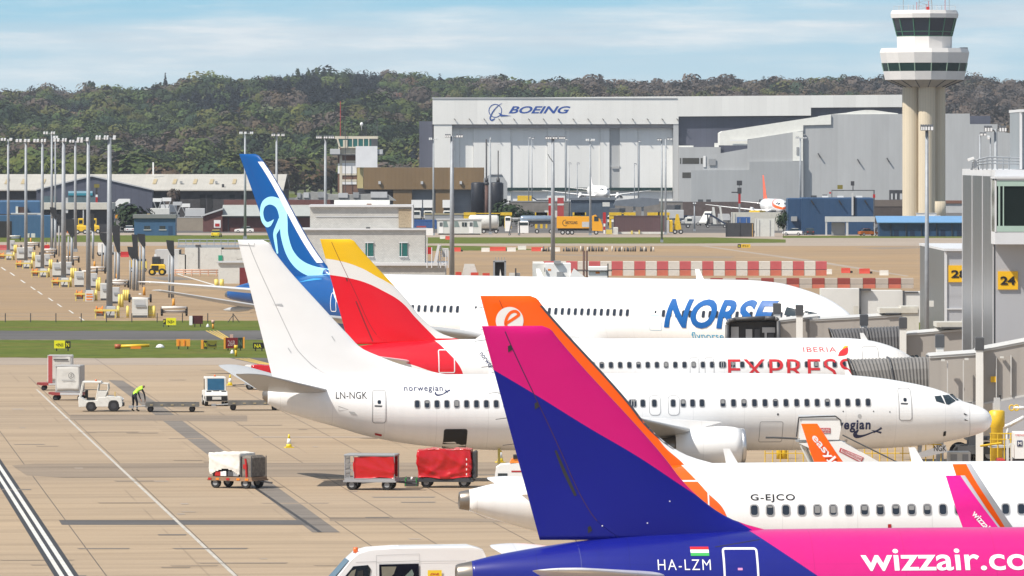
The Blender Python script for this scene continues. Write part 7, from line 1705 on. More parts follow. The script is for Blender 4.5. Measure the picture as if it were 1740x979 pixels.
for k,(mx,my)in enumerate(masts):
 q=(my-HOR)/(528-HOR);w_=wher[k]
 bench(mx-6*q,my+13*q,40*q,f'long pale yellow stand on legs {w_}')
 cabinet(mx+3*q,my+12*q,15*q,1.15,f'low pale cabinet {w_}',False,LGREY if k==0 else OFFW)
 cabinet(mx+11*q,my-12*q,12*q,1.85,f'grey hooded cabinet just right of the pole {w_}',True,LGREY)
 cabinet(mx+52*q if k==0 else mx+33*q,my+12*q,(27 if k==0 else 20)*q,2.0,f'big white hooded cabinet {w_}')
 hose_reel(mx-17*q,my+9*q,f'orange hose reel left of the pole {w_}')
 bollards([mx+a*q for a in(17,21.5)],my-6*q,1.45,f'yellow bollard of the upper cluster {w_}',PYEL,.17,f'yellow bollards of the upper cluster {w_}')
 bollards([mx+a*q for a in(15,31)],my+12*q,1.25,f'yellow bollard of the lower row {w_}',PYEL,.15,f'yellow bollards of the lower row {w_}')
 if k<4:bollards([mx+a*q for a in(68,72,76)],my+12*q,1.25,f'yellow bollard of the right trio {w_}',PYEL,.15,f'yellow bollards of the right trio {w_}')
 boom(mx+17*q,my-39*q,30*q,f'pair of white bars with black wheels {w_}');boom(mx+52*q,my-14*q,36*q,f'longer white wheeled bars right of the pole {w_}',1)
 hydrant(mx+12*q,my-50*q,f'orange marker with black handle beyond the pole {w_}')
boom(296,537,42,'white wheeled towing bars nearest the wire fence, right of the mast row')
hydrant(245,502,'orange marker with black handle near the standing guidance posts');hydrant(295,523,'orange marker behind the nearest white towing bars')
f=F(150,base=512);o=thing('striped_box','white box with orange stripes near the second mast','box',f.loc);f.part('body',OFFW,o,[(145,497,159,513)],-.3,.5);f.part('stripe',ORANGE,o,[(147,499,157,501),(147,503,158,505.5),(147,508,157,510)],-.33,-.302)
for px,base,wp,c_,lab in((10,425,40,mat('faded_red',(.42,.07,.07)),'faded red barrier block at the left edge'),(212,437,14,RED,'red barrier block right of the mast row'),(80,425,9,RED,'small red barrier among the far left equipment')):
 f=F(px,base=base);o=thing('barrier_block',lab,'barrier',f.loc);w_=wp/2/f.s;mb=MB();mb.prismx([(-.35,0),(.35,0),(.2,.35),(.12,.9),(-.12,.9),(-.2,.35)],-w_,w_);mb.build('block',c_,o);mb=MB();mb.box(-w_-.12,-w_,-.1,.1,.2,.7);mb.build('lug',DARK,o)
f=F(174,base=435);o=thing('service_truck','white box truck on the far left apron behind the eighth mast','truck',f.loc);f.part('box',WHITE,o,[(167,413,181,429)],-1.2,1.2);f.part('cab',LGREY,o,[(181.5,416,193,430)],-1.1,1.1,.2);f.part('chassis',DARK,o,[(166,429,193,433)],-1,1)
wheels(o,[(f.x(170),-1,.45),(f.x(188),-1,.45)],.45,.3)
f=F(265,base=468);o=thing('tow_tractor','yellow and black tow tractor before the white wall','tractor',f.loc);f.part('body',YELLOW,o,[(256,449,281,463)],-1.1,1.1,.15);f.part('cab',DARK,o,[(259,436,272,449)],-.9,.9,.1);f.part('cab_window',GLASS,o,[(260.5,439,270.5,447)],-.93,-.905);f.part('engine_cover',BLACK,o,[(258,451,270,460)],-1.13,-1.105);f.part('radiator',CHAR,o,[(271,440,278,449)],-.8,.8)
wheels(o,[(f.x(259),-1,.5),(f.x(276),-1,.5),(f.x(259),1,.5),(f.x(276),1,.5)],.5,.4,rimm=YELLOW);f.part('beacon',WHITE,o,[(262,432,266,436)],-.2,.2)
f=F(228,base=462);o=thing('service_cart','small yellow service cart left of the tow tractor','cart',f.loc);f.part('body',YELLOW,o,[(221,442,231,454)],-.6,.6,.05);f.part('frame',PYEL,o,[(234,444,250,458)],-.5,.5);f.part('seat',BLACK,o,[(236,440,248,444)],-.4,.4);wheels(o,[(f.x(x),-.6,.3)for x in(224,246)],.3,.2)
fn=thing('wire_fence','thin wire fence with dark posts along the far grass edge','fence',G(200,548));f=F(200,base=548)
for x in range(-34,480,43):
 mb=MB();mb.cyl((f.x(x),0,0),(f.x(x),0,.92),.05,n=6);mb.build('post',DARK,fn)
for s_ in(-10,10):mb=MB();mb.cyl((f.x(397+s_),0,0),(f.x(397),0,.8),.04,n=6);mb.build('stay',DARK,fn)
for z in(.3,.6,.88):mb=MB();mb.cyl((f.x(-60),0,z),(f.x(480),0,z),.010,n=4);mb.build('wire',GREY,fn)
SBLK=mat('sign_board_black',(.015,.015,.015),.5,var=0);SRED=mat('sign_red',(.17,.012,.016),.4,var=.05);SRIM=mat('sign_amber',(.75,.33,.04),.5,var=.08)
def sign(px,base,boxes,texts,lab,rim=None,feet=True,depth=.35):
 f=F(px,base=base);o=thing('taxiway_sign',lab,'sign',f.loc)
 for x0,y0,x1,y1,m_ in boxes:f.part('panel',m_,o,[(x0,y0,x1,y1)],0,depth)
 for t_,m_,x0,y0,x1,y1 in texts:f.text(t_,m_,o,x0,y0,x1,y1,-.005,.01)
 if feet:
  for x in(boxes[0][0]+4,boxes[-1][2]-4):mb=MB();mb.cyl((f.x(x),.15,0),(f.x(x),.15,f.z(max(b[3]for b in boxes))+.02),.05,n=6);mb.build('leg',CHAR,o)
 return o,f
sign(106,597,[(92,579,110.5,592,SYEL),(111,580,119.5,592,SBLK)],[('<N1',SBLK,95,583,107,589),('N',SYEL,112.5,582.5,117.5,589.5)],'bright yellow taxiway sign with a black end panel at the left')
sign(288,556,[(282.3,540.5,299,552.5,SYEL),(277.2,542.5,281.6,551,SBLK)],[('N3>',SBLK,285,544,296,549.5),('P',SYEL,278,544,280.8,549)],'bright yellow taxiway sign with a small black panel on its left')
o,f=sign(333,556,[(327,536.5,344.5,550.5,mat('sign_maroon',(.07,.012,.014),.5,var=.05))],[],'dark maroon sign with a white end beside the wire fence');f.part('end_panel',WHITE,o,[(321.6,537,327,552.5)],-.1,.4)
o,f=sign(311,594,[(299.5,576.5,323,588.5,SRIM)],[],'plain orange sign seen from the back on two legs',depth=.3);f.part('rib',ORANGE,o,[(303,578,305,588),(312.5,578,314.5,588)],-.06,-.005)
o,f=sign(356,594,[(346,579.5,352,592,SBLK),(352.5,579,368.5,592,mat('sign_olive',(.16,.16,.02),.5,var=.05))],[('N',SYEL,347.5,582,350.5,590),('•—•',SBLK,354,584,367,588)],'dull olive and black taxiway sign with an orange end');f.part('end_panel',SRIM,o,[(341.5,578,345.8,593)],-.06,.4)
o,f=sign(397,596,[(383.5,574,404,592,SRED),(404.5,574,412.5,592,mat('sign_dark_green',(.012,.03,.018),.5,var=0))],[('26R',mat('sign_text_grey',(.45,.32,.32),.5,var=0),387,578.5,400,588),('N',mat('sign_text_dim',(.10,.16,.10),.5,var=0),406,578,411,588)],'red and black runway sign reading 26R in an orange frame');f.part('end_panel',SRIM,o,[(380.2,573.5,383.3,593),(412.8,573,415.6,592)],-.05,.4);f.part('top_lamp',mat('lamp_pink',(.55,.36,.30),.5),o,[(390.5,568.5,396,574)],.05,.3)
sign(437,597,[(430,582.5,449,592.5,SBLK)],[('NA',SYEL,432.5,584.5,444,591)],'black taxiway sign with yellow letters NA beside the white fin')
sign(1265,421.5,[(1259.3,415,1275,421,YELLOW),(1253.5,415,1259,421,SBLK)],[('P1>',SBLK,1262,416.5,1272,419.8),('K',SYEL,1255,416.4,1257.8,419.8)],'yellow and black taxiway sign on the right tan apron',feet=False)
def light_post(px,base,h,lab,m=SRIM,r=.16):
 f=F(px,base=base);o=thing('guard_light',lab,'light',f.loc);mb=MB();mb.cyl((0,0,0),(0,0,h*.65),r*.6,n=10);mb.build('post',m,o);mb=MB();mb.cyl((0,0,h*.65),(0,0,h),r,n=10);mb.build('head',mat('lamp_pink',(.55,.36,.30))if m is SRIM else m,o)
light_post(362,559,.85,'short orange runway guard light beside the yellow taxiway lines');light_post(401,606,.95,'yellow guard light post in front of the red runway sign',YELLOW)
for px,py,lab in((353,556,'small white edge light on the far grass'),(394.5,601,'small white edge light before the red runway sign'),(272,591,'white flat marker on the near grass')):
 f=F(px,base=py);o=thing('edge_light',lab,'light',f.loc);w_=.35 if 'flat' in lab else.14;mb=MB();mb.lathe((0,0,0),(0,0,1),[(0,w_),(.12,w_),(.25,w_*.7),(.32,.03)],12);mb.build('lens',WHITE,o);mb=MB();mb.cyl((0,0,0),(0,0,.05),w_+.08,n=12);mb.build('base',GREY,o)
f=F(225,base=593);o=thing('barrier_boom','yellow and orange boom lying on the near grass strip','boom',f.loc);mb=MB();mb.cyl((f.x(199),0,.22),(f.x(254),0,.3),.14,n=8);mb.build('boom',YELLOW,o);mb=MB();mb.cyl((f.x(195),0,.22),(f.x(205),0,.22),.2,n=8);mb.build('end',mat('boom_red',(.4,.1,.04),.5),o);mb=MB();mb.box(f.x(222),f.x(240),-.15,.15,0,.2);mb.build('foot',ORANGE,o)
def block_row(xs,y0,base,wpx,cols,lab,grp):
 f=F(xs[0],base=base);h_=f.z(y0);w_=wpx/2/f.s;protos={}
 for k,px in enumerate(xs):
  c_=cols[k%2];g=F(px,base=base);l_=f'{"red" if k % 2 else "white"} water-filled block of {lab}'
  if c_ in protos:copy_thing(protos[c_],g.loc,None,l_)['group']=f'{"red" if k % 2 else "white"} {grp}';continue
  o=thing('barrier_block',l_,'barrier',g.loc,0,f'{"red" if k % 2 else "white"} {grp}');protos[c_]=o
  mb=MB();mb.box(-w_+.04,w_-.04,-.45,.45,0,h_*.38,.04);mb.build('lower_block',c_[1],o);mb=MB();mb.box(-w_+.02,w_-.02,-.35,.35,h_*.43,h_,.05);mb.build('upper_block',c_[0],o);mb=MB();mb.box(-w_,w_,-.3,.3,h_*.38,h_*.43);mb.build('gap_strip',CHAR,o)
BW=mat('block_white',(.62,.59,.54),.6,var=.08,dirt=.25);BR=mat('block_pink_red',(.50,.10,.11),.6,var=.1);BR2=mat('block_orange_red',(.52,.14,.09),.6,var=.12);BG=mat('block_beige',(.44,.39,.34),.7,var=.1);BD=mat('block_brick_red',(.27,.05,.04),.6,var=.1)
block_row([914+19.25*k for k in range(26)],444,468.5,19.25,((BW,BW),(BR,BR2)),'the long barrier row behind the wide-body crown','blocks of the long barrier row')
block_row([1196+21.6*k for k in range(17)],472.5,490,21.6,((BG,BG),(BD,BR2)),'the nearer barrier row ending at the pier','blocks of the nearer barrier row')
for k,(px,base,wp,c_)in enumerate(((775,427.5,16,'r'),(825,428,14,'w'),(846,426.5,27,'r'),(869,427.5,15,'w'),(887,424.5,14,'w'),(914,427,22,'r'),(947,427.5,9,'w'),(761,407.5,8,'r'),(752,406,9,'w'),(1406,466,15,'w'),(1437,464,15,'r'),(1469,465,18,'r'),(1502,468,15,'w'))):
 f=F(px,base=base);o=thing('barrier_block',f'{"red" if c_ == "r" else "white"} low plastic barrier block, {["first", "second", "third", "fourth", "fifth", "sixth", "last"][k] + " from the left on the wedge of grass" if k < 7 else ["right of the pair by the stone building", "left of the pair by the stone building"][k - 7] if k < 9 else ordn[k - 9] + " from the left past the long barrier row"}','barrier',f.loc)
 w_=wp/2/f.s;mb=MB();mb.prismx([(-.35,0),(.35,0),(.22,.35),(.14,.72),(-.14,.72),(-.22,.35)],-w_,w_);mb.build('block',mat('barrier_red',(.55,.06,.035),.5,var=.08)if c_=='r' else BW,o)
 if c_=='r':mb=MB();mb.box(w_-.1,w_+.35,-.2,.2,0,.3);mb.build('foot',BLACK,o)
r5=random.Random(9)
for k in range(52):
 px=921+3.7*k+r5.uniform(-1,1)
 if 982<px<986 or r5.random()<.08:continue
 f=F(px,base=427.5);h_=r5.uniform(.55,.95);mb=MB();mb.cyl((0,0,0),(0,0,h_),.17,.10,8);dk=r5.random()<.72
 tag(mb.build('marker_post',CHAR if dk else BW,None,f.loc),f'small {"dark" if dk else "white"} marker post in the long line beyond the barrier row','marker',f'{"dark" if dk else "white"} marker posts in a line')
f=F(955,D=640);o=thing('service_vehicle','white service vehicle with folded arms behind the wide-body crown','vehicle',f.loc)
f.part('body',WHITE,o,[(926,447,970,500)],0,2.4,.05);f.part('tank',OFFW,o,[(905,446,926,500)],.5,2,.1);f.prism('arm',WHITE,o,[(968,470),(975,456),(998,474),(985,480)],-.3,0);f.part('badge',ORANGE,o,[(931,457,936,460)],-.03,-.003);f.part('machinery',GREY,o,[(941,443,953,448),(946,462,956,470)],-.4,.6);f.part('mirror',DARK,o,[(925,455,926.4,462)],-.3,-.1)
wheels(o,[(f.x(x),.2,.4)for x in(915,962)],.4,.3)
f=F(1022,D=630);o=thing('service_vehicle','white box vehicle with an orange badge right of the one with arms','vehicle',f.loc);f.part('body',WHITE,o,[(1000,453,1034,500)],0,2.4,.05);f.part('rail',DARK,o,[(1032,448,1034,472),(996,459.5,1040,461)],-.2,0);f.part('badge',ORANGE,o,[(1012,462,1019,465)],-.03,-.003);wheels(o,[(f.x(x),.2,.4)for x in(1006,1029)],.4,.3)
f=F(995,D=650);o=thing('goal_post_frame','pair of thin dark posts with a cross bar beyond the wide-body','frame',f.loc)
for x in(992,997):mb=MB();mb.cyl((f.x(x),0,0),(f.x(x),0,f.z(426)),.10,n=8);mb.build('post',mat('rust',(.10,.055,.045)),o)
f.part('bar',DARK,o,[(975,459.5,1003,461)],-.1,.1)
f=F(849,base=472);o=thing('kiosk','dark open doorway kiosk with grey frame behind the wide-body','kiosk',f.loc);f.part('frame',GALV,o,[(838,444,841,475),(857,444,860,475),(838,443,860,445.5)],0,1.8);f.part('interior',BLACK,o,[(841,445.5,857,475)],.6,1.8)
for x in(842,847,852,857):mb=MB();mb.cyl((f.x(x),.5,f.z(443)),(f.x(x),.5,f.z(437)),.04,n=5);mb.build('spike',GREY,o)
f.prism('cone_shape',WHITE,o,[(848,475),(850,457),(853,475)],.3,.5)
f=F(795,base=474);o=thing('tank_trailer','white tapered tank trailer beside the dark kiosk','trailer',f.loc);f.prism('tank',OFFW,o,[(786,463),(789,449),(806,449),(811,464),(811,476),(780,476)],0,2);f.part('red_barrier',MATS['barrier_red'],o,[(774,462,784,468),(800,463,813,468),(820,464,832,470)],-.5,-.2);wheels(o,[(f.x(790),.3,.3)],.3,.2)
f=F(872,base=474);o=thing('marshalling_post','thin dark post with white blocks right of the dark kiosk','post',f.loc);f.part('post',DARK,o,[(875,456,877.5,476)],0,.3);f.part('block',OFFW,o,[(865,464,884,476)],.4,.9)
f=F(780,base=399);o=thing('portable_cabin','white portable cabin with dark windows at the yard edge','cabin',f.loc);f.part('wall',mat('cabin_white',(.60,.61,.58),.55,var=.05),o,[(743,374,818,397)],0,3.2);f.part('roof',LGREY,o,[(741,371.8,819,374)],-.15,3.4);f.part('plinth',BLACK,o,[(745,397,816,399)],.2,3)
for x in(746,797):f.part('door',WHITE,o,[(x,377,x+7,396.5)],-.05,-.003)
for x,w_ in((747,5),(785,8),(798,5)):w2=f.part('window',GLASS,o,[(x,378,x+w_,385)],-.08,-.052);f.part('window_bar',LGREY,w2,[(x+w_/2-.3,378,x+w_/2+.3,385)],-.1,-.081)
for x in(753,772,804):mb=MB();mb.prism(f.poly([(x,376),(x+6,376),(x+9,386),(x,386)]),-.03,-.004);mb.build('shutter',mat('shutter_grey',(.18,.24,.23),.6),o)
f=F(720,base=393);o=thing('container','ribbed blue shipping container behind the stone building','container',f.loc);f.part('body',ribmat('container_ribs',(.04,.11,.30),.5,0,.25,.5),o,[(703,375,742,389)],0,2.5);f.part('frame',mat('container_blue',(.03,.10,.30)),o,[(703,373.5,742,375.5)],-.05,2.5);f.part('red_crate',mat('faded_red',(.42,.07,.07)),o,[(708,384,724,389)],-1.0,-.3)
def tanker(px,base,x0,x1,y0,y1,m,lab,cab=None,cabm=WHITE,strip=None):
 f=F(px,base=base);o=thing('tanker_truck',lab,'tanker',f.loc);r_=(f.z(y0)-f.z(y1))/2;zc=(f.z(y0)+f.z(y1))/2
 mb=MB();mb.smooth=True;mb.lathe((f.x(x0),1.2,zc),(1,0,0),[(0,.1),(.05,r_*.7),(.3,r_*.95),(.5,r_),(f.x(x1)-f.x(x0)-.5,r_),(f.x(x1)-f.x(x0)-.1,r_*.8),(f.x(x1)-f.x(x0),.1)],24);mb.build('tank',m,o)
 f.part('chassis',DARK,o,[(x0,y1,x1,y1+3)],.3,2.1);wheels(o,[(f.x(x),.4,.48)for x in np.linspace(x0+5,x1-5,3)],.48,.35)
 if cab:f.part('cab',cabm,o,[cab],.1,2.3,.2);f.part('cab_window',GLASS,o,[(cab[0]+1,cab[1]+2,cab[2]-1,cab[1]+7)],.06,.099)
 return o,f
tanker(830,397,796,848,365.5,390,OFFW,'white rounded tanker behind the white portable cabin',(858,368,868,393))
tanker(912,397,884,941,366.5,378,mat('tank_steel',(.32,.40,.50),.3,metal=.6,var=.1),'long blue steel tanker left of the yellow lorry',(880,376,898,396))
for px,x0,x1,lab in((828,788,870,'yellow gantry frame above the white tanker'),(920,909,931,'yellow gantry bar above the blue steel tanker'),(985,973,996,'yellow gantry bar above the yellow lorry'),(1060,1035,1080,'yellow gantry arm left of the maroon container'),(1120,1100,1138,'yellow gantry bar above the maroon container')):
 f=F(px,D=1560);o=thing('yellow_gantry',lab,'gantry',f.loc);f.part('beam',YELLOW,o,[(x0,361,x0+21,366),(x1-20,361,x1,366),(x0+20,362,x1-19,363.5)],-.5,.5);f.part('leg',YELLOW,o,[(x0,366,x0+4,389),(x1-13,366,x1-9,389),(x1-4,366,x1-1,389)],-.3,.3);f.part('cab',YELLOW,o,[(x0,366,x0+12,372)],-.4,.3)
f=F(985,base=399);o=thing('lorry','bright yellow box lorry with dark lettering in the yard','lorry',f.loc);YL=mat('lorry_yellow',(.78,.36,.01),.45,var=.04)
f.part('box',YL,o,[(946,368,1004,388)],0,2.5,.04);f.prism('cab',YL,o,[(1006,392),(1006,367),(1012,365),(1020,373),(1024,384),(1024,393)],.1,2.4);f.part('cab_window',GLASS,o,[(1009.5,368,1017,376)],.06,.099);f.part('chassis',BLACK,o,[(948,388,1020,392)],.2,2.3);f.part('grey_panel',LGREY,o,[(989,377,1001,386)],-.03,-.003);f.text('RECYCLING',SBLK,o,961,376,981,381,-.006,.02);plate('emblem',stroke2d([(f.x(961+5*math.cos(R(a))),f.z(379+5*math.sin(R(a))))for a in range(60,300,20)],.12),SBLK,o,-.006)
wheels(o,[(f.x(x),.35,.5)for x in(956,965,972,1013)],.5,.35)
f=F(1085,base=398.5);o=thing('container','maroon shipping container right of the yellow lorry','container',f.loc);f.part('body',ribmat('maroon_ribs',(.105,.06,.065),.5,0,.15,.6),o,[(1044,368,1130,394)],0,2.5);f.part('frame',mat('maroon_frame',(.08,.045,.05),.6),o,[(1043,366.8,1131,368.5),(1043,368.5,1044.5,394)],-.06,2.5);f.part('skid',OFFW,o,[(1050,394,1132,397.5)],-.2,.4);f.part('white_tank',OFFW,o,[(1042,386,1050,399)],-1.2,-.5,.1);f.part('yellow_fitting',PYEL,o,[(1030,390,1040,398),(1072,392,1075,398),(1085,391,1087,398)],-1,-.4)
f=F(1146,base=398);o=thing('loader_vehicle','yellow wheeled loader at the right end of the maroon container','vehicle',f.loc);f.part('body',YELLOW,o,[(1131,374,1143,394)],0,2,.2);f.prism('boom',YELLOW,o,[(1144,392),(1149,364),(1153,364),(1158,390)],.4,1.2);f.part('cab',LGREY,o,[(1126,374,1137,396)],-.1,1.6);wheels(o,[(f.x(1147),.2,.5),(f.x(1157),.2,.5)],.5,.35)
f=F(874,base=400);o=thing('boarding_steps','small wheeled boarding steps between the two tankers','steps',f.loc);mb=MB()
for k in range(9):mb.box(f.x(868+.3*k),f.x(881+.2*k),-.2+.2*k,0+.2*k,f.z(398-2.9*k)-.06,f.z(398-2.9*k))
mb.build('tread',GREY,o);f.prism('stringer',CHAR,o,[(864,400),(866,400),(871,371),(869,371)],-.3,.2);f.prism('stringer',CHAR,o,[(882,400),(884,400),(883,371),(881,371)],-.3,.2);f.part('platform',LGREY,o,[(868,370,884,373)],1.4,2.4);wheels(o,[(f.x(866),-.3,.25),(f.x(882),-.3,.25)],.25,.15)
f=F(1027,base=397);o=thing('wind_sock_post','red and white banded post at the front of the yellow lorry','post',f.loc)
for k,(y0,y1,m_)in enumerate(((397,391,WHITE),(391,385,RED),(385,380,WHITE),(380,361,RED))):f.part('band',m_,o,[(1025.5-(k==3),y1,1028.5+(k==3),y0)],0,.4)
for px,lab in((708,'catering truck with white raised box, left of three'),(728,'catering truck with white raised box, middle of three'),(761,'catering truck with white raised box, right of three')):
 f=F(px,base=376);o=thing('catering_truck',lab,'truck',f.loc,0,'catering trucks before the brown workshop');f.part('box',WHITE,o,[(px-9,340,px+9,353)],0,4);f.part('cab',OFFW,o,[(px-8,358,px+7,371)],-.8,1.5,.2);f.part('cab_window',GLASS,o,[(px-6,360,px+5,365)],-.84,-.79);f.part('lift',DARK,o,[(px-7,353,px+7,358)],.5,3);f.part('chassis',CHAR,o,[(px-8,371,px+8,374)],-.6,4);wheels(o,[(f.x(px-6),-.3,.5),(f.x(px+6),-.3,.5)],.5,.3)
f=F(716,base=384);o=thing('parapet_wall','long tan capped low wall in front of the catering trucks','wall',f.loc);f.part('wall',GREY,o,[(722,364,786,384)],0,.4);f.part('capping',mat('tan_capping',(.36,.31,.18),.7),o,[(720,362.5,788,365)],-.1,.5)
def car(px,base,deg,m,lab,L=4.2):
 o=thing('parked_car',lab,'car',G(px,base),R(deg));w_=.86
 mb=MB();mb.prism([(-2.1,.3),(-2.1,.85),(-1.7,.95),(1.0,.92),(2.0,.78),(2.1,.5),(2.08,.3)],-w_,w_);bevel(mb.build('body',m,o),.06,2)
 mb=MB();mb.prism([(-1.65,.94),(-1.25,1.42),(.15,1.45),(.95,.92)],-w_+.08,w_-.08);bevel(mb.build('cabin',GLASS,o),.05,1);mb=MB();mb.prism([(-1.2,1.42),(-1.1,1.47),(.05,1.49),(.2,1.44)],-w_+.12,w_-.12);mb.build('roof',m,o)
 wheels(o,[(x,y,.31)for x in(-1.3,1.3)for y in(-w_+.05,w_-.05)],.31,.2,rimm=LGREY)
 for y in(-.6,.6):mb=MB();mb.box(-2.12,-2.09,y-.14,y+.14,.62,.78);mb.build('tail_light',RED,o);mb=MB();mb.box(2.04,2.09,y-.16,y+.16,.55,.68);mb.build('headlight',LENS,o)
 return o
CARW=paint('car_white',(.75,.75,.75),None,.5,.3,.02,False);CARY=paint('car_yellow',(.80,.62,.03),None,.5,.3,.02,False);CARD=paint('car_dark',(.04,.04,.045),None,.5,.3,.02,False)
car(368,403,85,CARY,'small yellow car seen from behind beside the brick building');car(415,396,180,CARW,'white car parked before the brick building by the mast');car(219,395,100,CARW,'white car half hidden left of the blue office')
car(1347,400,170,CARW,'white car before the dark blue building');car(1375,399.5,95,CARD,'dark car right of the white car at the dark blue building');car(1428,400,90,CARD,'dark car under the pale grey canopy');car(1475,400.5,20,mat('car_orange',(.4,.12,.02),.4),'dark orange car beside the pale grey canopy')
for px,base,lab,m_ in((138,398,'yellow and orange loader parked between the left masts',YELLOW),(160,397,'second yellow loader with orange body right of the first',YELLOW),(128,396,'orange tractor partly behind the dark guidance board',ORANGE)):
 f=F(px,base=base);o=thing('ground_loader',lab,'loader',f.loc);f.part('body',m_,o,[(px-9,383,px+9,393)],-1,1,.2);f.part('cab',YELLOW if m_ is YELLOW else CHAR,o,[(px-5,371,px+4,383)],-.8,.8,.1);f.part('cab_window',GLASS,o,[(px-3.5,374,px+2.5,380)],-.84,-.79);f.part('fork',ORANGE,o,[(px-14,386,px-9,397)],-.5,.5);wheels(o,[(f.x(px-6),-.9,.5),(f.x(px+7),-.9,.5)],.5,.35)
f=F(200,base=388);o=thing('passenger_steps','white passenger steps with a raised canopy behind the eighth mast','steps',f.loc);f.prism('canopy',WHITE,o,[(188,355),(192,348),(202,338),(221,338),(221,346),(206,347),(194,358)],-1,1);f.part('base',mat('deep_orange',(.62,.28,.03)),o,[(196,365,221,371)],-1,1);f.prism('leg',DARK,o,[(200,365),(203,347),(208,347),(212,365)],-.8,.8);wheels(o,[(f.x(199),-.8,.4),(f.x(217),-.8,.4)],.4,.3)
r6=random.Random(4)
for k,(px,y0,lab)in enumerate(((268,337,'white raised scissor lift left in the far equipment park'),(284,336,'second white scissor lift in the far equipment park'),(302,343,'grey scissor lift with crossed legs in the far equipment park'),(316,346,'low white scissor lift at the right of the far equipment park'))):
 f=F(px,base=380);o=thing('scissor_lift',lab,'lift',f.loc);f.part('platform',WHITE if k!=2 else LGREY,o,[(px-8,y0,px+7,y0+6)],-1,1);mb=MB()
 for s_ in(-1,1):mb.cyl((f.x(px-6*s_),-.9,.4),(f.x(px+6*s_),-.9,f.z(y0+6)),.14,n=6)
 mb.build('scissor_arm',GREY,o);f.part('chassis',CHAR,o,[(px-8,372,px+8,376)],-1,1);wheels(o,[(f.x(px-6),-.8,.4),(f.x(px+6),-.8,.4)],.4,.3)
p=P(226,345,1500);p.z=0;tree('bush','dark',5,p,9.0,9.5,'dark spreading tree before the right end of the dark gable')
p=P(292,330,1745);p.z=0;tree('broad','bare',6,p,9,5,'bare grey tree before the pale roofed hangar')
f=F(164,base=392);o=thing('signal_mast','red and white mast with a yellow board before the dark gable','mast',f.loc);f.part('board',mat('olive_board',(.20,.17,.03),.5),o,[(160,313,169,319)],-.2,.2)
for y0,y1,m_ in((331,319,DARK),(335,331,WHITE),(345,335,RED),(352,345,WHITE),(362,352,RED),(392,362,GREY)):f.part('pole',m_,o,[(162.5,y1,166,y0)],-.2,.2)
f=F(1257,base=378);o=thing('signal_mast','red and grey mast with dark boards before the low grey hangar bay','mast',f.loc);f.part('board',DARK,o,[(1252,307,1261,315),(1253,319,1260,329),(1243,326,1253,328)],-.3,.3);f.part('pole',RED,o,[(1254.5,329,1258.5,346)],-.2,.2);f.part('pole',GREY,o,[(1255.5,315,1257.5,319),(1255,346,1258,378)],-.2,.2)
f=F(1460,base=396);o=thing('gantry','thin dark overhead gantry with two sign boards above the blue building','gantry',f.loc);f.part('beam',CHAR,o,[(1419,323.5,1493,325)],16,16.4);f.part('leg',CHAR,o,[(1419,325,1420,396),(1491,325,1493,396)],16,16.4);f.part('sign_board',mat('olive_board',(.20,.17,.03)),o,[(1429,315,1438,322)],15.8,16.2);f.part('sign_board',DARK,o,[(1452,308.5,1458,316),(1455,316,1456.5,323.5)],15.8,16.2);f.part('red_lamp',RED,o,[(1490,331,1494,337),(1415,327,1418,330)],15.8,16.2)
f=F(1207,base=384);o=thing('bridge_leg','pair of white slanting supports under a thin white wing tip','support',f.loc);f.prism('leg',OFFW,o,[(1212,384),(1218,384),(1214,352),(1210,352)],0,.6);f.prism('leg',OFFW,o,[(1226,384),(1230,384),(1225,350),(1222,350)],0,.6);f.part('base',CHAR,o,[(1208,381,1232,384.5)],-.2,.8)
f=F(975,D=1750);o=thing('gate_shelter','dark blue low shelter with a white roof before the hangar doors','shelter',f.loc);f.part('wall',mat('slate_blue',(.06,.085,.12),.6,var=.2),o,[(970,340,1045,372)],0,6);f.part('roof',mat('pale_slate',(.16,.18,.21),.5),o,[(968,336,1047,340)],-.4,6.4)
for px,lab in((937,'left red and white panel stack before the hangar'),(952,'right red and white panel stack before the hangar')):f=F(px,D=1700);o=thing('panel_stack',lab,'panel',f.loc);f.part('panel',RED if px<940 else mat('red_mesh',(.40,.05,.05),.6),o,[(px-5,336,px+6,378)],0,.8);f.part('band',OFFW,o,[(px-5,346,px+6,349)],-.05,-.005)
f=F(1098,D=1660);o=thing('air_bridge','grey dipping air bridge with white rotunda before the far jet','air bridge',f.loc);f.prism('tunnel',mat('slate_grey',(.15,.17,.20),.6,var=.1),o,[(1042,349),(1046,341),(1092,336),(1120,338),(1120,347),(1090,352)],0,3);f.part('column',GREY,o,[(1076,350,1080,376),(1090,350,1094,378)],.5,1.5);f.part('cab',OFFW,o,[(1024,344,1036,351)],-.2,2)
f=F(900,D=1800);o=thing('wall','grey boundary wall and hedge line before the hangar doors','wall',f.loc);f.part('wall',mat('yard_wall',(.20,.185,.17),.85,var=.2),o,[(865,343,1160,372)],0,.5);f.part('coping',GREY,o,[(865,341.5,1160,343)],-.1,.6)
f=F(1330,D=1850);o=thing('wall','low dark parapet with plant along the foot of the grey hangar','wall',f.loc);f.part('wall',mat('brown_wall',(.10,.075,.07),.8,var=.25),o,[(1160,343,1370,369)],0,.6);f.part('plant',CHAR,o,[(1186,339,1195,343),(1200,339,1208,343),(1290,339,1306,343)],0,.6)
VCOL=(('white',OFFW),('dark grey',CHAR),('navy blue',mat('navy_vehicle',(.02,.035,.075),.5,var=.1)),('pale grey',LGREY),('yellow',YELLOW))
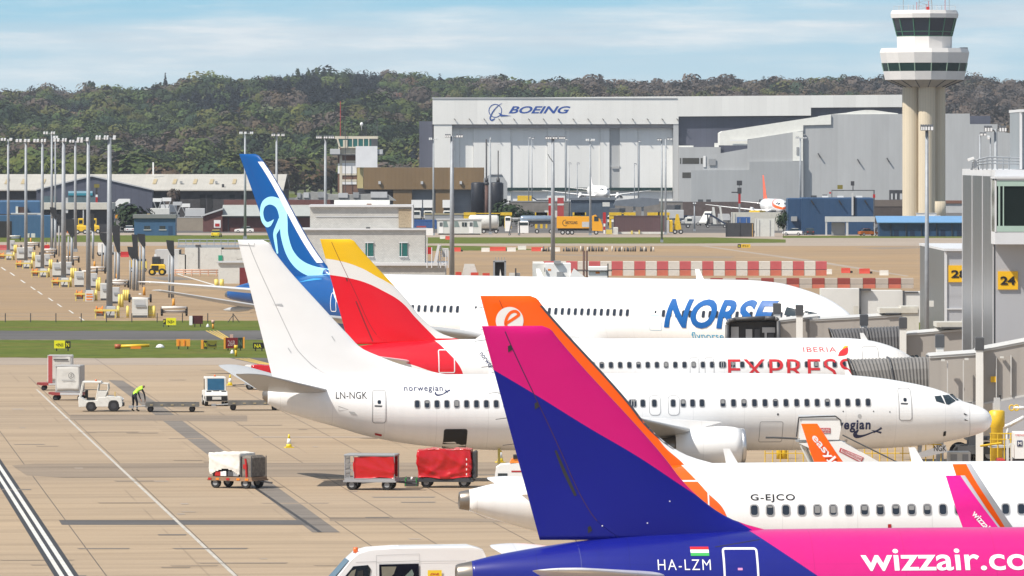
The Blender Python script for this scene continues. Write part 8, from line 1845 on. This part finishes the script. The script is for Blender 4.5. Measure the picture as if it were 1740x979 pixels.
def park_van(o,m):
 mb=MB();mb.prism([(-2.4,.4),(-2.4,2.2),(.9,2.25),(1.7,1.35),(2.4,1.15),(2.45,.4)],-.95,.95);bevel(mb.build('body',m,o),.06,1)
 mb=MB();mb.prism([(.95,1.35),(.95,2.05),(1.1,2.05),(1.6,1.4)],-.97,.97);mb.build('window',GLASS,o);wheels(o,[(x,y,.36)for x in(-1.5,1.5)for y in(-.85,.85)],.36,.24)
def park_lift(o,m):
 mb=MB();mb.box(-3.2,3.2,-1.2,1.2,.7,1.1);mb.build('chassis',CHAR,o);mb=MB();mb.box(-3.2,1.4,-1.25,1.25,2.3,4.2,.06);mb.build('box',m,o);mb=MB();mb.box(1.7,3.3,-1.15,1.15,.9,2.5,.2);mb.build('cab',OFFW,o)
 mb=MB();mb.box(2.2,3.34,-1.17,1.17,1.6,2.2);mb.build('cab_window',GLASS,o)
 for q in(-1,1):mb=MB();mb.cyl((-2.8*q,-1,1.1),(2.4*q-.6,-1,2.3),.1,n=6);mb.build('lift_arm',GREY,o)
 wheels(o,[(x,y,.48)for x in(-2.2,2.4)for y in(-1,1)],.48,.3)
def park_dolly(o,m):
 mb=MB();mb.box(-1.6,1.6,-1,1,.35,.55);mb.build('frame',DARK,o);mb=MB();mb.prism([(-1.5,.58),(-1.5,1.9),(-1.2,2.2),(1.5,2.2),(1.5,.58)],-.95,.95);mb.build('load',m,o);wheels(o,[(x,y,.22)for x in(-1.2,1.2)for y in(-.8,.8)],.22,.15)
def park_steps(o,m):
 mb=MB();mb.prism([(-2.6,.5),(-2.6,.9),(1.4,3.4),(2.6,3.4),(2.6,3.0),(1.6,3.0)],-.9,.9);mb.build('flight',m,o);mb=MB();mb.box(-2.6,2.4,-.85,.85,.4,.6);mb.cyl((1.9,0,.6),(1.9,0,3.0),.15,n=8);mb.build('chassis',CHAR,o);wheels(o,[(x,y,.35)for x in(-2,1.9)for y in(-.8,.8)],.35,.22)
KINDS_P=(('service_van','van',park_van,'service van'),('high_loader','truck',park_lift,'box high loader'),('cargo_dolly','trolley',park_dolly,'loaded cargo trolley'),('boarding_steps','steps',park_steps,'wheeled boarding steps'))
zones=(((876,945),(352,383),'left of the central mast before the hangar doors',8),((1040,1170),(356,388),'between the maroon container and the hangar corner',12),((1165,1330),(370,392),'on the road left of the dark blue building',8),((255,345),(372,389),'behind the blue flat roofed office',7),((560,720),(350,378),'below the old control tower',8),((0,200),(378,394),'between the left light masts on the far road',6),((1490,1620),(386,398),'behind the light blue roof',4))
PP={};r8=random.Random(31)
for(xa,xb),(ya,yb),where,n in zones:
 for k in range(n):
  px=xa+(xb-xa)*(k+r8.uniform(.15,.85))/n;py=r8.uniform(ya,yb);nm,ct_,fn_,words=r8.choice(KINDS_P);cn,m_=VCOL[min(r8.randrange(6),4)if nm!='service_van' else r8.randrange(4)]
  lab=f'{cn} {words} parked {where}';g=G(px,py);rz=r8.choice((0,math.pi,1.2,-1.9,.4));key=(nm,cn)
  if key in PP:o=copy_thing(PP[key],g,rz,lab)
  else:o=thing(nm,lab,ct_,g,rz);fn_(o,m_);PP[key]=o
  o['group']=f'{cn} {words} {where}'
mb=MB();mb.box(-5000,5000,-60,9500,-3,190);hzo=mb.build('haze',mat('haze_air',(1,1,1)))
hm=bpy.data.materials.new('haze_volume');hm.use_nodes=True;t=NT(hm.node_tree);pv=t.n('ShaderNodeVolumePrincipled');pv.inputs['Density'].default_value=3.4e-5;pv.inputs['Color'].default_value=(.80,.88,1.0,1)
t.t.links.new(pv.outputs[0],t.n('ShaderNodeOutputMaterial').inputs['Volume']);hzo.data.materials[0]=hm
tag(hzo,'thin pale haze in the air over the whole airfield and hills','haze',kind='stuff')
